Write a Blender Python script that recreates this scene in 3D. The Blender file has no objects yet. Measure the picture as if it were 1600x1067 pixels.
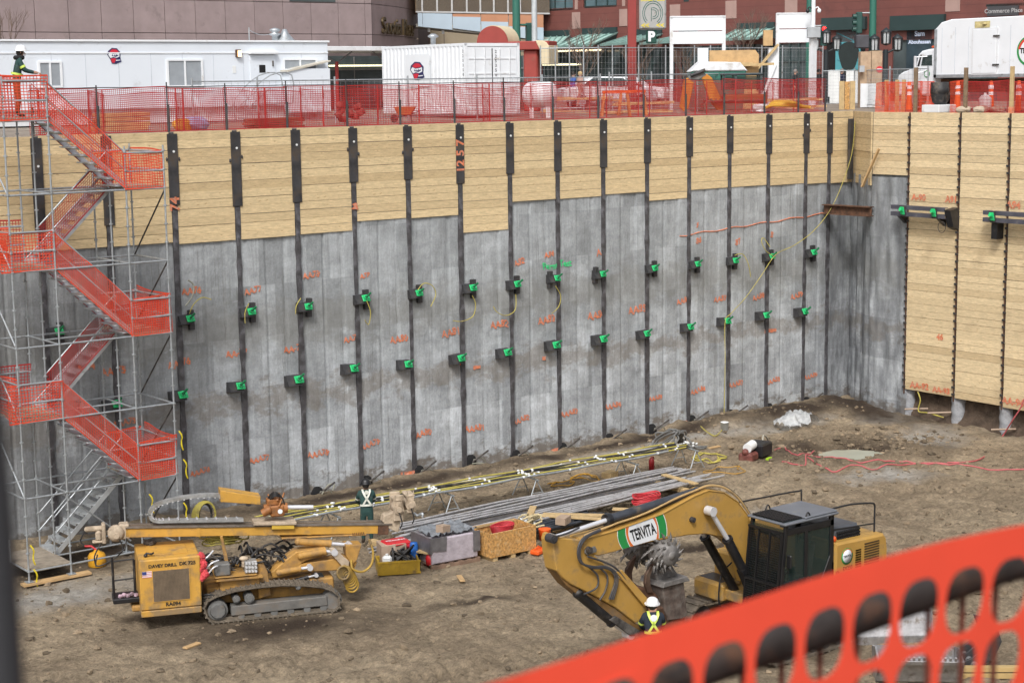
import bpy, math, random
import numpy as np
from mathutils import Vector, Matrix, Euler
from math import sin, cos, pi, radians
random.seed(7); RNG = np.random.default_rng(11)
SC = bpy.context.scene
COL = SC.collection

# ------------------------------------------------------------------ camera, sky, sun, exposure
YAW, PITCH, ROLL, FPX = radians(37.714), radians(8.6053), radians(-0.7419), 2691.4
CAM = Vector((0, 0, 1.359))
_f = Vector((sin(YAW)*cos(PITCH), cos(YAW)*cos(PITCH), -sin(PITCH)))
_r = Vector((cos(YAW), -sin(YAW), 0)); _u = _r.cross(_f)
CR = cos(ROLL)*_r + sin(ROLL)*_u; CU = -sin(ROLL)*_r + cos(ROLL)*_u; CF = _f
cd = bpy.data.cameras.new('camera'); cam = bpy.data.objects.new('camera', cd); COL.objects.link(cam)
cam.matrix_world = Matrix(((CR.x, CU.x, -CF.x, CAM.x), (CR.y, CU.y, -CF.y, CAM.y), (CR.z, CU.z, -CF.z, CAM.z), (0, 0, 0, 1)))
cd.sensor_width = 36; cd.lens = 36*FPX/1600; cd.clip_start = 0.1; cd.clip_end = 2000
cd.dof.use_dof = True; cd.dof.focus_distance = 46; cd.dof.aperture_fstop = 4.2
SC.camera = cam
SUN_EL, SUN_AZ = radians(48), radians(228)          # high, behind the photographer's left shoulder
w = bpy.data.worlds.new('World'); SC.world = w; w.use_nodes = True
nt = w.node_tree; bg = nt.nodes['Background']
sky = nt.nodes.new('ShaderNodeTexSky'); sky.sky_type = 'NISHITA'; sky.sun_disc = False
sky.sun_elevation = SUN_EL; sky.sun_rotation = SUN_AZ; sky.air_density = 1.0; sky.dust_density = 4.0; sky.ozone_density = 1.0
hs = nt.nodes.new('ShaderNodeHueSaturation'); hs.inputs['Saturation'].default_value = 0.38
nt.links.new(sky.outputs[0], hs.inputs['Color']); nt.links.new(hs.outputs[0], bg.inputs[0]); bg.inputs[1].default_value = 0.118
sl = bpy.data.lights.new('sun', 'SUN'); sl.energy = 1.5; sl.angle = radians(12); sl.color = (1, .97, .93)
so = bpy.data.objects.new('sun', sl); COL.objects.link(so)
sd = Vector((sin(SUN_AZ)*cos(SUN_EL), cos(SUN_AZ)*cos(SUN_EL), sin(SUN_EL)))   # towards the sun
so.rotation_euler = sd.to_track_quat('Z', 'Y').to_euler(); so.location = (0, 0, 60)
vs = SC.view_settings; vs.view_transform = 'Standard'; vs.look = 'None'; vs.gamma = 1; vs.use_curve_mapping = False
vs.exposure = 0.62

# ------------------------------------------------------------------ pixel of the photograph -> real point on a real plane
def ray(px, py): return CF + CR*((px-800)/FPX) - CU*((py-533.5)/FPX)
def on_y(px, py, y): v = ray(px, py); return CAM + v*(y/v.y)
def on_x(px, py, x): v = ray(px, py); return CAM + v*(x/v.x)
def on_z(px, py, z): v = ray(px, py); return CAM + v*((z-CAM.z)/v.z)
def deep(px, py, D): return CAM + ray(px, py)*D
class Frame:
    def __init__(s, O, deg):
        a = radians(deg); s.O = Vector(O); s.a = a; s.x = Vector((cos(a), sin(a), 0)); s.y = Vector((-sin(a), cos(a), 0))
    def px(s, px, py, yl=0):
        v = ray(px, py); t = (yl - s.y.dot(CAM-s.O))/s.y.dot(v); P = CAM+v*t-s.O
        return (P.dot(s.x), P.z)
    def poly(s, pts, yl=0): return [s.px(a, b, yl) for a, b in pts]
    def w(s, x, y, z): return s.O + s.x*x + s.y*y + Vector((0, 0, z))

# ------------------------------------------------------------------ mesh builder
class MB:
    def __init__(s): s.v = []; s.f = []; s.sm = []
    def add(s, vs, fs, sm=False):
        n = len(s.v); s.v += [tuple(v) for v in vs]; s.f += [tuple(i+n for i in f) for f in fs]; s.sm += [sm]*len(fs); return s
    def box(s, x0, x1, y0, y1, z0, z1, M=None, bev=0):
        if x0 > x1: x0, x1 = x1, x0
        if y0 > y1: y0, y1 = y1, y0
        if z0 > z1: z0, z1 = z1, z0
        b = min(bev, (x1-x0)*.45, (y1-y0)*.45, (z1-z0)*.45)
        if b <= 0:
            vs = [(x, y, z) for z in (z0, z1) for y in (y0, y1) for x in (x0, x1)]
            fs = [(0, 2, 3, 1), (4, 5, 7, 6), (0, 1, 5, 4), (2, 6, 7, 3), (0, 4, 6, 2), (1, 3, 7, 5)]
        else:
            c = [(x0, x1), (y0, y1), (z0, z1)]; vs = []; idx = {}
            for i in range(8):
                sg = [(i >> k) & 1 for k in range(3)]
                for ax in range(3):
                    p = [c[k][sg[k]] + (0 if k == ax else (b if sg[k] == 0 else -b)) for k in range(3)]
                    idx[(i, ax)] = len(vs); vs.append(tuple(p))
            fs = []
            for ax in range(3):
                o = [k for k in range(3) if k != ax]
                for sgn in (0, 1):
                    q = [(0, 0), (1, 0), (1, 1), (0, 1)]
                    f = [idx[((sgn << ax) | (a << o[0]) | (e << o[1]), ax)] for a, e in q]
                    fs.append(f)
            for ax in range(3):
                o = [k for k in range(3) if k != ax]
                for a in (0, 1):
                    for e in (0, 1):
                        i0 = (a << o[0]) | (e << o[1]); i1 = i0 | (1 << ax)
                        fs.append([idx[(i0, o[0])], idx[(i1, o[0])], idx[(i1, o[1])], idx[(i0, o[1])]])
            for i in range(8): fs.append([idx[(i, 0)], idx[(i, 1)], idx[(i, 2)]])
            cx = Vector(((x0+x1)/2, (y0+y1)/2, (z0+z1)/2)); ff = []
            for f in fs:
                P = [Vector(vs[i]) for i in f]; n = (P[1]-P[0]).cross(P[2]-P[0]); m = sum(P, Vector())/len(P)
                ff.append(tuple(f) if n.dot(m-cx) > 0 else tuple(reversed(f)))
            fs = ff
        if M is not None: vs = [M @ Vector(v) for v in vs]
        return s.add(vs, fs)
    def cbox(s, c, size, rot=(0, 0, 0), bev=0):
        M = Matrix.Translation(Vector(c)) @ Euler(rot).to_matrix().to_4x4()
        a, b, e = [q/2 for q in size]; return s.box(-a, a, -b, b, -e, e, M, bev)
    def beam(s, a, b, wd, h, up=(0, 0, 1), bev=0):
        a, b = Vector(a), Vector(b); d = b-a; L = d.length; d.normalize(); up = Vector(up)
        if abs(d.dot(up)) > .99: up = Vector((0, 1, 0))
        y = up.cross(d).normalized(); z = d.cross(y)
        M = Matrix(((d.x, y.x, z.x, a.x), (d.y, y.y, z.y, a.y), (d.z, y.z, z.z, a.z), (0, 0, 0, 1)))
        return s.box(0, L, -wd/2, wd/2, -h/2, h/2, M, bev)
    def cyl(s, a, b, r0, r1=None, n=12, cap=True):
        r1 = r0 if r1 is None else r1; a, b = Vector(a), Vector(b); d = (b-a).normalized()
        x = d.orthogonal().normalized(); y = d.cross(x); vs = []
        for c, r in ((a, r0), (b, r1)):
            for i in range(n): t = 2*pi*i/n; vs.append(c + x*(r*cos(t)) + y*(r*sin(t)))
        s.add(vs, [(i, (i+1) % n, n+(i+1) % n, n+i) for i in range(n)], True)
        if cap: s.add(vs, [tuple(range(n-1, -1, -1)), tuple(range(n, 2*n))])
        return s
    def tube(s, pts, r, n=8, cap=True):
        P = [Vector(p) for p in pts]; R = r if isinstance(r, (list, tuple)) else [r]*len(P)
        vs = []; x = None
        for i, p in enumerate(P):
            d = (P[min(i+1, len(P)-1)] - P[max(i-1, 0)])
            d = d.normalized() if d.length > 1e-9 else Vector((0, 0, 1))
            x = d.orthogonal().normalized() if x is None else (x - d*x.dot(d)).normalized()
            y = d.cross(x)
            for k in range(n): t = 2*pi*k/n; vs.append(p + x*(R[i]*cos(t)) + y*(R[i]*sin(t)))
        fs = [(i*n+k, i*n+(k+1) % n, (i+1)*n+(k+1) % n, (i+1)*n+k) for i in range(len(P)-1) for k in range(n)]
        s.add(vs, fs, True)
        if cap: s.add(vs, [tuple(range(n-1, -1, -1)), tuple(range((len(P)-1)*n, len(P)*n))])
        return s
    def prism(s, poly, a, b, ax='y', bev=0):
        n = len(poly)
        def P(u, v, t): return {'y': (u, t, v), 'x': (t, u, v), 'z': (u, v, t)}[ax]
        area = sum(poly[i][0]*poly[(i+1) % n][1]-poly[(i+1) % n][0]*poly[i][1] for i in range(n))
        if bev > 0:
            ins = []
            for i in range(n):
                p0, p1, p2 = Vector(poly[i-1]), Vector(poly[i]), Vector(poly[(i+1) % n])
                e0 = (p1-p0).normalized(); e1 = (p2-p1).normalized(); sg = 1 if area > 0 else -1
                n0 = Vector((-e0.y, e0.x))*sg; n1 = Vector((-e1.y, e1.x))*sg; m = (n0+n1)
                m = m.normalized() if m.length > 1e-6 else n0
                ins.append(tuple(p1 + m*min(bev/max(.35, m.dot(n0)), bev*2.5)))
            lo, hi = min(a, b), max(a, b)
            rings = [[P(u, v, lo) for u, v in ins], [P(u, v, lo+bev) for u, v in poly], [P(u, v, hi-bev) for u, v in poly], [P(u, v, hi) for u, v in ins]]
        else: rings = [[P(u, v, min(a, b)) for u, v in poly], [P(u, v, max(a, b)) for u, v in poly]]
        vs = [p for r in rings for p in r]; fs = []
        for k in range(len(rings)-1): fs += [(k*n+i, k*n+(i+1) % n, (k+1)*n+(i+1) % n, (k+1)*n+i) for i in range(n)]
        fs += [tuple(range(n-1, -1, -1)), tuple(range((len(rings)-1)*n, len(rings)*n))]
        flip = (area < 0) != (ax == 'y')
        if flip: fs = [tuple(reversed(f)) for f in fs]
        return s.add(vs, fs)
    def quad(s, *p): return s.add(p, [tuple(range(len(p)))])
    def ball(s, c, r, n=10, m=7, jit=0):
        r = (r, r, r) if not isinstance(r, (tuple, list)) else r; vs = []
        for i in range(m+1):
            ph = pi*i/m
            for k in range(n):
                t = 2*pi*k/n; j = 1+jit*(random.random()-.5) if 0 < i < m else 1
                vs.append((c[0]+r[0]*sin(ph)*cos(t)*j, c[1]+r[1]*sin(ph)*sin(t)*j, c[2]+r[2]*cos(ph)*j))
        fs = [(i*n+k, (i+1)*n+k, (i+1)*n+(k+1) % n, i*n+(k+1) % n) for i in range(m) for k in range(n)]
        return s.add(vs, fs, jit == 0)
    def lathe(s, prof, c=(0, 0, 0), n=16, axis='z'):
        vs = []
        for r, h in prof:
            for k in range(n):
                t = 2*pi*k/n; p = (r*cos(t), r*sin(t), h)
                if axis == 'y': p = (p[0], p[2], p[1])
                if axis == 'x': p = (p[2], p[0], p[1])
                vs.append((c[0]+p[0], c[1]+p[1], c[2]+p[2]))
        fs = [(i*n+k, i*n+(k+1) % n, (i+1)*n+(k+1) % n, (i+1)*n+k) for i in range(len(prof)-1) for k in range(n)]
        if axis == 'y': fs = [tuple(reversed(f)) for f in fs]
        return s.add(vs, fs, True)
    def grid(s, pts, nu, nv, sm=True):      # pts row-major nv rows of nu
        return s.add(pts, [(j*nu+i, j*nu+i+1, (j+1)*nu+i+1, (j+1)*nu+i) for j in range(nv-1) for i in range(nu-1)], sm)
    def xf(s, M): s.v = [tuple(M @ Vector(v)) for v in s.v]; return s
    def mesh(s, name, mat=None):
        me = bpy.data.meshes.new(name); me.from_pydata(s.v, [], s.f)
        me.polygons.foreach_set('use_smooth', s.sm); me.update()
        if mat: me.materials.append(mat)
        return me
    def build(s, name, mat=None, parent=None, label=None, kind=None):
        o = bpy.data.objects.new(name, s.mesh(name, mat)); COL.objects.link(o)
        if parent: o.parent = parent
        if label: o['label'] = label
        if kind: o['kind'] = kind
        return o
def tag(o, label, cat, group=None, kind=None):
    o['label'] = label; o['category'] = cat
    if group: o['group'] = group
    if kind: o['kind'] = kind
    return o
def thing(name, label, cat, loc=(0, 0, 0), rz=0, group=None):
    o = bpy.data.objects.new(name, None); COL.objects.link(o); o.empty_display_size = .2
    o.location = loc; o.rotation_euler = (0, 0, rz); return tag(o, label, cat, group)
def solo(name, mb, mat, label, cat, loc=(0, 0, 0), rz=0, group=None, kind=None):
    o = mb.build(name, mat); o.location = loc; o.rotation_euler = (0, 0, rz); return tag(o, label, cat, group, kind)
def struct(name, mb, mat):
    o = mb.build(name, mat); o['kind'] = 'structure'; return o
def dup(root, loc=None, rz=None, label=None, parent=None):
    c = root.copy(); COL.objects.link(c)
    if parent is not None: c.parent = parent
    if loc is not None: c.location = loc
    if rz is not None: c.rotation_euler = (0, 0, rz)
    if label: c['label'] = label
    for ch in root.children: dup(ch, parent=c)
    return c
def text_mesh(txt, size, depth=0.0, align='CENTER', bold=0.0, sx=1.0):
    cu = bpy.data.curves.new('t', 'FONT'); cu.body = txt; cu.size = size; cu.align_x = align; cu.align_y = 'CENTER'
    cu.extrude = depth; cu.offset = bold; cu.resolution_u = 3
    o = bpy.data.objects.new('t', cu); COL.objects.link(o)
    me = bpy.data.meshes.new_from_object(o); bpy.data.objects.remove(o); bpy.data.curves.remove(cu)
    vs = [(v.co.x*sx, v.co.y, v.co.z) for v in me.vertices]; fs = [tuple(p.vertices) for p in me.polygons]
    bpy.data.meshes.remove(me); return vs, fs
def put_text(mb, txt, size, O, X, Y, depth=0.0, align='CENTER', bold=0.0, sx=1.0, jit=0):
    vs, fs = text_mesh(txt, size, depth, align, bold, sx); O, X, Y = Vector(O), Vector(X).normalized(), Vector(Y).normalized(); N = X.cross(Y)
    return mb.add([O+X*v[0]+Y*v[1]+N*v[2] for v in vs], fs)
def sag(a, b, s, n=8):
    a, b = Vector(a), Vector(b); return [a.lerp(b, i/n) + Vector((0, 0, -s*4*(i/n)*(1-i/n))) for i in range(n+1)]
def smooth_pts(pts, k=4):
    P = [Vector(p) for p in pts]; out = []
    for i in range(len(P)-1):
        p0, p1, p2, p3 = P[max(i-1, 0)], P[i], P[i+1], P[min(i+2, len(P)-1)]
        for j in range(k):
            t = j/k; out.append(.5*((2*p1)+(p2-p0)*t+(2*p0-5*p1+4*p2-p3)*t*t+(3*p1-p0-3*p2+p3)*t**3))
    return out+[P[-1]]

# ------------------------------------------------------------------ numpy value noise
_T = RNG.random((256, 256))
def vnoise(x, y):
    xi = np.floor(x).astype(int); yi = np.floor(y).astype(int); fx = x-xi; fy = y-yi
    fx = fx*fx*(3-2*fx); fy = fy*fy*(3-2*fy)
    a = _T[xi & 255, yi & 255]; b = _T[(xi+1) & 255, yi & 255]; c = _T[xi & 255, (yi+1) & 255]; d = _T[(xi+1) & 255, (yi+1) & 255]
    return (a*(1-fx)+b*fx)*(1-fy)+(c*(1-fx)+d*fx)*fy - .5
def fbm(x, y, o=4):
    r = 0; a = 1
    for i in range(o): r = r + a*vnoise(x*2**i+17*i, y*2**i+31*i); a *= .5
    return r

# ------------------------------------------------------------------ materials
MATS = {}
def mat(name, c, rough=.7, metal=0, var=.15, vs=2.5, dirt=0, dc=(.15, .115, .08), ds=1.6, bump=0, bs=30, island=0, st=(1, 1, 1), spec=.5, emit=0, alpha=1, trans=0, coat=0, low=None):
    if name in MATS: return MATS[name]
    m = bpy.data.materials.new(name); m.use_nodes = True; MATS[name] = m
    N, L = m.node_tree.nodes, m.node_tree.links; p = N['Principled BSDF']
    p.inputs['Roughness'].default_value = rough; p.inputs['Metallic'].default_value = metal
    p.inputs['Specular IOR Level'].default_value = spec; p.inputs['Coat Weight'].default_value = coat
    tc = N.new('ShaderNodeTexCoord'); mp = N.new('ShaderNodeMapping'); mp.inputs['Scale'].default_value = st
    L.new(tc.outputs['Object'], mp.inputs['Vector'])
    def noise(sc, det=5, ro=.6):
        n = N.new('ShaderNodeTexNoise'); n.inputs['Scale'].default_value = sc; n.inputs['Detail'].default_value = det; n.inputs['Roughness'].default_value = ro
        L.new(mp.outputs[0], n.inputs['Vector']); return n.outputs['Fac']
    def mix(bt, fac, a, b):
        x = N.new('ShaderNodeMix'); x.data_type = 'RGBA'; x.blend_type = bt
        for k, v in ((0, fac), (6, a), (7, b)):
            if hasattr(v, 'is_output'): L.new(v, x.inputs[k])
            elif k == 0: x.inputs[0].default_value = v
            else: x.inputs[k].default_value = (*v, 1) if len(v) == 3 else v
        return x.outputs[2]
    def rng(v, a, b, c_, d_):
        x = N.new('ShaderNodeMapRange'); x.inputs[1].default_value = a; x.inputs[2].default_value = b; x.inputs[3].default_value = c_; x.inputs[4].default_value = d_
        L.new(v, x.inputs[0]); return x.outputs[0]
    col = None
    f1 = rng(noise(vs), .3, .7, 1-var, 1+var); col = mix('MULTIPLY', 1.0, c, f1)
    if island:
        g = N.new('ShaderNodeNewGeometry'); col = mix('MULTIPLY', 1.0, col, rng(g.outputs['Random Per Island'], 0, 1, 1-island, 1+island))
    if dirt > 0:
        d = rng(noise(ds, 7, .65), .62-.3*dirt, .72-.1*dirt, 0, .9); col = mix('MIX', d, col, dc)
        r2 = rng(d, 0, 1, rough, .92); L.new(r2, p.inputs['Roughness'])
    if low:          # mud splashed up from the ground: (height below which it clings, colour)
        sx = N.new('ShaderNodeSeparateXYZ'); L.new(tc.outputs['Object'], sx.inputs[0])
        ad = N.new('ShaderNodeMath'); ad.operation = 'ADD'; L.new(sx.outputs[2], ad.inputs[0]); L.new(rng(noise(3.5, 6), .3, .7, -.35, .35), ad.inputs[1])
        col = mix('MIX', rng(ad.outputs[0], low[0]-.15, low[0]+.2, .8, 0), col, low[1])
    L.new(col, p.inputs['Base Color'])
    if bump > 0:
        b = N.new('ShaderNodeBump'); b.inputs['Strength'].default_value = 1; b.inputs['Distance'].default_value = bump
        L.new(noise(bs, 6, .65), b.inputs['Height']); L.new(b.outputs[0], p.inputs['Normal'])
    if emit: p.inputs['Emission Color'].default_value = (*c, 1); p.inputs['Emission Strength'].default_value = emit
    if trans: p.inputs['Transmission Weight'].default_value = trans; p.inputs['IOR'].default_value = 1.45
    if alpha < 1: p.inputs['Alpha'].default_value = alpha
    m['nodes'] = 1
    return m
W, X0, S, XR, FLOOR = 45.51, 22.874, 2.05, 50.854, -11.4

# ---- shared materials
steel_blk = mat('blackened_steel', (.052, .051, .054), .6, .3, .4, 3, .35, (.1, .075, .055), 2.5, .004, 40)
pile_steel = mat('dark_pile_steel', (.065, .062, .066), .6, .2, .5, 3, .45, (.2, .2, .22), 2.2, .006, 30)  # base tone lifted in place of haze over the piles
steel_raw = mat('muddy_steel', (.06, .055, .052), .65, .3, .5, 4, .55, (.2, .185, .17), 3, .004, 40)
galv = mat('galvanised_steel', (.42, .45, .47), .42, .6, .2, 5, .15, (.2, .19, .17), 4)
alu = mat('pale_aluminium', (.55, .58, .6), .4, .5, .15, 5, .2, (.25, .24, .22), 4)
net_or = mat('orange_plastic_net', (.64, .06, .022), .75, 0, .22, 2, .12, (.3, .12, .07), 2)
net_rd = mat('red_plastic_net', (.4, .022, .02), .5, 0, .15, 2, .1, (.2, .06, .05), 2)
hose_y = mat('yellow_hose', (.42, .36, .075), .5, 0, .2, 4, .25)
hose_k = mat('black_rubber', (.018, .018, .019), .55, 0, .3, 6, .4, (.12, .1, .08), 5)
white = mat('white_paint', (.74, .77, .8), .5, 0, .04, 1.2, .06, (.45, .43, .4), 1.5)
white_dirty = mat('worn_white_paint', (.68, .7, .72), .55, 0, .08, 2, .22, (.36, .31, .25), 1.3)
wood_new = mat('sawn_lumber', (.5, .36, .18), .75, 0, .2, 6, .12, (.25, .16, .08), 3, .002, 50, .16)
plywood = mat('plywood_sheet', (.5, .33, .16), .75, 0, .22, 3, .12, (.3, .19, .1), 3, 0, 30, .06)
osb = mat('wafer_board', (.46, .25, .08), .75, 0, .6, 14, .3, (.5, .36, .19), 9, .003, 30)
spray_or = mat('orange_spray_paint', (.68, .19, .08), .75, 0, .3, 9, .55, (.34, .28, .25), 18)
spray_gr = mat('green_spray_paint', (.05, .55, .2), .75, 0, .2, 9, .2, (.3, .3, .3), 14)
green_hd = mat('green_anchor_paint', (.018, .5, .16), .5, 0, .25, 6, .22, (.05, .12, .08), 9)
dark = mat('black_paint', (.013, .013, .015), .4, 0, .3, 4, .22, (.1, .085, .07), 3)
black_void = mat('dark_opening', (.008, .008, .009), .9, 0, .2, 5)
rust = mat('rusty_steel', (.12, .06, .035), .8, .2, .5, 5, .4, (.06, .04, .03), 6, .003, 40)
glass_dk = mat('dark_glazing', (.07, .09, .095), .08, 0, .3, .6, spec=.9)
pale_pl = mat('pale_plastic', (.7, .72, .72), .5, 0, .08, 3, .15)
red_pl = mat('red_plastic', (.5, .018, .025), .42, 0, .1, 4, .1)
blue_pl = mat('blue_plastic', (.02, .12, .42), .42, 0, .1, 4, .1)
orange_pl = mat('orange_plastic', (.75, .11, .015), .45, 0, .1, 4, .12)

def lagging_mat(name, c, stain):
    m = bpy.data.materials.new(name); m.use_nodes = True; N, L = m.node_tree.nodes, m.node_tree.links; p = N['Principled BSDF']
    p.inputs['Roughness'].default_value = .78
    tc = N.new('ShaderNodeTexCoord')
    def noise(sc, st, det=5):
        mp = N.new('ShaderNodeMapping'); mp.inputs['Scale'].default_value = st; L.new(tc.outputs['Object'], mp.inputs[0])
        n = N.new('ShaderNodeTexNoise'); n.inputs['Scale'].default_value = sc; n.inputs['Detail'].default_value = det; L.new(mp.outputs[0], n.inputs['Vector']); return n.outputs['Fac']
    def rng(v, a, b, c_, d_):
        x = N.new('ShaderNodeMapRange'); x.inputs[1].default_value = a; x.inputs[2].default_value = b; x.inputs[3].default_value = c_; x.inputs[4].default_value = d_; L.new(v, x.inputs[0]); return x.outputs[0]
    def mix(bt, fac, a, b):
        x = N.new('ShaderNodeMix'); x.data_type = 'RGBA'; x.blend_type = bt
        for k, v in ((0, fac), (6, a), (7, b)):
            if hasattr(v, 'is_output'): L.new(v, x.inputs[k])
            elif k == 0: x.inputs[0].default_value = v
            else: x.inputs[k].default_value = (*v, 1)
        return x.outputs[2]
    g = N.new('ShaderNodeNewGeometry'); isl = g.outputs['Random Per Island']
    col = mix('MULTIPLY', 1, c, rng(isl, 0, 1, .86, 1.1))
    col = mix('MIX', rng(isl, .0, .4, .3, 0), col, (.5, .345, .17))
    col = mix('MULTIPLY', 1, col, rng(noise(3, (1, 1, 7)), .3, .7, .82, 1.15))
    col = mix('MULTIPLY', 1, col, rng(noise(22, (.35, .35, 2.2), 3), .3, .7, .86, 1.1))
    col = mix('MIX', rng(noise(7, (1, 1, 1.8), 3), .63, .7, 0, .7), col, stain)       # knots and saw marks
    col = mix('MIX', rng(noise(.7, (1, 1, 1.3), 7), .6, .78, 0, .6), col, (.3, .21, .12))  # water stains
    L.new(col, p.inputs['Base Color'])
    b = N.new('ShaderNodeBump'); b.inputs['Distance'].default_value = .006; L.new(noise(14, (.5, .5, 3), 6), b.inputs['Height']); L.new(b.outputs[0], p.inputs['Normal'])
    return m
lag_l = lagging_mat('timber_lagging', (.63, .49, .285), (.36, .23, .11))
lag_r = lagging_mat('pale_timber_lagging', (.65, .515, .315), (.42, .28, .14))

def concrete_mat():
    m = bpy.data.materials.new('caisson_concrete'); m.use_nodes = True; N, L = m.node_tree.nodes, m.node_tree.links; p = N['Principled BSDF']
    p.inputs['Roughness'].default_value = .82; p.inputs['Specular IOR Level'].default_value = .3
    tc = N.new('ShaderNodeTexCoord'); sx = N.new('ShaderNodeSeparateXYZ'); L.new(tc.outputs['Object'], sx.inputs[0])
    def noise(sc, st=(1, 1, 1), det=6, ro=.6):
        mp = N.new('ShaderNodeMapping'); mp.inputs['Scale'].default_value = st; L.new(tc.outputs['Object'], mp.inputs[0])
        n = N.new('ShaderNodeTexNoise'); n.inputs['Scale'].default_value = sc; n.inputs['Detail'].default_value = det; n.inputs['Roughness'].default_value = ro; L.new(mp.outputs[0], n.inputs['Vector']); return n.outputs['Fac']
    def rng(v, a, b, c_, d_):
        x = N.new('ShaderNodeMapRange'); x.inputs[1].default_value = a; x.inputs[2].default_value = b; x.inputs[3].default_value = c_; x.inputs[4].default_value = d_; L.new(v, x.inputs[0]); return x.outputs[0]
    def math_(op, a, b=None):
        x = N.new('ShaderNodeMath'); x.operation = op
        for k, v in enumerate((a, b)):
            if v is None: continue
            if hasattr(v, 'is_output'): L.new(v, x.inputs[k])
            else: x.inputs[k].default_value = v
        return x.outputs[0]
    def mix(bt, fac, a, b):
        x = N.new('ShaderNodeMix'); x.data_type = 'RGBA'; x.blend_type = bt
        for k, v in ((0, fac), (6, a), (7, b)):
            if hasattr(v, 'is_output'): L.new(v, x.inputs[k])
            elif k == 0: x.inputs[0].default_value = v
            else: x.inputs[k].default_value = (*v, 1)
        return x.outputs[2]
    X, Y, Z = sx.outputs; U = math_('SUBTRACT', X, Y)
    cv = N.new('ShaderNodeCombineXYZ'); L.new(U, cv.inputs[0]); L.new(Z, cv.inputs[1])
    br = N.new('ShaderNodeTexBrick'); L.new(cv.outputs[0], br.inputs['Vector'])
    br.inputs['Color1'].default_value = (.72, .72, .72, 1); br.inputs['Color2'].default_value = (1.24, 1.24, 1.24, 1); br.inputs['Mortar'].default_value = (.9, .9, .9, 1)
    br.inputs['Scale'].default_value = 1; br.inputs['Mortar Size'].default_value = .006; br.inputs['Brick Width'].default_value = .83; br.inputs['Row Height'].default_value = 1.55; br.offset = .37
    col = mix('MULTIPLY', 1, (.385, .408, .428), rng(noise(.9), .3, .7, .76, 1.2))
    col = mix('MULTIPLY', .85, col, br.outputs['Color'])
    col = mix('MULTIPLY', 1, col, rng(noise(2.2, (3, 3, .3)), .3, .7, .88, 1.1))     # run marks
    col = mix('MULTIPLY', 1, col, rng(noise(16), .3, .7, .86, 1.12))
    col = mix('MULTIPLY', 1, col, rng(noise(2.4, (1, 1, 1.4), 8, .7), .3, .7, .76, 1.2))
    # upper lifts left dirty by earlier dig levels, mud lines at the two anchor rows
    wob = rng(noise(1.3, (1, 1, 1.6), 7, .7), .25, .75, -.8, .8)
    def band(z0, h, wgt): return math_('MULTIPLY', rng(math_('ABSOLUTE', math_('SUBTRACT', math_('ADD', Z, wob), z0)), h*.45, h*1.3, 1, 0), wgt)
    col = mix('MIX', band(-5.9, .7, .45), col, (.19, .18, .155))
    col = mix('MIX', band(-8.15, .38, .5), col, (.175, .145, .11))
    col = mix('MIX', rng(math_('ADD', Z, wob), -7.9, -6.4, 0, .3), col, (.2, .21, .205))
    col = mix('MIX', band(-11.35, .4, .8), col, (.13, .105, .08))
    for per, off, wd_, am in ((.68, 0, .018, .55), (1.13, .37, .012, .4), (2.05, .61, .016, .5)):
        fr_ = math_('FRACT', math_('ADD', math_('DIVIDE', math_('ADD', X, math_('MULTIPLY', rng(noise(1.1), 0, 1, -.12, .12), 1.0)), per), off)); ds_ = math_('ABSOLUTE', math_('SUBTRACT', fr_, .5))
        ln = math_('MULTIPLY', rng(ds_, 0, wd_, 1, 0), rng(noise(.9, (2, 2, .7), 5), .42, .6, 0, am)); col = mix('MIX', ln, col, (.085, .078, .068))
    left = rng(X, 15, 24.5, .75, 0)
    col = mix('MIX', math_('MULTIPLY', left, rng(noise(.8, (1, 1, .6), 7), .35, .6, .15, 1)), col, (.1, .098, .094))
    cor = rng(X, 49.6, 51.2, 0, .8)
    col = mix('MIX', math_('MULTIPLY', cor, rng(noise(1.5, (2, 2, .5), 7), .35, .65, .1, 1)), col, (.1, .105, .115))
    col = mix('MIX', rng(noise(1.4, (5, 5, .22), 6), .61, .69, 0, .32), col, (.12, .112, .1))  # dark seeps
    col = mix('MIX', rng(noise(.75, (1, 1, 2.2), 7, .7), .64, .7, 0, .5), col, (.4, .42, .45))      # pale grout splashes
    L.new(col, p.inputs['Base Color'])
    b = N.new('ShaderNodeBump'); b.inputs['Distance'].default_value = .03; L.new(noise(7, (1, 1, .6), 9, .7), b.inputs['Height']); L.new(b.outputs[0], p.inputs['Normal'])
    return m
conc = concrete_mat()

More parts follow.
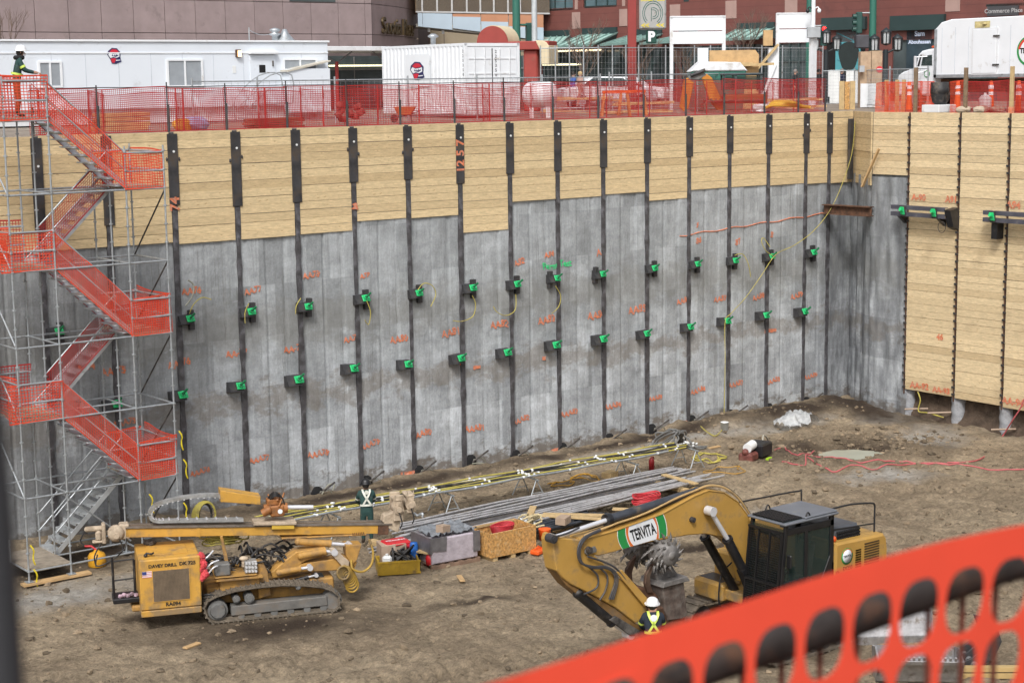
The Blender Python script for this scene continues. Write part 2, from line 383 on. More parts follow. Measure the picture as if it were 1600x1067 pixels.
def dirt_mat():
    m = bpy.data.materials.new('pit_dirt'); m.use_nodes = True; N, L = m.node_tree.nodes, m.node_tree.links; p = N['Principled BSDF']
    p.inputs['Specular IOR Level'].default_value = .25
    tc = N.new('ShaderNodeTexCoord')
    def noise(sc, st=(1, 1, 1), det=6, ro=.6, rot=0):
        mp = N.new('ShaderNodeMapping'); mp.inputs['Scale'].default_value = st; mp.inputs['Rotation'].default_value = (0, 0, rot); L.new(tc.outputs['Object'], mp.inputs[0])
        n = N.new('ShaderNodeTexNoise'); n.inputs['Scale'].default_value = sc; n.inputs['Detail'].default_value = det; n.inputs['Roughness'].default_value = ro; L.new(mp.outputs[0], n.inputs['Vector']); return n.outputs['Fac']
    def rng(v, a, b, c_, d_):
        x = N.new('ShaderNodeMapRange'); x.inputs[1].default_value = a; x.inputs[2].default_value = b; x.inputs[3].default_value = c_; x.inputs[4].default_value = d_; L.new(v, x.inputs[0]); return x.outputs[0]
    def mix(bt, fac, a, b):
        x = N.new('ShaderNodeMix'); x.data_type = 'RGBA'; x.blend_type = bt
        for k, v in ((0, fac), (6, a), (7, b)):
            if hasattr(v, 'is_output'): L.new(v, x.inputs[k])
            elif k == 0: x.inputs[0].default_value = v
            else: x.inputs[k].default_value = (*v, 1)
        return x.outputs[2]
    at = N.new('ShaderNodeAttribute'); at.attribute_name = 'wet_dark'; wet_dark = at.outputs['Fac']
    at2 = N.new('ShaderNodeAttribute'); at2.attribute_name = 'grey'; gry = at2.outputs['Fac']
    big = noise(.32, det=8)
    col = mix('MIX', rng(big, .35, .65, 0, 1), (.235, .183, .124), (.355, .285, .196))
    col = mix('MULTIPLY', 1, col, rng(noise(1.7, det=9, ro=.7), .3, .7, .66, 1.26))
    col = mix('MULTIPLY', 1, col, rng(noise(11, det=8, ro=.75), .3, .7, .6, 1.34))
    col = mix('MULTIPLY', 1, col, rng(noise(4.5, det=10, ro=.8), .3, .7, .62, 1.36))  # mottling, with the finer one above, also paints crevice shade into the soil
    col = mix('MIX', rng(noise(.55, (1, 1.6, 1), 8, .7, .5), .57, .68, 0, .55), col, (.37, .305, .215))   # dried pale crust
    col = mix('MIX', rng(noise(.8, det=9, ro=.75), .6, .7, 0, .6), col, (.085, .062, .042))      # damp spots
    col = mix('MIX', gry, col, mix('MULTIPLY', 1, (.36, .35, .325), rng(noise(5, det=8), .3, .7, .7, 1.25)))
    col = mix('MIX', wet_dark, col, (.05, .035, .024))
    L.new(col, p.inputs['Base Color']); L.new(rng(wet_dark, 0, 1, .93, .7), p.inputs['Roughness'])
    b = N.new('ShaderNodeBump'); b.inputs['Distance'].default_value = .16; L.new(noise(4.2, det=11, ro=.74), b.inputs['Height']); L.new(b.outputs[0], p.inputs['Normal'])
    return m
dirt = dirt_mat()

# ------------------------------------------------------------------ the pit floor: one sheet with real ruts, berms and mounds
pool_c = on_z(1330, 701, -11.26)
mnd_r = on_z(1545, 905, -11.2)
def bump_at(X, Y, cx, cy, rx, ry, h): return h*np.exp(-((X-cx)/rx)**2-((Y-cy)/ry)**2)
def floor_h(X, Y, fine=True):
    h = .22*fbm(X*.22, Y*.22, 3)
    h = h*np.clip((W-Y)/3, 0.2, 1) + np.exp(-((W-Y)/.9)**2)*(.12+.3*vnoise(X*.7, Y*.7+9))
    h += np.exp(-((XR-X)/1.2)**2)*(.05+.3*vnoise(X*.6, Y*.8))
    h += bump_at(X, Y, 47.4, 44.2, 2.3, 1.0, .36) + bump_at(X, Y, 50.6, 44.2, 1.4, 1.3, .22) + bump_at(X, Y, 44.4, 44.6, 1.6, .8, .3)
    r = np.hypot((X-pool_c.x)/1.25, (Y-pool_c.y)/.95)
    pit = np.exp(-(r/1.25)**4); h = h*(1-pit) - .3*pit + .13*np.exp(-((r-1.75)/.4)**2)
    h += bump_at(X, Y, pool_c.x+1.2, pool_c.y-1.5, 1.6, .9, .2)
    h += bump_at(X, Y, mnd_r.x, mnd_r.y, 2.2, 1.3, .75) + bump_at(X, Y, mnd_r.x+2.8, mnd_r.y+.6, 1.8, 1.0, .55)
    h += bump_at(X, Y, 40.7, 43.2, 9, .8, .12)
    h0_ = h
    if fine:
        h = h+0
        h += .11*fbm(X*1.1, Y*1.1, 3) + .1*vnoise(X*2.7, Y*2.7) + .085*vnoise(X*5.3, Y*5.3)*(.7+vnoise(X*.8, Y*.8+4)) + .05*np.abs(vnoise(X*4+7, Y*4))
        # crawler ruts: ridged strips left by the tracks
        for cx, cy, a, L_, wd in ((16.5, 33.2, -.42, 9, .55), (17.6, 31.2, -.42, 9, .55), (24, 31.5, -.2, 10, .55), (23.5, 29, -.2, 10, .55), (38, 34, -.72, 9, .6), (40.5, 35.4, -.72, 9, .6), (36.5, 31, -.5, 8, .6), (33, 36, -.1, 7, .5), (20, 28.5, .25, 8, .55), (31, 39, .1, 8, .5)):
            u = (X-cx)*cos(a)+(Y-cy)*sin(a); v = -(X-cx)*sin(a)+(Y-cy)*cos(a) + .25*np.sin(u*.5)
            msk = np.exp(-(u/L_)**6)*np.exp(-(v/(wd*.55))**4)*np.clip(.5+1.6*vnoise(u*.6, v+cx), 0, 1)
            h += msk*(.075*np.sin(u*2*pi/.3)-.06)
    h = h0_*np.exp(-(r/1.2)**4)+h*(1-np.exp(-(r/1.2)**4))
    for (cx, cy, a, rx, ry) in ((20, 35.2, -.4, 2.9, 1.6), (28.4, 26.6, 0, 3.4, 2.2), (18.3, 42.6, 0, 3, 1.6), (26.5, 36.3, -.05, 3, .9)):   # packed flat under the machines
        u = (X-cx)*cos(a)+(Y-cy)*sin(a); v = -(X-cx)*sin(a)+(Y-cy)*cos(a)
        h *= 1-.85*np.exp(-(u/rx)**4-(v/ry)**4)
    return FLOOR + h
def fh(x, y): return float(floor_h(np.array([float(x)]), np.array([float(y)]))[0])
def _axis(lo, hi, a, b, fine, coarse): return np.concatenate([np.arange(lo, a, coarse), np.arange(a, b, fine), np.arange(b, hi, coarse), [hi]])
gx = _axis(-6, 52.6, 11, 52, .085, .6); gy = _axis(-4, 45.62, 18, 45.5, .085, .6)
XX, YY = np.meshgrid(gx, gy); ZZ = floor_h(XX, YY)
nx, ny = len(gx), len(gy); vv = np.stack([XX, YY, ZZ], -1).reshape(-1, 3)
ii = (np.arange(ny-1)[:, None]*nx+np.arange(nx-1)[None, :]).reshape(-1); ff = np.stack([ii, ii+1, ii+nx+1, ii+nx], 1)
me = bpy.data.meshes.new('pit_floor'); me.vertices.add(len(vv)); me.vertices.foreach_set('co', vv.astype(np.float32).ravel())
me.loops.add(ff.size); me.loops.foreach_set('vertex_index', ff.astype(np.int32).ravel())
me.polygons.add(len(ff)); me.polygons.foreach_set('loop_start', np.arange(0, ff.size, 4, dtype=np.int32)); me.polygons.foreach_set('loop_total', np.full(len(ff), 4, dtype=np.int32))
me.polygons.foreach_set('use_smooth', np.ones(len(ff), dtype=bool)); me.update(calc_edges=True); me.materials.append(dirt)
def spot(cx, cy, rx, ry, a=0, sh=.5):
    u = (XX-cx)*cos(a)+(YY-cy)*sin(a); v = -(XX-cx)*sin(a)+(YY-cy)*cos(a)
    return np.clip(1.25-np.hypot(u/rx, v/ry)+sh*fbm(XX*1.3+cx, YY*1.3, 4), 0, 1)
wet_dark = np.zeros_like(XX); grey = np.zeros_like(XX)
for q in ((pool_c.x+.3, pool_c.y, 2.7, 1.7, -.6), (mnd_r.x, mnd_r.y, 2.2, 1.2, 0), (50, 42.5, 1.6, 2.6, 0), (47.3, 44.2, 3.0, 1.3, 0), (50.2, 44.0, 2.2, 1.6, 0), (pool_c.x, pool_c.y, 3.4, 2.2, -.6), (29, 44.7, 7, .5, 0), (40, 44.7, 9, .6, 0), (19.6, 34.6, 3.4, 1.2, -.4), (28.5, 26.5, 3, 1.6, 0), (24.5, 33.2, 1.4, .3, -.3), (32.3, 33.4, 1.6, .6, -.3), (18.5, 43.4, 3.5, 1.6, 0)):  # wet round pool, corner and mounds; plain dark under machines, stairs and wall foot
    wet_dark = np.maximum(wet_dark, 1.0*spot(*q))
for q in ((on_z(1380, 745, FLOOR).x, on_z(1380, 745, FLOOR).y, 1.8, .9, -.5), (48.5, 38.5, 2.2, 1.4, .7), (46, 42.8, 2.5, .5, 0), (35.2, 35.4, 1.8, .7, -.4), (16.5, 40.5, 3, 1.2, 0), (41, 43.6, 6, .6, 0), (30, 43.5, 6, .6, 0), (49.6, 41.6, 1.2, 1, 0)):
    grey = np.maximum(grey, .8*spot(*q))
for nm, a in (('wet_dark', wet_dark), ('grey', grey)):
    t = me.attributes.new(nm, 'FLOAT', 'POINT'); t.data.foreach_set('value', a.astype(np.float32).ravel())
o = bpy.data.objects.new('pit_floor', me); COL.objects.link(o); o['kind'] = 'structure'
# clods lying about, denser round the mounds
cl = MB()
for i in range(7500):
    if i < 900: a = random.gauss(pool_c.x+.8, 1.9), random.gauss(pool_c.y, 1.2)
    elif i < 1900: a = random.gauss(mnd_r.x+1, 1.9), random.gauss(mnd_r.y, .9)
    else: a = random.uniform(12, 50), random.uniform(20, 45)
    if not (8 < a[0] < 50.5 and 19 < a[1] < 45.2): continue
    if (a[0]-pool_c.x)**2/1.2+(a[1]-pool_c.y)**2/.8 < 1: continue
    r = min(.085 if i > 1900 else .13, .017*random.paretovariate(1.8)); z = fh(*a)
    cl.ball((a[0], a[1], z+r*.25), (r*random.uniform(.8, 1.4), r*random.uniform(.8, 1.4), r*random.uniform(.5, .9)), 6, 4, .7)
clod = mat('dry_clods', (.185, .142, .094), .95, 0, .35, 3, bump=.02, bs=20, island=.5)
tag(solo('dirt_clods', cl, clod, 'loose brown clods of earth scattered over the pit floor', 'dirt'), 'loose brown clods of earth scattered over the pit floor', 'dirt', kind='stuff')
pw = MB(); n = 48
pw.add([(1.12*cos(2*pi*i/n)*(1+.08*sin(3*i)), .82*sin(2*pi*i/n)*(1+.06*cos(5*i)), 0) for i in range(n)], [tuple(range(n))])
bk = MB(); bk.box(-12, 52, .3, .85, -12.5, -.7); bk.box(-12, 52, -14, .3, -1.2, -.7); struct('unseen_near_bank', bk, mat('unseen_near_bank_earth', (.16, .125, .09), .95, 0, .3, 1, bump=.05, bs=6))  # out of view: near side of the pit, added to block low sky
po = struct('puddle_water', pw, mat('muddy_water', (.4, .41, .33), .12, 0, .06, 1, spec=.5)); po.location = (pool_c.x, pool_c.y, -11.47); po.rotation_euler = (0, 0, -.6)

# ------------------------------------------------------------------ left wall: drilled concrete piles, timber lagging, soldier piles
def wall_y(x, z):
    """front face of the concrete between the soldier piles"""
    u = x/.68; k = math.floor(u); rnd = _T[k & 255, 7]-.5; fr = u-k
    g = max(0, 1-min(fr, 1-fr)/.075)
    return W + .02 + .05*rnd + .035*g*(.4+_T[k & 255, 19]) + .03*float(vnoise(np.array(x*1.1), np.array(z*.7))) + .012*float(vnoise(np.array(x*4.), np.array(z*3.)))
cw = MB(); xs = []
x = 8.0
while x < 52.3: xs.append(x); u = (x/.68) % 1; x += .045 if (u < .12 or u > .86) else .12
xs.append(52.32); zs = list(np.arange(-12.0, -2.2, .16))
cw.grid([(a, wall_y(a, b), b) for b in zs for a in xs], len(xs), len(zs))
cw.box(8, 52.3, W+.12, W+.5, -12, -2.25)
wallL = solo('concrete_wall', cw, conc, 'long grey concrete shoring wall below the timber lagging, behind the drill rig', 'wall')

# soldier piles at every 2.05 m
plate_px = {-3: 318, -2: 318, -1: 322, 0: 321, 1: 323, 2: 317, 3: 285, 4: 281, 5: 287, 6: 272, 7: 268, 8: 262, 9: 255, 10: 245, 11: 240, 12: 241, 13: 240}
top_px = {0: 270, 1: 364, 2: 457, 3: 552, 4: 634.5, 5: 720, 6: 797, 7: 868, 8: 942, 9: 1012, 10: 1077, 11: 1139, 12: 1201, 13: 1260}
def pile_bottom_label(k): return None
PILE_X = {k: X0+S*k for k in range(-5, 14)}
marks = MB()
ordn = ['first', 'second', 'third', 'fourth', 'fifth', 'sixth', 'seventh', 'eighth', 'ninth', 'tenth', 'eleventh', 'twelfth', 'thirteenth', 'fourteenth', 'fifteenth', 'sixteenth', 'seventeenth', 'eighteenth']
def pile_thing(x, zt, zp, label, k):
    t = thing('soldier_pile', label, 'steel pile', (x, W, FLOOR), 0, 'steel soldier piles of the long wall')
    b = MB(); lean = .012*random.uniform(-1, 1)
    n = 26; wv = [.08+.024*random.uniform(-1, 1) for _ in range(n+1)]
    zz = [(-.6+(zp-FLOOR+.7)*i/n) for i in range(n+1)]
    pts = []
    for i in range(n+1):
        wd = wv[i] if zz[i] < 8.2 else .086
        pts += [(-wd+lean*(1-i/n), -.04, zz[i]), (wd+lean*(1-i/n), -.04, zz[i])]
    vs = pts+[(p[0], .05, p[2]) for p in pts]; m = len(pts); fs = []
    for i in range(n):
        a = 2*i; fs += [(a, a+1, a+3, a+2), (m+a+1, m+a, m+a+2, m+a+3), (a+2, m+a+2, m+a, a), (a+1, m+a+1, m+a+3, a+3)]
    b.add(vs, fs); b.build('flange', pile_steel, t)
    p = MB(); p.box(-.158, .158, -.07, -.02, zp-FLOOR, zt-FLOOR, bev=.008)
    pl = p.build('head_plate', steel_blk, t)
    h = MB(); hz = zt-FLOOR-.42-(.35 if k < 0 else .03*max(0, 3-k)); h.cyl((.02, -.069, hz), (.02, -.085, hz), .035, n=10); h.build('hole_light_disc', pale_pl, pl)  # pale disc painted in for daylight showing through the plate hole
    if k in (0, 1, 3, 4, 13):
        d = MB()
        for s_ in (-1, 1): d.ball((s_*.2, -.05, hz-.3+random.uniform(-.1, .1)), (.03, .03, .06), 8, 6, .3)
        d.build('weld_lug', steel_blk, pl)
    return t, pl
pile_notes = {-5: 'at the far left edge behind the stair tower platform', -4: 'behind the left legs of the stair tower', -3: 'behind the stair tower flights', -2: 'just left of the stair tower landings', -1: 'behind the right landings of the stair tower',
  0: 'with orange number 74 on its plate, right of the stair tower', 1: 'second to the right of the stair tower', 2: 'third to the right of the stair tower', 3: 'fourth to the right of the stair tower, orange dab below its plate', 4: 'left of the pile painted 12 5 7',
  5: 'with orange figures 12 5 7 painted down its plate', 6: 'right of the pile painted 12 5 7', 7: 'under which the green words are sprayed', 8: 'next right of the green sprayed words', 9: 'fifth from the corner pile', 10: 'fourth from the corner pile', 11: 'third from the corner pile', 12: 'second from the corner pile', 13: 'next to the corner pile'}
for k in range(-5, 14):
    zt = -.03; zp = on_y(top_px.get(k, 120), plate_px.get(k, 318), W-.08).z if k >= 0 else -2.55
    t, pl = pile_thing(PILE_X[k], zt, zp, 'black steel pile '+pile_notes[k], k)
    if k == 0:
        q = MB(); put_text(q, '74', .42, (0, -.075, 9.35), (0, 0, 1), (-1, 0, 0), bold=.012); q.build('painted_number', spray_or, pl)
    if k == 5:
        q = MB(); put_text(q, '12 5 7', .42, (0, -.075, 10.35), (0, 0, 1), (-1, 0, 0), bold=.012); q.build('painted_number', spray_or, pl)
    if k in (3, -3, -4):
        q = MB(); q.add([(random.uniform(-.1, .1)+.09*cos(a*pi/5), -.075, 8.95+.12*sin(a*pi/5)*random.uniform(.6, 1.3)) for a in range(10)], [tuple(range(10))]); q.build('paint_dab', spray_or, pl)
t, pl = pile_thing(XR-.02, -.03, on_y(1296, 240, W).z, 'black steel pile at the recessed corner, left end of the corner beam', 14)

# timber lagging, one panel of boards between each two piles
bay_bottom = {-6: -3.2, -5: -3.2, -4: -3.18, -3: -3.15, -2: -3.15, -1: -3.16, 0: -3.23, 1: -3.23, 2: -3.2, 3: -2.93, 4: -2.95, 5: -3.55, 6: -2.65, 7: -2.65, 8: -2.61, 9: -2.93, 10: -2.65, 11: -2.65, 12: -2.68, 13: -2.72}
def boards(mb, L, z0, z1, lo=.265, hi=.31):
    """horizontal boards in the local x-z plane, front face near y = 0, thickness behind"""
    n = max(1, round((z1-z0)/.255)); zz = np.linspace(z1, z0, n+1)
    for i in range(n):
        tilt = random.uniform(-.006, .006); f = random.uniform(-.006, .006); cut = random.uniform(0, .02)
        a, b_ = zz[i+1]+.004+tilt, zz[i]-.004+tilt
        mb.box(0, L, f, .07, a, b_, bev=.004)
bay_note = {-6: 'at the far left frame edge', -5: 'behind the top platform of the stair tower', -4: 'behind the stair tower, upper left', -3: 'behind the upper stair flight', -2: 'behind the stair tower landing', -1: 'between the stair tower and the pile numbered 74', 0: 'right of the pile numbered 74', 1: 'second bay right of the pile numbered 74', 2: 'in the third bay right of the pile numbered 74', 3: 'in the short bay second left of the pile painted 12 5 7', 4: 'short bay, left of the pile painted 12 5 7', 5: 'longest bay hanging down right of the pile painted 12 5 7', 6: 'short bay right of the longest bay', 7: 'above the green sprayed words', 8: 'fourth right of the pile painted 12 5 7', 9: 'hanging one board lower than both neighbours, below the small street excavator', 10: 'next right of the low hanging bay', 11: 'third bay from the corner pile', 12: 'second bay from the corner pile', 13: 'narrow bay left of the corner pile'}
for k in range(-6, 14):
    xa = X0+S*k+.1; xb = (X0+S*(k+1)-.1) if k < 13 else XR-.12
    b = MB(); boards(b, xb-xa, bay_bottom[k], .02+random.uniform(-.01, .01))
    solo('lagging_panel', b, lag_l, 'timber lagging boards '+bay_note[k], 'timber lagging', (xa, W-.03, 0), 0, 'timber lagging panels of the long wall')
# recessed corner
A_, B_ = Vector((XR+.1, W-.03, 0)), Vector((52.2, W-.03, 0))
b = MB(); boards(b, B_.x-A_.x, -2.75, .02); solo('lagging_panel', b, lag_l, 'short timber lagging boards left of the steel upright in the corner', 'timber lagging', A_, 0, 'timber lagging panels of the corner')
C_ = Vector((XR+.03, 43.46, 0)); B2 = Vector((52.2, W-.06, 0)); d_ = C_-B2
b = MB(); boards(b, d_.length, -2.75, .02); solo('lagging_panel', b, lag_l, 'short timber lagging boards right of the steel upright in the corner', 'timber lagging', B2, math.atan2(d_.y, d_.x), 'timber lagging panels of the corner')
cc = MB(); pts = []
P0, P1 = Vector((52.3, W+.05, 0)), Vector((XR+.05, 43.4, 0)); P2 = Vector((XR+.03, 41.55, 0))
path = [(P0.lerp(P1, i/20), .06*sin(i*.9)+.05*sin(i*2.3)) for i in range(21)]+[(P1.lerp(P2, i/14), .035*sin(i*1.4)) for i in range(1, 15)]
zs = list(np.arange(-12, -2.25, .2))
nd = (P1-P0).normalized(); nn = Vector((-nd.y, nd.x, 0))
cc.grid([(p+(Vector((1, 0, 0)) if i > 20 else -nn)*q+Vector((.02*sin(z*2+i), .02*sin(z*3+i*2), z))) for z in zs for i, (p, q) in enumerate(path)], len(path), len(zs))
cc.box(XR+.12, XR+.5, 41.5, 43.3, -12, -2.28)
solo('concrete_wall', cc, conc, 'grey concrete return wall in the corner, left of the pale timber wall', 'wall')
u = MB(); u.cbox((0, 0, 0), (.2, .12, 2.35), bev=.01); p = on_y(1333, 240, W-.1); solo('steel_upright', u, steel_blk, 'short black steel upright in the middle of the recessed corner', 'steel post', (p.x-.25, W-.17, -1.45))
# corner brace beam (I section)
a, b_ = Vector((XR-.1, W-.12, -3.75)), Vector((XR-.1, 43.35, -3.75)); a = Vector((XR-.35, W-.1, -3.72)); b_ = Vector((XR-.16, 43.2, -3.72))
q = MB(); up = Vector((0, 0, .17)); q.beam(a+up, b_+up, .3, .035); q.beam(a-up, b_-up, .3, .035); q.beam(a, b_, .03, .31)
solo('corner_beam', q, rust, 'brown steel I beam bracing the recessed corner', 'steel beam')

# ------------------------------------------------------------------ right wall
def rw(y0, y1, z0, z1, label):
    b = MB(); boards(b, abs(y0-y1), z0, z1); return solo('lagging_panel', b, lag_r, label, 'timber lagging', (XR, max(y0, y1), 0), -pi/2, 'timber lagging panels of the right hand wall')
rw(43.33, 41.66, -2.32, .02, 'short pale lagging boards over the corner concrete, left end of the right wall')
rw(41.56, 39.36, -10.33, .02, 'tall pale lagging boards behind the long steel waler')
rw(39.26, 37.24, -10.36, .02, 'tall pale lagging boards between the two walers')
rw(37.14, 34.95, -10.4, .02, 'tall pale lagging boards at the right edge behind the cut off waler')
rw(34.85, 32.6, -10.4, .02, 'tall pale lagging boards beyond the right edge of the photo')
rw(32.5, 25.5, -10.4, .02, 'tall pale lagging boards far right, outside the photo')
ex = MB(); ys = np.arange(25, 41.7, .14); zz = np.arange(-12.2, -10.1, .12)
ex.grid([(XR+.32+.28*float(vnoise(np.array(y*1.1), np.array(z*1.4)))+.09*float(vnoise(np.array(y*4.), np.array(z*4.)))-.35*max(0, (-10.9-z)), y, z) for z in zz for y in ys], len(ys), len(zz))
struct('earth_bank', ex, mat('dark_earth', (.075, .052, .036), .95, 0, .45, 3, .3, (.14, .1, .07), 2, .05, 14))
for i, (y, nm) in enumerate(((41.6, 'between the corner concrete and the first boards'), (39.31, 'right of the long waler'), (37.19, 'behind the waler cut off by the frame'), (34.9, 'beyond the right frame edge'))):
    t = thing('soldier_pile', 'clipped thin pile on the right wall, '+nm, 'steel pile', (XR, y, FLOOR), 0, 'clipped piles of the right hand wall')
    b = MB(); b.box(-.03, .02, -.014, .014, .9, 11.4); b.build('flange', rust, t)
    if i < 4:
        st = MB()
        vs = []
        for k in range(22):
            for j in range(14):
                a = 2*pi*j/14; r = .27+.015*sin(k*1.3+j); vs.append((.34+r*cos(a), r*sin(a), -.4+1.7*k/21))
        st.add(vs, [(k*14+j, k*14+(j+1) % 14, (k+1)*14+(j+1) % 14, (k+1)*14+j) for k in range(21) for j in range(14)], True); st.build('concrete_stub', mat('stub_concrete', (.3, .31, .33), .85, 0, .3, 4, .35, (.13, .1, .08), 3, .015, 20), t)
    cm = None
    for k in range(38):
        z = 11.22-k*.272
        if cm is None:
            c = MB(); c.cyl((-.085, 0, 0), (-.02, 0, 0), .042, n=8); c.cbox((-.03, 0, 0), (.03, .13, .055)); cm = c.mesh('clip', steel_blk)
        o = bpy.data.objects.new('clip', cm); COL.objects.link(o); o.parent = t; o.location = (0, random.uniform(-.02, .02), z+random.uniform(-.02, .02)); o.rotation_euler = (random.uniform(-.4, .4), 0, 0)
def waler(y0, y1, label, heads):
    t = thing('waler_beam', label, 'steel waler', (XR-.42, (y0+y1)/2, -3.58), 0, 'steel walers on the right hand wall')
    L_ = abs(y1-y0)/2
    for s_ in (1, -1):
        b = MB(); z = s_*.125; b.box(-.09, -.05, -L_, L_, z-.075, z+.075, bev=.006); b.box(-.05, .12, -L_, L_, z+.05, z+.075); b.box(-.05, .12, -L_, L_, z-.075, z-.05); b.build('channel', mat('waler_steel', (.1, .1, .125), .5, .4, .2, 3, .15, (.2, .19, .19), 4), t)
    for h in heads:
        g = MB(); g.cbox((-.13, h-y_mid(y0, y1), .0), (.06, .24, .42), (0, -.25, 0), .01); hp = g.build('bearing_plate', steel_blk, t)
        g = MB(); g.cbox((-.17, h-y_mid(y0, y1), .01), (.05, .2, .3), (0, -.25, 0), .02); g.cyl((-.18, h-y_mid(y0, y1), .02), (-.3, h-y_mid(y0, y1), .07), .06, n=12); g.build('anchor_head', green_hd, hp)
    for yy in (-.7*L_, .75*L_):
        b = MB(); b.prism([(-.02, -.2), (.4, -.2), (.4, -.5)], yy-.07, yy+.07); b.build('support_bracket', dark, t)
    return t
def y_mid(a, b): return (a+b)/2
t = waler(42.0, 39.52, 'dark steel double waler with two green anchor heads on pale timber', (41.39, 39.95))
b = MB(); b.prism([(-.1, .12), (.38, .2), (.42, -.62), (.12, -.5)], -1.5, -1.22); b.build('end_bracket', dark, t)
b = MB(); b.tube([(-.05+.0*i, -1.1+.17*cos(a), -.5+.2*sin(a)) for i, a in enumerate(np.linspace(0, 2*pi, 18))], .012, 6); b.build('cable_loop', hose_k, t)
t = waler(37.86, 34.9, 'dark steel double waler cut off by the right edge of the photo', (37.41, 35.6))
b = MB(); b.box(.05, .42, .95, 1.2, -.8, -.25); b.build('end_bracket', dark, t)
# ------------------------------------------------------------------ ground anchors on the long wall
def anchor(label, group, upper, plate_side=1):
    t = thing('ground_anchor', label, 'ground anchor', (0, 0, 0), 0, group)
    b = MB(); b.prism([(.06, .18), (-.1, .17), (-.28, -.15), (.06, -.21)], -.33, .2, 'x'); br = b.build('bracket', steel_blk, t)
    if upper:
        b = MB(); xx = .2*plate_side; b.box(xx-.1, xx+.1, -.14, .03, -.4, .34, bev=.006); b.build('side_plate', steel_blk, t)
    R = Euler((radians(-28), 0, 0)).to_matrix().to_4x4(); M = Matrix.Translation((.04, -.225, .03)) @ R
    b = MB(); b.box(-.12, .2, -.05, 0, -.13, .13, M, .015); pl = b.build('bearing_plate', green_hd, t)
    b = MB(); b.cyl(M @ Vector((0, -.04, 0)), M @ Vector((0, -.13, 0)), .085, .075, 12); b.build('anchor_head', green_hd, pl); b = MB(); b.cyl(M @ Vector((0, -.12, 0)), M @ Vector((.09, -.34, .06)), .042, n=8); b.build('strand_tail', mat('dark_green_strand', (.01, .16, .06), .5), pl)
    b = MB(); b.cyl(M @ Vector((0, -.131, 0)), M @ Vector((0, -.137, 0)), .05, n=10); b.build('strand_hole', black_void, pl)
    return t
UP = [(293, 500), (389, 488), (478, 480), (567, 468), (651, 459), (735, 451), (804, 445), (867, 436), (938, 429), (1020, 420), (1087, 414), (1146, 408), (1203, 402), (1268, 396)]
LO = [(281, 619), (371, 605), (462, 595), (548, 577), (634, 570), (716, 561), (789, 552), (865, 540), (938, 531), (1007, 523), (1075, 512), (1133, 503), (1193, 494), (1253, 488)]
up0 = anchor('', 'upper row of green ground anchors', True); lo0 = anchor('', 'lower row of green ground anchors', False); upm = anchor('', 'upper row of green ground anchors', True, -1)
hose_note = {1: ', short tube over it', 4: ', hoop beside it', 7: ', under green words', 12: ', long line attached'}
def first(flag={}):
    pass
for i, (px, py) in enumerate(UP):
    src = upm if i in (7, 8) else up0
    P = on_y(px, py, W-.15); lab = 'upper green anchor on the %s pile right of the stair tower%s' % (ordn[i], hose_note.get(i, ''))
    used = src.get('used'); o = dup(src) if used else src; src['used'] = 1
    o.location = (P.x, W-.02, P.z); o['label'] = lab; o.scale = [random.uniform(.78, .86)]*3; o.rotation_euler = (random.uniform(-.06, .06), random.uniform(-.05, .05), random.uniform(-.07, .07))
for i, (px, py) in enumerate(LO):
    P = on_y(px, py, W-.15); lab = 'lower green anchor on the %s pile right of the stair tower' % ordn[i]
    o = lo0 if i == 0 else dup(lo0); o.location = (P.x, W-.02, P.z); o['label'] = lab; o.scale = [random.uniform(.84, .93)]*3; o.rotation_euler = (random.uniform(-.06, .06), random.uniform(-.05, .05), random.uniform(-.07, .07))
for px, py, lab, src in ((178, 633, 'green anchor head seen through the lower flights of the stair tower', lo0), (88, 520, 'green anchor head half hidden behind the middle landing of the stair tower', up0)):
    P = on_y(px, py, W-.15); o = dup(src, (P.x, W-.02, P.z), label=lab)
for o in list(bpy.data.objects):
    if 'used' in o: del o['used']
# anchors just drilled along the foot of the wall
t = thing('drilled_anchor', '', 'drilled anchor', (0, 0, 0), 0, 'fresh anchor holes along the foot of the wall')
b = MB(); b.ball((0, 0, 0), (.24, .08, .3), 12, 8, .15); b.build('hole', black_void, t)
b = MB(); b.cyl((0, .05, -.03), (.28, -.62, .5), .03, n=8); b.build('anchor_rod', steel_raw, t)
b = MB(); b.tube(smooth_pts([(.05, -.02, .1), (.25, -.3, .2), (.45, -.25, -.05), (.4, -.2, -.35), (.2, -.2, -.4)]), .016, 6); b.build('grout_tube', mat('grey_tube', (.3, .3, .24), .5, 0, .2, 4), t)
HOLES = [(497, 775), (574, 757), (655, 741), (737, 724), (806, 716), (880, 705), (953, 690), (1020, 675), (1082, 661), (1143, 652), (1203, 642), (1262, 632)]
hn = ['behind the drill rig mast', 'behind the worker in green at the wall', 'left of the big grey tube hoop', 'second right of the worker at the wall', 'third right of the worker at the wall', 'beside an orange dash', 'above the middle of the strand bundles', 'above the far half of the strand bundles', 'at the far end of the strand bundles', 'above the white bucket near the corner mound', 'left of the clear plastic sheet', 'right above the clear plastic sheet']
for i, (px, py) in enumerate(HOLES):
    P = on_y(px, py, W-.05); o = t if i == 0 else dup(t); o.location = (P.x, wall_y(P.x, P.z)-.01, P.z); o['label'] = 'anchor hole with rod at the wall foot, '+hn[i]
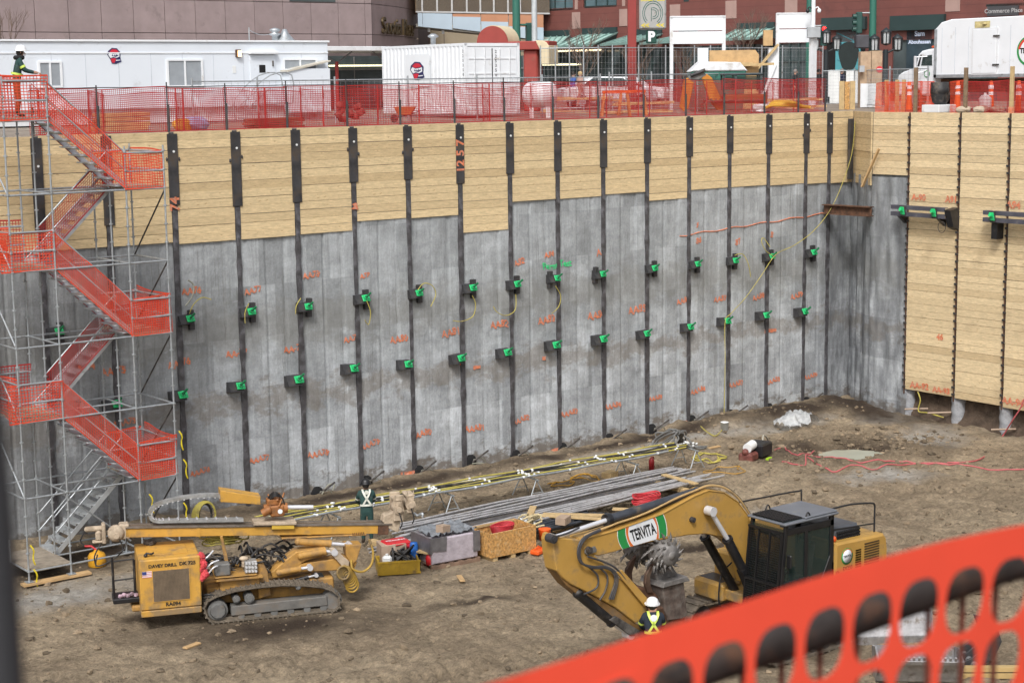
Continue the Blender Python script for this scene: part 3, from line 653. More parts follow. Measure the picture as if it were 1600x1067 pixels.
# hoses and tubes on the wall
def wall_hose(pts, label, m=hose_y, r=.015, y=W-.33, name='hose', group=None):
    P = [on_y(a, b_, y - .08*random.random()) for a, b_ in pts]; c = sum(P, Vector())/len(P)
    mb = MB(); mb.tube([p-c for p in smooth_pts(P, 5)], r, 6); return solo(name, mb, m, label, 'hose', c, 0, group)
G = 'yellow grout tubes hanging at the upper anchors'
for pts, lab in (([(296, 490), (303, 475), (316, 465), (330, 468)], 'yellow tube arching up to the right from the anchor nearest the stair tower'),
    ([(383, 505), (383, 488), (389, 474)], 'short yellow tube over the second upper anchor from the stair tower'),
    ([(462, 491), (463, 478), (470, 466)], 'short yellow tube over the third upper anchor from the stair tower'),
    ([(573, 470), (579, 488), (576, 507), (570, 500)], 'yellow tube hanging straight below the fourth upper anchor'),
    ([(653, 453), (662, 443), (675, 446), (681, 460), (673, 479)], 'wide hoop of yellow tube beside the fifth upper anchor'),
    ([(738, 462), (743, 475), (739, 494), (722, 502), (708, 501)], 'yellow tube curling down left from the sixth upper anchor'),
    ([(806, 460), (805, 484), (791, 493), (777, 488), (771, 479)], 'yellow tube curling down left from the seventh upper anchor'),
    ([(868, 447), (876, 462), (873, 479), (862, 490)], 'yellow tube bent below the green sprayed words'),
    ([(1148, 399), (1160, 397), (1169, 412), (1173, 433)], 'yellow tube bending right from the third upper anchor before the corner'),
    ([(1208, 400), (1197, 392), (1190, 378), (1193, 372), (1203, 386)], 'small loop of yellow tube above the upper anchor with the long line')):
    wall_hose(pts, lab, group=G)
wall_hose([(1336, 190), (1331, 240), (1315, 290), (1296, 330), (1270, 362), (1240, 384), (1212, 398), (1190, 430), (1165, 465), (1142, 490), (1133, 503), (1133, 560), (1132, 620), (1130, 660), (1122, 681), (1108, 674), (1098, 660)], 'long thin yellow line hanging from the street down the wall to the ground', r=.014, y=W-.45, name='air_line')
for pts, lab in (([(655, 741), (672, 738), (690, 745), (698, 758), (690, 768)], 'grey grout tube bent in a wide arc on the wall foot'), ([(738, 724), (755, 724), (768, 735), (772, 748)], 'grey grout tube arc right of the wide grey arc'), ([(503, 772), (512, 758), (522, 756), (520, 766)], 'pale tube hooked over the rod behind the drill mast'), ([(290, 478), (301, 462), (302, 445), (294, 438)], 'thin black wire curled above the leftmost anchor')):
    wall_hose(pts, lab, mat('grey_tube', (.3, .3, .24)), .022, W-.2, group='grout tubes on the wall')
# spray paint on the concrete: children of the wall
def spray(txt, px, py, hpx, m=spray_or, tilt=0, bold=.003):
    P = on_y(px, py, W); sz = hpx/50*1.35*random.uniform(.92, 1.08); tilt = tilt or random.uniform(-.08, .1); vs_, fs = text_mesh(txt, sz, 0, 'CENTER', bold+.006, .95); q = MB(); vv = []
    ct, st_ = cos(tilt), sin(tilt)
    for v in vs_:
        a, b_ = v[0]*ct-v[1]*st_, v[0]*st_+v[1]*ct; x, z = P.x+a+.02*sin(v[1]*40), P.z+b_+.03*sin(v[0]*9)
        vv.append((x, min(wall_y(x, z), wall_y(x+.03, z), wall_y(x-.03, z))-.022, z))
    q.add(vv, fs); q.build('paint_mark', m, wallL)
for a in ((300, 455, 'AA76', 11), (395, 454, 'AA77', 10), (487, 430, 'AA78', 10), (570, 431, 'A79', 8), (812, 410, 'A82', 11), (858, 398, 'A84', 10), (935, 395, 'A', 12), (1092, 376, '86', 11), (1153, 378, '87', 11), (1206, 367, '8', 11), (1090, 352, '5', 9),
    (281, 568, 'AA-76', 11), (370, 552, 'AA-77', 10), (460, 545, 'AA-78', 10), (549, 529, 'AA79', 10), (623, 530, 'AA80', 12), (705, 520, 'AA81', 13), (780, 507, 'AA82', 13), (854, 500, 'AA83', 13), (932, 493, 'AA84', 13), (996, 484, 'AA85', 13), (1067, 470, 'AA86', 11), (1125, 467, 'AA87', 11), (1186, 464, 'AA88', 11), (1245, 462, 'AA89', 11),
    (405, 717, 'AAA77', 9), (498, 709, 'AAA78', 10), (578, 694, 'AAA79', 9), (658, 678, 'AAA80', 10), (742, 669, 'AAA81', 10), (815, 656, 'AAA82', 10), (889, 645, 'AAA83', 10), (957, 634, 'AAA84', 10), (1025, 622, 'AAA85', 9), (1091, 610, 'AAA86', 10), (1150, 600, 'AAA87', 10), (1208, 595, 'AAA88', 10), (1267, 588, 'AAA89', 10), (313, 737, 'AAA76', 9),
    (178, 580, 'AA-75', 11), (195, 660, 'AAA75', 9), (130, 575, 'AA-74', 10)): spray(a[2], a[0], a[1], a[3])
spray('Perm Test', 870, 414, 11, spray_gr)
for px, py, wpx in ((636, 739, 22), (868, 703, 16), (1072, 659, 24), (1243, 631, 18), (1204, 517, 26), (745, 574, 12), (722, 568, 7), (850, 560, 6), (612, 769, 10)):
    P = on_y(px, py, W); L_ = wpx/40; q = MB(); n = 8
    top = [(P.x-L_/2+L_*i/n, P.z+.05+.03*random.random()) for i in range(n+1)]; bot = [(P.x+L_/2-L_*i/n, P.z-.04-.03*random.random()) for i in range(n+1)]
    q.add([(x, wall_y(x, z)-.03, z) for x, z in top+bot], [tuple(range(len(top+bot)))]); q.build('paint_mark', spray_or, wallL)
q = MB(); pts = [on_y(1062+(1293-1062)*i/24, 369-36*i/24 + 1.5*sin(i*1.3), W) for i in range(25)]; q.tube([(p.x, wall_y(p.x, p.z)-.012, p.z) for p in pts], .022, 5); q.build('paint_line', spray_or, wallL)
panels = [o for o in COL.objects if o.name.startswith('lagging_panel') and o.get('group') == 'timber lagging panels of the right hand wall']
for px, py, txt, h in ((1436, 309, 'A-90', 12), (1487, 312, 'A91', 12), (1584, 321, 'A94', 13), (1469, 527, '46', 11), (1437, 603, 'AA-92', 12), (1471, 610, 'AA-93', 11), (1583, 628, 'AA-94', 13)):
    P = on_x(px, py, XR); pn = max((o for o in panels if o.location.y >= P.y), key=lambda o: -o.location.y)
    q = MB(); put_text(q, txt, h/50*1.35, (pn.location.y-P.y, -.02, P.z), (1, 0, 0), (0, 0, 1), bold=.014); q.build('paint_mark', spray_or, pn)

# ------------------------------------------------------------------ nets
def net(mb, A, B, C, D, cell=.08, wd=.02, wob=.03, seed=0, diag=False):
    """bilinear net: A bottom left, B bottom right, C top right, D top left"""
    A, B, C, D = map(Vector, (A, B, C, D)); U = max((B-A).length, (C-D).length); V = max((D-A).length, (C-B).length)
    nu, nv = max(2, round(U/cell)), max(2, round(V/cell)); N = (B-A).cross(D-A).normalized(); ph = random.random()*9
    def P(u, v):
        p = A*(1-u)*(1-v)+B*u*(1-v)+C*u*v+D*(1-u)*v
        return p + N*(wob*(sin(u*U*2.1+ph+v*1.7)+.6*sin(v*V*4+u*U*3.3+ph*2))) + Vector((0, 0, -wob*.6*(1-cos(u*U*2.5+ph))*v))
    hu, hv = wd/2/U, wd/2/V
    def strip(pts):
        n = len(mb.v); mb.v += [tuple(p) for ab in pts for p in ab]; k = len(pts)
        for i in range(k-1): mb.f.append((n+2*i, n+2*i+1, n+2*i+3, n+2*i+2)); mb.sm.append(True)
    sv, su = max(2, int(V/.3)+1), max(2, int(U/.3)+1)
    for i in range(nu+1):
        u = i/nu; strip([(P(u-hu, j/sv), P(u+hu, j/sv)) for j in range(sv+1)])
    for j in range(nv+1):
        v = j/nv; k = 2.2 if j in (0, nv) else 1; strip([(P(i/su, v-hv*k)+N*.003, P(i/su, v+hv*k)+N*.003) for i in range(su+1)])
    return mb

# ------------------------------------------------------------------ scaffold stair tower
def stair_tower():
    SX = [16.45, 17.6, 19.65, 20.75]; YF, YM, YB = 41.8, 42.82, 43.82
    O = Vector((18.6, 42.8, FLOOR)); t = thing('stair_tower', 'tall galvanised scaffold stair tower wrapped in orange netting at the left of the pit', 'scaffold stairs', O)
    def L_(x, y, z): return Vector((x, y, z))-O
    lefts = [.52, -3.26, -7.13]; rights = [-1.33, -5.2, -9.1]; base = -11.02
    levels = sorted(lefts+rights+[base])
    def tube_part(name, a, b, r=.026, m=galv, rings=False):
        q = MB(); q.tube([L_(*a), L_(*b)], r, 8)
        if rings:
            z = a[2]+.25
            while z < b[2]-.1: q.cyl(L_(a[0], a[1], z), L_(a[0], a[1], z+.035), .052, n=10); z += .485
        q.build(name, m, t)
    for i, x in enumerate(SX):
        for y in (YF, YM, YB):
            if y == YM and i in (0, 3): continue
            top = 1.62 if i < 2 else -.2
            tube_part('standard', (x, y, -11.28), (x, y, top if y != YM else (top if i > 1 else .5)), rings=True)
            q = MB(); q.box(-.1, .1, -.1, .1, -.02, .0); q.cyl((0, 0, 0), (0, 0, .12), .03); q.xf(Matrix.Translation(L_(x, y, -11.27))); q.build('base_plate', galv, t)
    q = MB(); q.box(-.75, 1.1, -.13, .13, -.03, .03); q.xf(Matrix.Translation(L_(17.0, YF-.02, -11.33))); q.build('sole_board', plywood, t)
    for z in levels:
        for y in (YF, YB):
            tube_part('ledger', (SX[0], y, z), (SX[3] if z < .4 else SX[1], y, z))
        for i, x in enumerate(SX):
            if z > .4 and i > 1: continue
            tube_part('transom', (x, YF, z), (x, YB, z))
        tube_part('ledger', (SX[1], YM, z), (SX[2], YM, z)) if z < .4 else None
    for z in lefts:
        for dz in (.5, .99):
            tube_part('guard_rail', (SX[0], YF, z+dz), (SX[1], YF, z+dz)); tube_part('guard_rail', (SX[0], YF, z+dz), (SX[0], YB, z+dz)); tube_part('guard_rail', (SX[0], YB, z+dz), (SX[1], YB, z+dz))
    for z in rights:
        for dz in (.47, .95):
            tube_part('guard_rail', (SX[2], YF, z+dz), (SX[3], YF, z+dz)); tube_part('guard_rail', (SX[3], YF, z+dz), (SX[3], YB, z+dz)); tube_part('guard_rail', (SX[2], YB, z+dz), (SX[3], YB, z+dz))
    for z in rights:
        tube_part('brace', (SX[3], YF, z-.05), (SX[3], YB, z-1.95), .022, steel_raw);  # end braces: bare steel, with the shade on them put into the tone
    for z in (-3.3, -7.2, -9.1):
        tube_part('brace', (SX[3], YF, z+.02), (SX[3], YB, z-1.8), .022, steel_raw) if z != -9.1 else None
    for z in lefts[1:]+[-9.1, -5.2, -1.33]:
        tube_part('brace', (SX[0], YF, z+.02), (SX[0], YB, z+1.8), .024)
    for z in (-1.33, -5.2): tube_part('brace', (SX[1], YB, z-1.85), (SX[2], YB, z+.0), .022)
    tube_part('brace', (SX[1], YM-.3, -9.15), (SX[2], YM-.3, -10.9), .022)
    # decks
    def deck(x0, x1, z, m):
        for i in range(4):
            w_ = (YB-YF-.06)/4; q = MB(); y = YF+.03+i*w_; q.box(x0, x1, y+.006, y+w_-.006, z-.03, z+.025, bev=.006); q.xf(Matrix.Translation(-O)); q.build('deck_board', m, t)
    for z in lefts+[base]: deck(SX[0]+.01, SX[1]+.02, z+.03, mat('deck_plywood', (.27, .23, .18), .85, 0, .25, 5, .3, (.17, .13, .1), 3))
    for z in rights: deck(SX[2]-.02, SX[3]-.01, z+.03, mat('deck_plywood', (.27, .23, .18)))
    # flights
    def flight(xa, za, xb, zb, y0, y1, netted, rails=True):
        """from the upper end (xa, za) to the lower end (xb, zb)"""
        s_ = MB(); D = Vector((xb-xa, 0, zb-za)); n = 9
        up_ = .1 if y0 < 42 else -.06
        for y in (y0+.05, y1-.05): s_.beam(L_(xa, y, za+up_), L_(xb, y, zb+up_), .03, .13)
        fl = s_.build('stair_flight', alu, t)
        for i in range(n):
            u = (i+.5)/n; q = MB(); p = L_(xa+(xb-xa)*u, (y0+y1)/2, za+(zb-za)*u+.0); q.cbox(p, (.27, y1-y0-.1, .035), bev=.006)
            sg = 1 if xb > xa else -1; q.cbox(p+Vector((sg*.13, 0, -.03)), (.015, y1-y0-.1, .07)); q.build('tread', alu, fl)
        if rails:
            ys = (y0+.01,) if netted else (y0+.01, y1-.01)
            for y in ys:
                for dz in (.52, .98): q = MB(); q.tube([L_(xa, y, za+dz), L_(xb, y, zb+dz)], .022, 8); q.build('handrail', galv, fl)
        if netted:
            q = MB(); y = y0-.015
            net(q, L_(xa, y, za+.02), L_(xb, y, zb+.02), L_(xb, y, zb+.97), L_(xa, y, za+.97), .082, .0195, .02); 
            q.build('stair_net', net_rd if y0 > 42 else net_or, fl)
            if y0 < 42:
                q = MB(); y = y1-.05; net(q, L_(xa, y, za+.0), L_(xb, y, zb+.0), L_(xb, y, zb+.93), L_(xa, y, za+.93), .082, .013, .02); q.build('stair_net', net_rd, fl)
    for i, z in enumerate(lefts):
        flight(SX[1], z, SX[2], rights[i], YF+.02, YM-.05, True)
        lo = lefts[i+1] if i < 2 else base
        flight(SX[2], rights[i], SX[1], lo, YM+.05, YB-.03, i < 2)
    # nets round the landings
    for i, z in enumerate(lefts):
        for k, (a, b_) in enumerate((((SX[0]-.3, YF-.03), (SX[1]+.03, YF-.03)), ((SX[0]-.02, YF), (SX[0]-.02, YB)), ((SX[0]-.3, YB), (SX[1], YB)))):
            q = MB(); h = 1.12 if i == 0 else .98+.1*k
            net(q, L_(a[0], a[1], z+.02), L_(b_[0], b_[1], z+.02), L_(b_[0], b_[1], z+h), L_(a[0], a[1], z+h+.05), .085, .0195, .035); q.build('landing_net', net_or if k < 2 else net_rd, t)
        q = MB(); y = YB-.25; n_ = 12
        q.grid([L_(SX[0]-.3+(.9)*a/n_, y+.06*sin(a*1.7+b_), z+.06+(.62)*b_/6) for b_ in range(7) for a in range(n_+1)], n_+1, 7); q.build('toe_sheet', net_or, t) if i != 2 else None
    for i, z in enumerate(rights):
        for k, (a, b_) in enumerate((((SX[2]-.05, YF-.03), (SX[3]+.02, YF-.03)), ((SX[3]+.02, YF), (SX[3]+.02, YB)), ((SX[2], YB), (SX[3], YB)))):
            q = MB(); h = (1.02, 1.05, .95)[k]+.05*i
            net(q, L_(a[0], a[1], z+.02), L_(b_[0], b_[1], z+.02), L_(b_[0], b_[1], z+h), L_(a[0], a[1], z+h-.06), .066 if i else .075, .0175, .035); q.build('landing_net', net_or, t)
        if i: 
            q = MB(); net(q, L_(SX[2]-.1, YF+.35, z+.05), L_(SX[3], YF+.3, z+.05), L_(SX[3], YF+.3, z+.9), L_(SX[2]-.25, YF+.35, z+.85), .07, .018, .06); q.build('landing_net', net_rd, t)
    # caution tape tied to the legs
    for x, y, z in ((20.85, YF, -7.9), (20.95, YF, -8.7), (19.9, YF, -9.5), (20.9, YF, -9.9), (16.5, YF-.04, -10.3), (16.55, YF-.05, -10.95)):
        q = MB(); pts = [L_(x+.12*k/6+.04*sin(k), y-.05+.02*cos(k*2), z-.55*k/6) for k in range(7)]
        q.grid([p+Vector((d, 0, d*.2)) for p in pts for d in (-.02, .02)], 2, 7); q.build('caution_tape', mat('caution_tape', (.62, .5, .02), .5, 0, .1), t)
    q = MB(); q.cbox(L_(16.05, 42.6, -10.6), (.5, .02, .6)); q.build('safety_sign', white_dirty, t)
stair_tower()

# ------------------------------------------------------------------ people: one skinned body each
skin_m = mat('skin', (.42, .23, .16), .6, 0, .08); 
def person(loc, rz, J, radii, label, cloth, slots=None, hat=None, extra=None, group=None):
    """J: joint dict in metres; body grown with a skin modifier, then frozen"""
    t = thing('person', label, 'person', loc, rz, group)
    chain = [('pelvis', 'waist'), ('waist', 'chest'), ('chest', 'neck'), ('neck', 'head'), ('head', 'crown')]
    for s_ in ('l', 'r'):
        chain += [('pelvis', 'hip'+s_), ('hip'+s_, 'knee'+s_), ('knee'+s_, 'ankle'+s_), ('ankle'+s_, 'toe'+s_), ('chest', 'sho'+s_), ('sho'+s_, 'elb'+s_), ('elb'+s_, 'wri'+s_), ('wri'+s_, 'palm'+s_)]
    names = ['pelvis'] + [b for a, b in chain]; idx = {n: i for i, n in enumerate(names)}
    me = bpy.data.meshes.new('body'); me.from_pydata([J[n] for n in names], [(idx[a], idx[b]) for a, b in chain], []); o = bpy.data.objects.new('body', me); COL.objects.link(o)
    md = o.modifiers.new('s', 'SKIN'); md.use_smooth_shade = True; o.modifiers.new('u', 'SUBSURF').levels = 1; o.modifiers['u'].render_levels = 1
    for n in names:
        k = n[:-1] if n[:-1] in radii else n; r = radii[k]; me.skin_vertices[0].data[idx[n]].radius = r if isinstance(r, tuple) else (r, r)
    me.skin_vertices[0].data[0].use_root = True
    dg = bpy.context.evaluated_depsgraph_get(); m2 = bpy.data.meshes.new_from_object(o.evaluated_get(dg)); bpy.data.objects.remove(o)
    mb = MB(); mb.v = [tuple(v.co) for v in m2.vertices]; mb.f = [tuple(p.vertices) for p in m2.polygons]; mb.sm = [True]*len(mb.f); bpy.data.meshes.remove(m2)
    for s_ in ('l', 'r'):       # five fingers, bent, rooted in the palm
        w_, p_ = Vector(J['wri'+s_]), Vector(J['palm'+s_]); d = (p_-w_).normalized(); side = d.cross(Vector((0, 0, 1)))
        side = side.normalized() if side.length > .1 else Vector((1, 0, 0)); dn = side.cross(d).normalized()
        if dn.z > 0: dn = -dn
        for k, ln in enumerate((.075, .085, .08, .062)):
            b0 = p_+side*((k-1.5)*.021)+d*.01; mb.tube([b0, b0+d*ln*.5, b0+d*ln*.75+dn*ln*.35, b0+d*ln*.65+dn*ln*.7], [.0095, .009, .008, .006], 6)
        b0 = p_-d*.04+side*.035; mb.tube([b0, b0+side*.03+d*.03, b0+side*.025+d*.06+dn*.02], [.011, .01, .007], 6)
    hd = Vector(J['head']); nk = Vector(J['neck']); fw = Vector(J['face']).normalized(); rt = fw.cross(Vector((0, 0, 1))).normalized()
    mb.ball(hd+fw*.098+Vector((0, 0, -.01)), (.017, .017, .026), 6, 5)        # nose
    for s_ in (-1, 1): mb.ball(hd+rt*(.082*s_)+Vector((0, 0, .0)), (.018, .018, .032), 6, 5)
    body = mb.build('body', cloth, t)
    mats = [skin_m, mat('work_boots', (.05, .035, .025), .7)]
    for m in mats: body.data.materials.append(m)
    for p in body.data.polygons:
        c = p.center
        if (c-Vector(nk)).dot(Vector(J['head'])-nk) > .0005 and (c-hd).length < .22: p.material_index = 1
        for s_ in ('l', 'r'):
            if (c-Vector(J['palm'+s_])).length < .13 and (c-Vector(J['palm'+s_])).length < (c-Vector(J['elb'+s_])).length-.08: p.material_index = 1
            if c.z < Vector(J['ankle'+s_]).z+.07 and (c-Vector(J['ankle'+s_])).length < .3: p.material_index = 2
    f = MB()
    for s_ in (-1, 1): f.ball(hd+fw*.088+rt*(.033*s_)+Vector((0, 0, .018)), (.011, .011, .008), 6, 4)
    f.build('eyes', black_void, t)
    f = MB(); f.cbox(hd+fw*.094+Vector((0, 0, -.055)), (.035, .035, .012), (0, 0, math.atan2(fw.y, fw.x)), .005); f.build('mouth', mat('lips', (.25, .1, .08)), t)
    if hat:
        kind, m = hat; f = MB(); prof = [(.145, -.0), (.136, .02), (.128, .06), (.108, .1), (.07, .13), (.025, .142), (.001, .144)]
        if kind == 'hair': f.ball(hd+Vector((0, 0, .035))-fw*.015, (.105, .105, .105), 12, 8, .08); f.build('hair', m, t)
        else:
            f.lathe(prof, tuple(hd+Vector((0, 0, .045))), 16)
            f.prism([(.185*cos(a)*(1.0), .165*sin(a)) for a in np.linspace(0, 2*pi, 20)[:-1]], .0, .014, 'z'); n0 = len(f.v)-19*2
            M = Matrix.Translation(hd+Vector((0, 0, .042))+fw*.03) @ Matrix.Rotation(math.atan2(fw.y, fw.x), 4, 'Z')
            f.v[n0:] = [tuple(M @ Vector(v)) for v in f.v[n0:]]; f.build('hard_hat', m, t)
            f = MB(); f.lathe([(.07, -.09), (.094, -.04), (.098, .02), (.09, .05)], tuple(hd-fw*.03), 14); 
            f.v = [v for v in f.v]; f.build('hair', mat('dark_hair', (.02, .015, .012), .8), t) if extra != 'nohair' else None
    return t, body
RAD = dict(pelvis=(.17, .13), waist=(.165, .125), chest=(.19, .135), neck=(.062, .062), head=(.088, .1), crown=(.06, .07), hip=(.1, .105), knee=(.074, .074), ankle=(.052, .052), toe=(.045, .04), sho=(.085, .085), elb=(.058, .058), wri=(.04, .04), palm=(.036, .024))
def stand(lean=0.0, face=(1, 0, 0), arms='down', h=1.78, walk=0):
    k = h/1.78; J = dict(pelvis=(0, 0, .95), waist=(lean*.12, 0, 1.1), chest=(lean*.35, 0, 1.34), neck=(lean*.5+.01, 0, 1.51), head=(lean*.56+.03, 0, 1.64), crown=(lean*.56+.03, 0, 1.73))
    for s_, y in (('l', .1), ('r', -.1)):
        f = walk if s_ == 'l' else -walk
        J['hip'+s_] = (0, y, .88); J['knee'+s_] = (.03+f*.5, y*1.05, .49); J['ankle'+s_] = (-.01+f*.75, y*1.1, .09); J['toe'+s_] = (.17+f*.75, y*1.25, .045)
        ys = .2 if s_ == 'l' else -.2; cx = lean*.38
        J['sho'+s_] = (cx, ys*.92, 1.43)
        if arms == 'down': J['elb'+s_] = (cx-.02, ys*1.2, 1.14); J['wri'+s_] = (cx+.08, ys*1.2, .9); J['palm'+s_] = (cx+.11, ys*1.18, .81)
        elif arms == 'rail': J['elb'+s_] = (cx+.13, ys*1.1, 1.19); J['wri'+s_] = (cx+.38, ys*.9, 1.13); J['palm'+s_] = (cx+.46, ys*.85, 1.12)
        else: J['elb'+s_] = (cx+.16, ys*1.2, 1.18); J['wri'+s_] = (cx+.36, ys*.6, 1.02); J['palm'+s_] = (cx+.43, ys*.45, 1.0)
    J = {a: Vector(b)*k for a, b in J.items()}; J['face'] = Vector(face); return J
cov = mat('dark_green_coverall', (.018, .055, .05), .85, 0, .25, 6, .1, (.12, .1, .08), 4, .006, 25)
cov_or = mat('orange_work_trousers', (.33, .06, .02), .85, 0, .2, 6)
hi_y = mat('reflective_yellow_tape', (.55, .7, .12), .45, 0, .08)
hi_w = mat('reflective_pale_tape', (.6, .62, .55), .4, 0, .08)
hat_w = mat('white_hard_hat', (.78, .79, .8), .35, 0, .04)
def vest_tape(t, J, back=True, m=hi_y, cross=True, waist=True):
    """braces of reflective tape over the shoulders, crossing on the back"""
    c, wst = Vector(J['chest']), Vector(J['waist']); up = (c-wst).normalized(); sd = Vector((0, 1, 0)); out = -up.cross(sd).normalized()
    if out.x > 0: out = -out
    f = MB()
    for s_ in (-1, 1):
        pts = [(.1*s_, .19, -.055), (.105*s_, .2, .03), (.095*s_, .13, .125), (.05*s_, .02, .148), (-.02*s_, -.1, .142), (-.1*s_, -.22, .13)] if cross else [(.1*s_, .19, -.055), (.105*s_, .2, .03), (.1*s_, .12, .125), (.1*s_, -.02, .14), (.1*s_, -.2, .135)]
        P = [c+sd*a+up*b_+out*(q+.012) for a, b_, q in pts]
        f.grid([p+(sd*.03 if i > 1 else sd*.026)*e for i, p in enumerate(P) for e in (-1, 1)], 2, len(P))
        P = [c+sd*(.1*s_)+up*b_-out*q for b_, q in ((.19, .06), (.1, .15), (-.02, .16), (-.2, .15))]; f.grid([p+sd*.026*e for p in P for e in (-1, 1)], 2, len(P))
    if waist:
        P = [wst+sd*(.185*cos(a))+out*(.15*sin(a)) for a in np.linspace(0, 2*pi, 20)]; f.grid([p+up*.028*e for p in P for e in (-1, 1)], 2, len(P))
    f.build('reflective_tape', m, t)
    for s_ in ('l', 'r'):
        e, w_ = Vector(J['elb'+s_]), Vector(J['sho'+s_]); p = e.lerp(w_, .35); d = (w_-e).normalized(); f = MB(); f.cyl(p-d*.028, p+d*.028, .073, n=12, cap=False); f.build('arm_band', m, t)
# worker on the top landing, looking down the stairs
J = stand(.22, (1, -.15, -.35), 'rail'); t, bd = person((17.12, 42.5, .58), -.35, J, RAD, 'worker in white hard hat and green jacket standing at the top stair landing', cov, hat=('hat', hat_w))
bd.data.materials.append(cov_or)
for p in bd.data.polygons:
    if p.center.z < .98 and p.material_index == 0 and abs(p.center.y) < .26 and p.center.x < .3: p.material_index = 3
vest_tape(t, J, cross=False)
q = MB(); 
for a in np.linspace(.6, 2*pi-.6, 14): q.ball(Vector(J['neck'])+Vector((-.03-.1*cos(a)*.9, .1*sin(a), -.0)), (.06, .06, .06), 8, 5)
q.build('hood', mat('black_hoodie', (.012, .012, .014), .9), t)
# worker at the wall seen from behind
P = on_z(580, 806, FLOOR+.05); pw_ = Vector((P.x, P.y, 0)); wl = on_y(580, 806, 43.3)
J = stand(.2, (1, 0, -.5), 'work', 1.8); t, bd = person((25.3, 39.42, -11.36), 1.1, J, RAD, 'worker in dark green coveralls with pale crossed tape, back turned, facing the wall', cov, hat=('hat', dark))
vest_tape(t, J, m=hi_w)
q = MB(); q.lathe([(.001, 0), (.06, .002)], tuple(Vector(J['chest'])+Vector((-.155, 0, .14))), 14, 'x'); q.build('back_badge', hi_w, t)
# worker beside the cutter head
J = stand(.16, (1, .1, -.7), 'work', 1.8)
WP = on_z(1035, 1040, FLOOR)
t, bd = person((23.78, 26.0, -11.32), .95, J, RAD, 'worker in white hard hat and yellow crossed braces bending by the cutter head', mat('navy_coverall', (.014, .022, .035), .85, 0, .2, 6), hat=('hat', hat_w))
vest_tape(t, J)
q = MB(); q.lathe([(.001, 0), (.075, .002)], tuple(Vector(J['chest'])+Vector((-.165, 0, .1))), 16, 'x'); q.build('back_badge', white, t)
# ------------------------------------------------------------------ machine paint
yel_rig = mat('yellow_rig_paint', (.52, .285, .05), .55, 0, .14, 2, .4, (.26, .17, .08), 2.6, low=(.58, (.2, .15, .095)))
yel_mud = mat('muddy_rig_paint', (.42, .23, .055), .65, 0, .25, 3, .62, (.17, .115, .07), 2.6)
yel_ex = mat('excavator_yellow_paint', (.43, .25, .058), .48, 0, .12, 1.2, .3, (.24, .165, .085), 2.4, coat=.05, low=(1.1, (.2, .15, .095)))
cream = mat('clay_covered_steel', (.42, .34, .25), .85, 0, .25, 5, .3, (.2, .15, .1), 4, .01, 25)
track_m = mat('dusty_track_steel', (.15, .125, .095), .8, .2, .4, 6, .4, (.23, .19, .145), 5, .006, 30)
chrome = mat('chrome_rod', (.7, .71, .74), .25, .35, .06, 3)
grey_pt = mat('grey_machine_paint', (.15, .15, .145), .6, .1, .2, 4, .3, (.2, .16, .12), 3)
redrag = mat('pink_red_cloth', (.55, .06, .07), .85, 0, .2, 5)
cab_glass = mat('cab_glazing', (.02, .04, .036), .05, 0, .1, 1, spec=.9, alpha=.6)
sticker = mat('black_lettering', (.015, .014, .013), .6, 0, .2, 20, .18, (.4, .22, .05), 18)

def crawler(parent, outline, y0, y1, pad, n_shoes, th=.035, grouser=.03, name='track'):
    """closed belt around an outline in the x-z plane with grouser plates"""
    P = [Vector((a, b)) for a, b in outline]; P.append(P[0]); seg = [(P[i+1]-P[i]).length for i in range(len(P)-1)]; L_ = sum(seg); pts = []
    for k in range(n_shoes):
        s_ = L_*k/n_shoes; i = 0
        while s_ > seg[i]: s_ -= seg[i]; i += 1
        d = (P[i+1]-P[i]).normalized(); pts.append((P[i]+d*s_, d))
    area = sum(P[i].x*P[i+1].y-P[i+1].x*P[i].y for i in range(len(P)-1)); sg = -1 if area > 0 else 1
    q = MB(); w_ = L_/n_shoes
    for p, d in pts:
        n = Vector((-d.y, d.x))*sg; M = Matrix(((d.x, 0, n.x, p.x), (0, 1, 0, 0), (d.y, 0, n.y, p.y), (0, 0, 0, 1)))
        q.box(-w_*.48, w_*.48, y0, y1, -th, 0, M); q.box(-w_*.45, -w_*.2, y0, y1, 0, grouser, M)
        ym = (y0+y1)/2; q.box(-w_*.5, w_*.5, ym-.12, ym-.05, -th-.05, -th, M); q.box(-w_*.5, w_*.5, ym+.05, ym+.12, -th-.05, -th, M)
    return q.build(name, track_m, parent)
def rbox(F, parent, name, pxa, pxb, yl, y0, y1, m, bev=.02, label=None):
    (xa, za), (xb, zb) = F.px(*pxa, yl), F.px(*pxb, yl); q = MB(); q.box(xa, xb, y0, y1, za, zb, bev=bev); return q.build(name, m, parent, label)
def ppoly(F, parent, name, pts, yl, y0, y1, m, bev=.012): q = MB(); q.prism(F.poly(pts, yl), y0, y1, 'y', bev); return q.build(name, m, parent)
def pv(F, px, py, y): a, b = F.px(px, py, y); return Vector((a, y, b))
def ram(F, parent, a, b, c, y, r, m, name='hydraulic_ram'):
    """barrel a-b, chrome rod b-c, all pixels on the local plane y"""
    A, B, C = pv(F, *a, y), pv(F, *b, y), pv(F, *c, y); q = MB(); q.cyl(A, B, r, n=14); q.cyl(B-(B-A).normalized()*.06, B, r*1.18, n=14); q.ball(tuple(A), r*1.1, 10, 6); o = q.build(name, m, parent)
    q = MB(); q.cyl(B, C, r*.52, n=12); q.cyl(C-Vector((0, r, 0)), C+Vector((0, r, 0)), r*1.0, n=12); q.build('rod', chrome, o); return o
def hoses(parent, name, list_, r, m, n=7):
    for L_ in list_: q = MB(); q.tube(smooth_pts(L_, 5), r, n); q.build(name, m, parent)

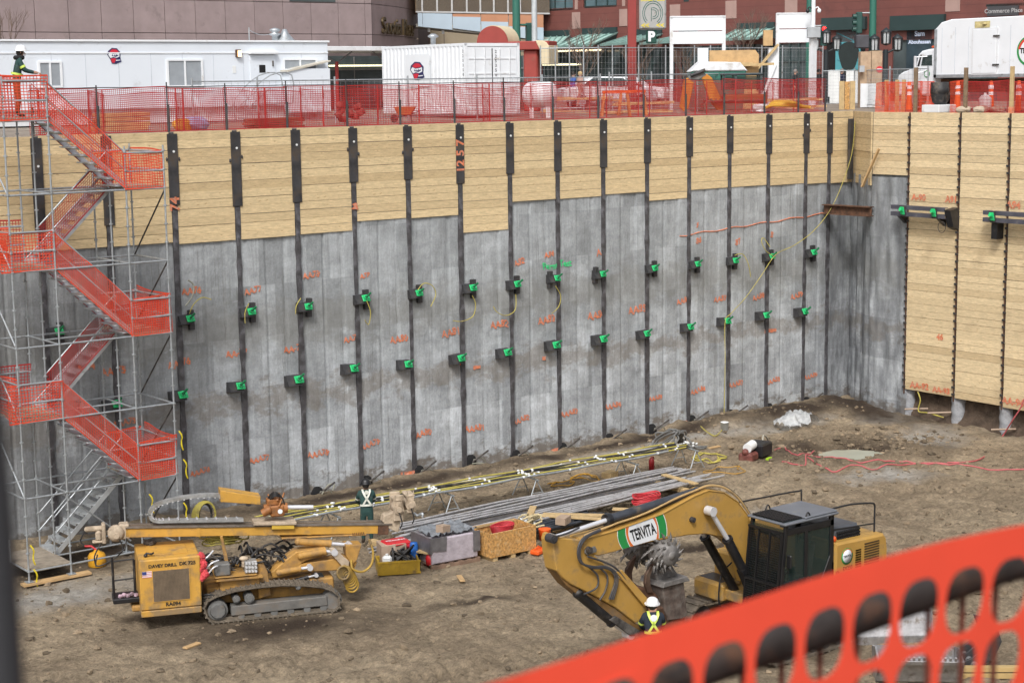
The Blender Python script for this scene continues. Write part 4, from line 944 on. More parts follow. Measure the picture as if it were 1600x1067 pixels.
# ------------------------------------------------------------------ yellow crawler drill rig
F = Frame((18.6, 35.82, FLOOR), -21.5)
rig = thing('drill_rig', 'yellow crawler drill rig with a long horizontal mast standing on the pit floor', 'drill rig', F.O, F.a)
to = F.poly([(331, 974), (322, 963), (318, 950), (323, 939), (338, 931), (366, 922.5), (400, 916.5), (440, 913), (478, 913.5), (503, 916), (519, 921), (529, 929), (532, 939), (530, 950), (523, 959), (512, 963), (470, 966.5), (420, 970), (370, 973.5), (345, 975)], 0)
to = [(a, max(b, .035)) for a, b in to]
for y0 in (0, 1.75):
    tr = crawler(rig, to, y0, y0+.46, 0, 62)
    q = MB(); q.beam((.42, y0+.23, .27), (2.75, y0+.23, .3), .34, .24, bev=.02); q.build('track_frame', mat('grey_track_frame', (.14, .135, .125), .75, 0, .25, 4, .45, (.17, .14, .11), 3), tr)
    q = MB(); q.cyl((.1, y0+.08, .32), (.1, y0+.38, .32), .24, n=20); q.cyl((.1, y0+.0, .32), (.1, y0+.08, .32), .17, .2, 16)
    for k in range(8): a = 2*pi*k/8; q.cyl((.1+.14*cos(a), y0-.01, .32+.14*sin(a)), (.1+.14*cos(a), y0+.02, .32+.14*sin(a)), .018, n=6)
    q.build('drive_sprocket', grey_pt, tr)
    q = MB(); q.cyl((2.88, y0+.1, .3), (2.88, y0+.36, .3), .23, n=20); q.build('idler_wheel', grey_pt, tr)
    for x, z, r in ((.86, .55, .12), (2.05, .72, .07), (.55, .56, .09)): q = MB(); q.cyl((x, y0+.04, z), (x, y0+.4, z), r, n=14); q.cyl((x, y0, z), (x, y0+.05, z), r*.6, n=12); q.build('carrier_roller', grey_pt, tr)
    for i in range(6): x = .65+i*.4; q = MB(); q.cyl((x, y0+.08, .13), (x, y0+.38, .13), .085, n=12); q.build('track_roller', grey_pt, tr)
# chassis
q = MB(); q.box(-.1, 3.0, .5, 1.7, .35, .75, bev=.03); q.build('chassis', yel_mud, rig)
q = MB(); q.box(.2, 1.15, .25, 1.55, .72, 1.02, bev=.02); q.box(.1, 1.2, .1, 1.6, 1.02, 1.06); q.build('deck_box', yel_mud, rig)
# engine box
(xa, z0), (xb, z1) = F.px(221, 962, -.05), F.px(312.5, 868, -.05); z0 = .36; z1 = 1.74; yb = 1.55
q = MB(); q.box(xa, xb, -.05, yb, z0+.16, z1, bev=.025); q.box(xa+.0, xb-.01, -.065, yb, z0, z0+.15, bev=.015)
eb = q.build('engine_box', yel_rig, rig)
gx0, gx1 = xa+.31, xb-.28
q = MB()
for i in range(27): x = gx0+(gx1-gx0)*i/26; q.box(x-.006, x+.006, -.07, -.052, z0+.37, z1-.28)
for i in range(27): z = z0+.37+(z1-z0-.65)*i/26; q.box(gx0, gx1, -.068, -.054, z-.006, z+.006)
gr = q.build('radiator_grille', mat('grille_mesh', (.2, .15, .1), .7, .2, .2, 5, .3), eb)
q = MB(); q.box(gx0, gx1, -.054, -.05, z0+.37, z1-.28); q.box((gx0+gx1)/2-.015, (gx0+gx1)/2+.015, -.062, -.05, z0+.37, z1-.28); q.build('grille_backing', mat('dusty_radiator', (.09, .07, .055), .8), eb)
q = MB()
for x0, x1, a, b in ((gx0-.03, gx1+.03, z1-.285, z1-.255), (gx0-.03, gx1+.03, z0+.345, z0+.375), (gx0-.03, gx0, z0+.375, z1-.285), (gx1, gx1+.03, z0+.375, z1-.285)): q.box(x0, x1, -.066, -.05, a, b)
q.build('grille_frame', yel_rig, eb)
q = MB(); xm = (xa+xb)/2
for tx_, s_, x_, z_ in (('DAVEY DRILL', .105, xm-.17, z1-.16), ('DK 725', .115, xm+.41, z1-.15), ('RA094', .12, xm+.04, z0+.27)): q = MB(); put_text(q, tx_, s_, (x_, -.058, z_), (1, 0, 0), (0, 0, 1), bold=.005, sx=1.05); q.build('lettering', sticker, eb)
q = MB(); fx, fz = xa+.06, z1-.42; q.box(fx, fx+.24, -.056, -.05, fz, fz+.15); fl = q.build('flag_sticker', white, eb)
q = MB()
for i in range(4): q.box(fx, fx+.24, -.059, -.056, fz+.04*i, fz+.04*i+.02)
q.build('red_stripes', mat('faded_red', (.55, .2, .2), .6), fl); q = MB(); q.box(fx, fx+.1, -.061, -.0575, fz+.07, fz+.15); q.build('blue_canton', mat('sticker_blue', (.03, .05, .2), .6), fl)
q = MB(); q.box(xa+.25, xb-.25, .3, 1.15, z1, z1+.02, bev=.006); q.build('top_hatch', yel_rig, eb)
q = MB(); q.tube([(xa+.14, .22, z1+.03), (xa+.2, .26, z1+.09), (xa+.32, .25, z1+.06), (xa+.36, .2, z1+.1)], .025, 7); q.ball((xa+.18, .24, z1+.04), .05, 8, 5); q.build('filler_handle', dark, eb)
q = MB(); 
for i in range(7): q.ball((xa+.2+random.uniform(0, .35), 1.25+random.uniform(0, .15), z1+.05), (.07, .05, .06), 7, 5, .3)
q.build('chain_heap', steel_raw, eb)
# black frame on the back end
q = MB(); x0, x1 = xa-.58, xa-.08; yy = .55
for a, b in (((x0, yy, .62), (x0, yy, 1.72)), ((x1, yy, .7), (x1, yy, 1.62)), ((x0, yy, 1.62), (x1, yy, 1.64)), ((x0, yy, 1.15), (x1, yy, 1.17))): q.tube([a, b], .032 if a[0] == b[0] else .02, 8)
q.box(x0-.03, x1+.1, yy-.12, yy+.5, .6, .72, bev=.02); bk = q.build('rear_frame', dark, rig)
q = MB(); q.box(x1-.1, xa+.05, .4, 1.2, .38, .52, bev=.03); q.build('tow_bracket', yel_mud, rig)
q = MB()
for i in range(5): q.ball((x0+.15+.09*i, yy-.02, .76+.03*(i % 2)), (.06, .07, .05), 8, 5, .3)
q.build('tool_roll', mat('striped_rags', (.35, .25, .3), .8, 0, .6, 9), bk)
# mast
ml = lambda u, dz=0, yl=.8: None
MY = 1.0
A0, A1 = Vector(F.px(196, 832, MY)), Vector(F.px(606, 826, MY)); dm = (A1-A0).normalized(); nm = Vector((-dm.y, dm.x)); LM = (A1-A0).length
def mp(s_, h): p = A0+dm*s_+nm*h; return (p.x, p.y)
def mprism(s0, s1, h0, h1, y0, y1, bev=.01): q = MB(); q.prism([mp(s0, h0), mp(s1, h0), mp(s1, h1), mp(s0, h1)], y0, y1, 'y', bev); return q
mast = mprism(0, LM-.25, -.12, .1, MY, MY+.34).build('mast', yel_rig, rig)
q = mprism(0, LM+.1, .1, .14, MY-.03, MY+.12, .004); q2 = mprism(0, LM+.1, .1, .14, MY+.24, MY+.38, .004); q.v += q2.v; n_ = len(q2.v); q.f += [tuple(i+n_ for i in f) for f in q2.f]; q.sm += q2.sm; q.build('mast_rail', mat('worn_rail', (.2, .17, .14), .5, .5, .3, 5, .3), mast)
mprism(LM-.25, LM+.02, -.15, .1, MY-.01, MY+.36).build('mast_end', rust, mast)
for s_ in (1.68, 3.3, 4.4): q = MB(); q.prism([mp(s_, -.12), mp(s_+.1, -.12), mp(s_+.1, .1), mp(s_, .1)], MY-.015, MY, 'y'); q.build('web_stiffener', yel_rig, mast)
(cx0, cz0), (cx1, cz1) = F.px(440, 841, MY), F.px(572, 832, MY)
q = MB(); q.prism([(cx0, cz0+.02), (cx1, cz0-.06), (cx1, cz1-.06), (cx0, cz1+.02)], MY-.05, MY+.4, 'y', .015); cr = q.build('mast_cradle', yel_mud, rig)
q = MB()
for i in range(7):
    for xs_ in (cx0+.04, cx1-.35): x = xs_+i*.045; q.box(x, x+.012, MY-.075, MY-.04, cz0+.0, cz1-.02)
q.build('cradle_ribs', rust, cr)
# rotary head sled
sl_ = mprism(3.05, 4.1, .16, .23, MY-.12, MY+.5).build('sled', cream, rig)
mprism(3.5, 4.05, .05, .15, MY-.1, MY-.03).build('sled_plate', mat('bright_yellow_plate', (.55, .36, .05), .5, 0, .1, 3, .2), sl_)
hx, hz = F.px(432, 797, MY)
q = MB(); q.box(hx-.16, hx+.2, MY-.05, MY+.35, hz-.16, hz+.12, bev=.04); q.cyl((hx-.3, MY+.1, hz+.02), (hx+.28, MY+.1, hz+.02), .13, n=16); q.cyl((hx-.35, MY, hz-.05), (hx-.15, MY-.02, hz+.05), .1, n=12); q.box(hx-.22, hx+.1, MY, MY+.3, hz+.12, hz+.28, bev=.03)
for i in range(9): q.cyl((hx+random.uniform(-.2, .25), MY+random.uniform(-.1, .3), hz+.1), (hx+random.uniform(-.2, .25), MY+random.uniform(-.1, .3), hz+random.uniform(.25, .42)), .022, n=7)
rh = q.build('rotary_head', mat('orange_brown_head', (.3, .12, .035), .6, .1, .35, 5, .35, (.15, .1, .07), 4), rig)
q = MB(); q.cyl((hx+.24, MY+.1, hz+.03), (hx+.92, MY+.1, hz-.02), .055, n=12); q.build('drill_shank', chrome, rh)
q = MB(); q.cyl((hx+.08, MY-.06, hz-.02), (hx+.08, MY-.07, hz-.02), .06, n=14); q.build('round_label', white, rh)
hoses(rh, 'hydraulic_hose', [[(hx-.2, MY+.1+.05*i, hz+.2), (hx-.05, MY-.05, hz+.36+.03*i), (hx+.15, MY, hz+.3), (hx+.22, MY+.05, hz+.05)] for i in range(5)], .016, hose_k)
ppoly(F, rig, 'hose_tray', [(344, 766), (407, 775.5), (407, 788), (345, 784)], MY, MY-.02, MY+.42, yel_rig)
chain = [(346, 776), (330, 775), (312, 776), (290, 778.5), (272, 782), (255, 786.5), (243, 792), (236, 799), (234.5, 806), (238, 813), (248, 816), (262, 815.5), (290, 815), (320, 814.5), (350, 814), (381, 813.5)]
cpts = smooth_pts([pv(F, a, b, MY+.05) for a, b in chain], 4); q = MB(); q2 = MB()
for i in range(len(cpts)-1):
    a, b = cpts[i], cpts[i+1]
    q.beam(Vector((a.x, a.y+.15, a.z)), Vector((b.x, b.y+.15, b.z)), .2, .07)
    if i % 2 == 0: m_ = (a+b)/2; d = (b-a).normalized(); n_ = Vector((-d.z, 0, d.x)); q2.cbox(tuple(m_+n_*(.045 if n_.z > 0 else .045)+Vector((0, .15, 0))), (.035, .22, .02), (0, -math.atan2(d.z, d.x), 0))
cc_ = q.build('cable_chain', mat('grey_chain', (.3, .305, .3), .55, .3, .3, 6, .2), rig); q2.build('chain_bars', chrome, cc_)
# muddy drive end at the left
lx, lz = A0.x, A0.y
q = MB(); q.lathe([(.001, -.1), (.12, -.1), (.2, -.02), (.2, .1), (.15, .12), (.15, .22), (.1, .24), (.001, .24)], (lx-.22, MY, lz), 18, 'y'); q.cyl((lx-.22, MY-.15, lz-.03), (lx-.22, MY+.1, lz-.03), .07, n=10); q.box(lx-.14, lx+.1, MY, MY+.34, lz-.17, lz+.2, bev=.03); dr = q.build('feed_motor', cream, rig)
q = MB(); q.box(lx-.55, lx-.46, MY-.06, MY+.2, lz-.22, lz+.26, bev=.02); q.box(lx-.95, lx-.5, MY, MY+.16, lz+.08, lz+.2, bev=.04); q.box(lx-.78, lx-.5, MY-.03, MY+.15, lz-.2, lz-.14, bev=.02); q.box(lx-.7, lx-.55, MY-.03, MY+.13, lz-.16, lz+.1, bev=.05); q.build('valve_block', cream, rig)
hoses(dr, 'hose', [[(lx-.95, MY, lz+.1), (lx-1.05, MY, lz-.1), (lx-.98, MY, lz-.22)], [(lx-.15, MY-.12, lz-.12), (lx-.1, MY-.15, lz-.4), (lx-.45, MY-.15, lz-.65), (lx-.72, MY-.1, lz-.72), (lx-.68, MY-.1, lz-.45)], [(lx+.02, MY-.1, lz-.1), (lx-.05, MY-.15, lz-.36), (lx-.25, MY-.2, lz-.44)], [(lx-.6, MY-.05, lz-.22), (lx-.75, MY-.08, lz-.5), (lx-.72, MY-.08, lz-.75)]], .018, hose_k)
# middle of the machine
rbox(F, rig, 'valve_cover', (336, 901), (360, 880), .2, .2, .5, grey_pt, .03)
cb = rbox(F, rig, 'valve_bank', (383, 896), (402, 876), .2, .2, .5, mat('bare_aluminium', (.42, .42, .41), .45, .6, .4, 16, .2), .015)
q = MB()
for i in range(4):
    for j in range(3): q.cyl((cb.data.vertices[0].co.x*0+F.px(385+i*5, 880+j*6, .2)[0], .17, F.px(385+i*5, 880+j*6, .2)[1]), (F.px(385+i*5, 880+j*6, .2)[0], .21, F.px(385+i*5, 880+j*6, .2)[1]), .028, n=8)
q.build('spool_caps', chrome, cb)
rbox(F, rig, 'valve_shelf', (336, 904), (402, 897), .12, .12, .8, yel_mud, .01)
q = MB(); p = pv(F, 381, 872, .4); q.ball(tuple(p), (.12, .1, .055), 10, 6); q.cyl(p+Vector((0, 0, -.2)), p, .06); q.build('accumulator', cream, rig)
q = MB(); p0 = pv(F, 316, 886, .0)
for i in range(9): q.ball((p0.x+random.uniform(-.06, .06), .05+random.uniform(-.05, .05), p0.z+.27-i*.065), (.1, .09, .09), 8, 5, .5)
q.build('red_rag', redrag, rig)
q = MB()
for i in range(78):
    a = Vector((random.uniform(-.1, 2.1), random.uniform(.5, 1.6), random.uniform(1.0, 1.42))); b = a+Vector((random.uniform(-.6, .6), random.uniform(-.3, .3), random.uniform(-.2, .15)))
    q.tube(smooth_pts([a, (a+b)/2+Vector((0, 0, random.uniform(.0, .2))), b], 4), .028, 6)
q.build('hose_bundle', hose_k, rig)
hoses(rig, 'chrome_fitting', [[pv(F, 318, 894, .1), pv(F, 330, 880, .05), pv(F, 342, 875, .1)], [pv(F, 322, 901, .1), pv(F, 333, 887, .05), pv(F, 340, 884, .1)], [pv(F, 312, 878, .2), pv(F, 324, 870, .2), pv(F, 333, 860, .3)]], .022, chrome)
hoses(rig, 'drive_hose', [[(-.25, .2, .55+.07*i), (-.05, .1, .6+.06*i), (.15, .15, .5+.03*i)] for i in range(3)], .03, hose_k)
q = MB()
for k in range(7):
    r = .24+.05*random.random(); c = pv(F, 350+random.uniform(-14, 14), 847, 1.5); q.tube([c+Vector((r*1.5*cos(a), r*sin(a), .03*k+.02*sin(3*a))) for a in np.linspace(0, 2*pi, 22)], .022, 6)
q.build('yellow_hose_coil', hose_y, rig)
ppoly(F, rig, 'lever_post', [(344, 838), (348, 837), (358, 880), (352, 882)], .5, .5, .56, yel_mud)
# boom and rams
ppoly(F, rig, 'slew_post', [(402, 880), (412, 880), (418, 892), (424, 930), (404, 935)], .35, .35, .8, yel_mud)
bm = ppoly(F, rig, 'boom', [(424, 894), (445, 876), (463, 862), (508, 855), (513, 866), (478, 876), (470, 881), (540, 871), (558, 878), (555, 887), (545, 890), (470, 894), (440, 902), (426, 903)], .55, .55, 1.0, yel_mud, .02)
ppoly(F, rig, 'boom_link', [(514, 856), (521, 855), (546, 877), (545, 885), (536, 886), (520, 868)], .48, .46, .54, cream)
ppoly(F, rig, 'cradle_bracket', [(540, 852), (565, 851), (558, 874), (550, 884), (542, 870)], .5, .5, .95, yel_mud)
ram(F, rig, (466, 846), (517, 849), (545, 851), .7, .085, yel_mud); ram(F, rig, (436, 894), (470, 888), (484, 886), .42, .075, yel_mud); ram(F, rig, (470, 868), (509, 861), (522, 862), .52, .085, yel_mud)
q = MB(); q.beam(pv(F, 428, 910, .75), pv(F, 486, 898, .75), .2, .12, bev=.02); q.build('lower_strut', yel_mud, rig)
rbox(F, rig, 'swivel_block', (492, 915), (507, 899), .6, .6, .95, dark, .03); ram(F, rig, (464, 906), (482, 901), (494, 898), .5, .05, dark)
q = MB(); c = pv(F, 543, 897, .35)
for k in range(9): q.tube([c+Vector((.15*cos(a)+.03*k-.1, .02*k, .17*sin(a)-.006*k*k+.05)) for a in np.linspace(0, 2*pi, 18)], .03, 6)
q.build('coiled_hose', mat('golden_hose', (.38, .24, .04), .6, 0, .25, 5, .4), rig)
hoses(rig, 'looped_hose', [[pv(F, 577, 842, .5), pv(F, 583, 862, .45), pv(F, 580, 882, .4), pv(F, 566, 893, .35), pv(F, 551, 888, .35), pv(F, 549, 874, .4)]], .03, mat('golden_hose', (.5, .3, .03)))
# rod clamps on the mast nose
for k, (x0, x1, yt, yb_) in enumerate(((613, 630, 773, 812), (634, 646, 771, 800))):
    a, b = pv(F, x0, yt, MY), pv(F, x1, yb_, MY); q = MB()
    for yy in (MY-.1, MY+.3): q.box(a.x, b.x, yy, yy+.07, b.z, a.z, bev=.02)
    xm_, zm_ = (a.x+b.x)/2, (a.z+b.z)/2; q.cyl((xm_, MY-.14, zm_-.02), (xm_, MY+.42, zm_-.02), .13, n=16); q.cyl((xm_, MY-.2, zm_-.02), (xm_, MY-.13, zm_-.02), .07, n=12); q.box(xm_-.12, xm_+.12, MY-.12, MY+.4, zm_+.18, zm_+.24, bev=.02)
    for s_ in (-1, 1): q.cyl((xm_+.08*s_, MY-.1, zm_+.1), (xm_+.08*s_, MY-.1, zm_+.34), .018, n=7)
    cl_ = q.build('rod_clamp', cream, rig)
    hoses(cl_, 'clamp_hose', [[(xm_, MY-.16, zm_-.1), (xm_+.06, MY-.2, zm_-.35), (xm_+.02, MY-.15, zm_-.5)]], .016, hose_k)
ppoly(F, rig, 'clamp_arm', [(600, 806), (616, 800), (626, 818), (622, 832), (608, 826), (598, 815)], MY, MY, MY+.3, cream)
hoses(rig, 'nose_pipe', [[pv(F, 645, 800, MY), pv(F, 652, 805, MY), pv(F, 660, 802, MY-.1), pv(F, 660, 808, MY-.12)]], .035, galv)

# ------------------------------------------------------------------ big yellow excavator
EO = Vector((28.5, 26.6, FLOOR)); E = Frame(EO, 0)
class _E(Frame):
    pass
ex_ = thing('excavator', 'large yellow excavator with a black caged cab behind the orange fence', 'excavator', EO)
BY = -.22     # near face of the boom, local y
def ep(px, py, y=BY): return pv(E, px, py, y)
boom = ppoly(E, ex_, 'boom', [(911, 842), (938, 835), (964, 827), (1000, 815), (1034, 802), (1062, 787), (1085, 774), (1107, 765), (1131, 768), (1152, 782), (1171, 807), (1186, 850), (1190, 905), (1172, 912), (1163, 880), (1154, 858), (1141, 846), (1124, 838), (1103, 834), (1075, 836), (1045, 841.5), (1015, 847), (989, 853), (960, 862), (936, 868), (916, 864), (908, 852)], BY, BY, BY+.44, yel_ex, .02)
q = MB(); P_ = [(912, 843), (964, 828), (1034, 803), (1085, 775), (1107, 766), (1131, 769), (1152, 783), (1171, 808)]
q.tube([ep(a, b, BY-.006) for a, b in P_], .014, 6); q.build('weld_seam', yel_ex, boom)
stick = ppoly(E, ex_, 'stick', [(864, 846), (866, 838), (870, 836), (876, 840), (905, 843), (918, 848), (930, 868), (952, 888), (978, 911), (999, 934), (1011, 951), (1008, 967), (993, 973), (962, 949), (930, 931), (893, 913), (880, 903), (870, 891), (866, 868)], BY+.02, BY+.02, BY+.42, yel_ex, .02)
ppoly(E, ex_, 'lower_guard', [(870, 893), (893, 914), (930, 932), (962, 950), (995, 974), (1012, 982), (1004, 988), (960, 965), (915, 938), (886, 915)], BY+.05, BY+.07, BY+.38, mat('brown_dirty_yellow', (.2, .11, .035), .65, 0, .35, 4, .4), .01)
ppoly(E, ex_, 'stick_bracket', [(963, 894), (972, 890), (1013, 936), (1008, 948)], BY-.05, BY-.06, BY-.01, yel_ex, .008)
for px, py, r in ((918, 858, .07), (862, 841, .09), (1109, 797, .1), (1080, 811, .06)): q = MB(); c = ep(px, py); q.cyl(c+Vector((0, -.09, 0)), c+Vector((0, .12 if px < 900 else .5, 0)), r, n=16); q.cyl(c+Vector((0, -.11, 0)), c+Vector((0, -.085, 0)), r*.6, n=12); q.build('pivot_pin', steel_blk, ex_)
ppoly(E, ex_, 'pin_plate', [(914, 859), (930, 853), (933, 858), (932, 862), (918, 867), (914, 864)], BY-.03, BY-.03, BY-.005, grey_pt, .006)
ram(E, ex_, (1088, 768), (949, 812), (862, 841), BY+.22, .1, mat('dark_grey_ram', (.045, .05, .06), .4, .2, .3, 4, .2), 'stick_ram')
q = MB(); q.cyl(ep(946, 813, BY+.22), ep(953, 811, BY+.22), .14, n=14); q.build('ram_gland', dark, ex_)
for y, a, b, c in ((BY-.16, (1160, 888), (1136, 841), (1110, 798)), (BY+.58, (1150, 925), (1101, 838), (1092, 818))): ram(E, ex_, a, b, c, y, .105, dark, 'boom_ram')
q = MB(); q.beam(ep(1160, 888, BY-.16), ep(1176, 925, BY-.16), .2, .2); q.build('ram_foot', dark, ex_)
ram(E, ex_, (903, 927), (957, 972), (982, 990), BY+.12, .105, dark, 'bucket_ram')
ppoly(E, ex_, 'link_arm', [(952, 968), (962, 962), (1000, 985), (1018, 985), (1016, 992), (985, 993)], BY+.0, BY-.02, BY+.05, steel_raw, .008)
# pipes and hoses over the boom
pipes = []
for k in range(5):
    o_ = 2.2*k; y = BY+.06+.07*k
    pipes.append([ep(a, b-1-o_*.25, y) for a, b in ((912, 838), (925, 833), (945, 826), (965, 818), (990, 810), (1015, 800), (1035, 790), (1060, 778), (1085, 768), (1107, 760), (1131, 763), (1154, 780), (1172, 806))])
hoses(ex_, 'hydraulic_pipe', pipes[:3], .022, mat('tan_pipe', (.42, .28, .12), .5, 0, .2, 4, .2)); hoses(ex_, 'hydraulic_hose', pipes[3:], .024, hose_k)
hoses(ex_, 'hydraulic_hose', [[ep(938, 829-k, BY-.04), ep(916-2*k, 840, BY-.08), ep(906-1.5*k, 858, BY-.1), ep(909-k, 878, BY-.1), ep(926, 887-k, BY-.09), ep(945, 887-k, BY-.08), ep(957+2*k, 893, BY-.07), ep(961+2*k, 908, BY-.06), ep(952+3*k, 936, BY-.05)] for k in range(3)], .024, mat('grey_black_hose', (.05, .05, .055), .5, 0, .2, 5, .25))
hoses(ex_, 'hydraulic_hose', [[ep(918, 869, BY-.05), ep(945, 878, BY-.06), ep(963, 888, BY-.05), ep(978, 906, BY-.04)], [ep(921, 886, BY-.06), ep(934, 900, BY-.06), ep(932, 918, BY-.06), ep(912, 928, BY-.04)], [ep(936, 886, BY-.06), ep(949, 900, BY-.06), ep(946, 922, BY-.06), ep(937, 937, BY-.05)], [ep(868, 838, BY-.03), ep(886, 833, BY+.05), ep(905, 824, BY+.1)]], .022, mat('grey_black_hose', (.05, .05, .055)))
for px, py in ((905, 850), (962, 895)):
    pass
# company decal on the boom
def decal(pts, m, off, name, parent): q = MB(); q.prism(E.poly(pts, BY), BY-off, BY-.001, 'y'); return q.build(name, m, parent)
c0, c1 = (968, 842), (1038, 822)
def dpx(u, v):      # u along the decal 0..1, v across 0 (bottom) .. 1 (top), in photo pixels along the boom face
    x0, y0, x1, y1 = 972+(1042-972)*u, 857.5+(837-857.5)*u, 964.5+(1035.5-964.5)*u, 829+(801-829)*u; return (x0+(x1-x0)*v, y0+(y1-y0)*v)
vs9 = np.linspace(0, 1, 9); arc = lambda v: .06*(1-(2*v-1)**2)
dw = decal([dpx(0+arc(v)*-.6, v) for v in vs9]+[dpx(1+arc(v)*.6, v) for v in vs9[::-1]], white, .004, 'company_decal', boom)
grn = mat('decal_green', (.02, .25, .06), .5, 0, .05); org = mat('decal_orange', (.65, .16, .03), .5, 0, .05)
decal([dpx(.01-arc(v)*.6, v) for v in vs9]+[dpx(.17-arc(v)*.5, v) for v in vs9[::-1]], grn, .007, 'green_band', dw); decal([dpx(.185-arc(v)*.5, v) for v in vs9]+[dpx(.235-arc(v)*1.0+.02, v) for v in vs9[::-1]], org, .007, 'orange_band', dw)
decal([dpx(.985+arc(v)*.6, v) for v in vs9]+[dpx(.83+arc(v)*.5, v) for v in vs9[::-1]], grn, .007, 'green_band', dw); decal([dpx(.815+arc(v)*.5, v) for v in vs9]+[dpx(.76+arc(v)*1.0, v) for v in vs9[::-1]], org, .007, 'orange_band', dw)
pa, pb, pt = (Vector(E.px(*dpx(.26, .5), BY)), Vector(E.px(*dpx(.76, .5), BY)), Vector(E.px(*dpx(.5, 1), BY))); pm = Vector(E.px(*dpx(.515, .5), BY)); dx_ = (pb-pa); 
q = MB(); vs_, fs = text_mesh('TERVITA', 1, 0, 'CENTER', .03); wd_ = max(v[0] for v in vs_)-min(v[0] for v in vs_); ht_ = max(v[1] for v in vs_)-min(v[1] for v in vs_); yc = (max(v[1] for v in vs_)+min(v[1] for v in vs_))/2
X_ = dx_*(1.08/wd_); Yv = (pt-pm)*(1.12/ht_)
q.add([(pm.x+X_.x*v[0]+Yv.x*(v[1]-yc), BY-.009, pm.y+X_.y*v[0]+Yv.y*(v[1]-yc)) for v in vs_], fs); q.build('decal_lettering', black_void, dw)
# drum cutter on the end of the stick
cutm = mat('worn_cutter_steel', (.19, .18, .172), .6, .25, .35, 6, .3, (.16, .14, .12), 4, .006, 30)
ch = ppoly(E, ex_, 'cutter_housing', [(1023, 908), (1056, 900), (1062, 955), (1056, 962), (1032, 965), (1027, 950)], 0, -.25, .35, mat('rusty_grey_housing', (.13, .1, .085), .65, .3, .45, 6, .4, (.2, .18, .16), 5), .02)
ppoly(E, ex_, 'cutter_neck', [(1024, 912), (1020, 896), (1034, 850), (1048, 852), (1046, 882), (1059, 902), (1056, 908)], 0, -.1, .25, cutm, .02); ppoly(E, ex_, 'cutter_flange', [(1020, 913), (1022, 905), (1058, 895), (1062, 902)], 0, -.33, .42, cutm, .01)
ppoly(E, ex_, 'cutter_pedestal', [(1002, 972), (1008, 950), (1027, 945), (1060, 955), (1062, 975), (1030, 985)], 0, -.2, .3, rust, .02)
for cx_, cy_, y0, y1 in ((1050, 868, -.5, .0), (1010, 860, .35, .85)):
    c = ep(cx_, cy_, y0); q = MB(); q.lathe([(.001, 0), (.2, 0), (.23, .04), (.3, .2), (.3, .42), (.24, .5), (.001, .5)], (c.x, y0, c.z), 22, 'y'); q.lathe([(.001, -.02), (.09, -.02), (.1, .01)], (c.x, y0, c.z), 14, 'y'); dk = q.build('cutter_drum', cutm, ex_)
    q = MB()
    for r_ in range(5):
        for k in range(11):
            a = 2*pi*(k+r_*.37)/11; yy = y0+.05+.1*r_; rr = .24+.055*min(r_, 2); d = Vector((cos(a), -.25+.1*r_, sin(a))); tn = Vector((-sin(a), 0, cos(a))); p = Vector((c.x+rr*cos(a), yy, c.z+rr*sin(a)))
            q.cyl(p, p+d*.05+tn*.03, .035, .03, 7); q.cyl(p+d*.05+tn*.03, p+d*.12+tn*.09, .022, .004, 6)
    q.build('cutter_picks', cutm, dk)
for pts, y0 in (([(995, 867), (992, 880), (988, 895), (989, 908), (996, 914), (985, 914), (978, 905), (979, 890), (986, 877)], .3), ([(1031, 873), (1022, 884), (1016, 900), (1017, 915), (1022, 926), (1012, 926), (1008, 912), (1010, 897), (1018, 883)], -.15)): ppoly(E, ex_, 'coupler_claw', pts, y0, y0, y0+.07, mat('brown_steel', (.085, .05, .035), .6, .3, .4, 5, .3), .008)
ppoly(E, ex_, 'coupler_block', [(985, 913), (1010, 918), (1020, 930), (1012, 950), (1004, 942)], .1, -.1, .4, rust, .02)
# cab
CX0, CX1, CY0, CY1, CZ0, CZ1 = -1.62, -.06, -1.46, -.4, 1.25, 3.14
def cabbox(*a, bev=.015): q = MB(); q.box(*a, bev=bev); return q
fx_ = lambda z: CX0 - .2*(CZ1-z)/(CZ1-CZ0)
cab_k = mat('cab_black', (.011, .011, .012), .42, 0, .2, 3)
cab = cabbox(CX0-.2, CX1, CY0, CY1, CZ0-.12, CZ0).build('cab', cab_k, ex_)
q = MB()
for y in (CY0, CY1-.07): q.prism([(fx_(CZ0), CZ0), (fx_(CZ0)+.1, CZ0), (CX0+.1, CZ1), (CX0, CZ1)], y, y+.07, 'y', .01); q.box(CX1-.12, CX1, y, y+.07, CZ0, CZ1, bev=.01)
q.box(CX0+.62, CX0+.72, CY0, CY0+.05, CZ0, CZ1-.22, bev=.01); q.box(CX0+.05, CX1, CY0, CY0+.05, CZ1-.24, CZ1-.1, bev=.01); q.box(CX0-.1, CX1, CY0, CY0+.05, CZ0, CZ0+.16, bev=.01)
q.box(CX0-.1, CX1, CY1-.05, CY1, CZ0, CZ0+.5); q.box(CX1-.05, CX1, CY0, CY1, CZ0, CZ0+.8)
q.prism([(CX0-.12, CZ0+.15), (CX0+.62, CZ0+.15), (CX0+.62, CZ0+.62), (CX0-.1, CZ0+.62)], CY0+.005, CY0+.045, 'y', .01)
q.prism([(CX1-.6, CZ0+.1), (CX1-.1, CZ0+.1), (CX1-.1, CZ0+1.0)], CY0+.004, CY0+.05, 'y', .01)
q.build('cab_frame', cab_k, cab)
q = MB(); q.box(CX0-.06, CX1+.1, CY0-.05, CY1+.05, CZ1, CZ1+.05, bev=.015); q.box(CX0+.6, CX1+.08, CY0-.03, CY1+.03, CZ1+.05, CZ1+.1, bev=.02); rf = q.build('cab_roof', mat('grey_roof_paint', (.15, .16, .178), .5, .1, .1, 3, .1, (.25, .24, .22), 3), cab)
q = MB()
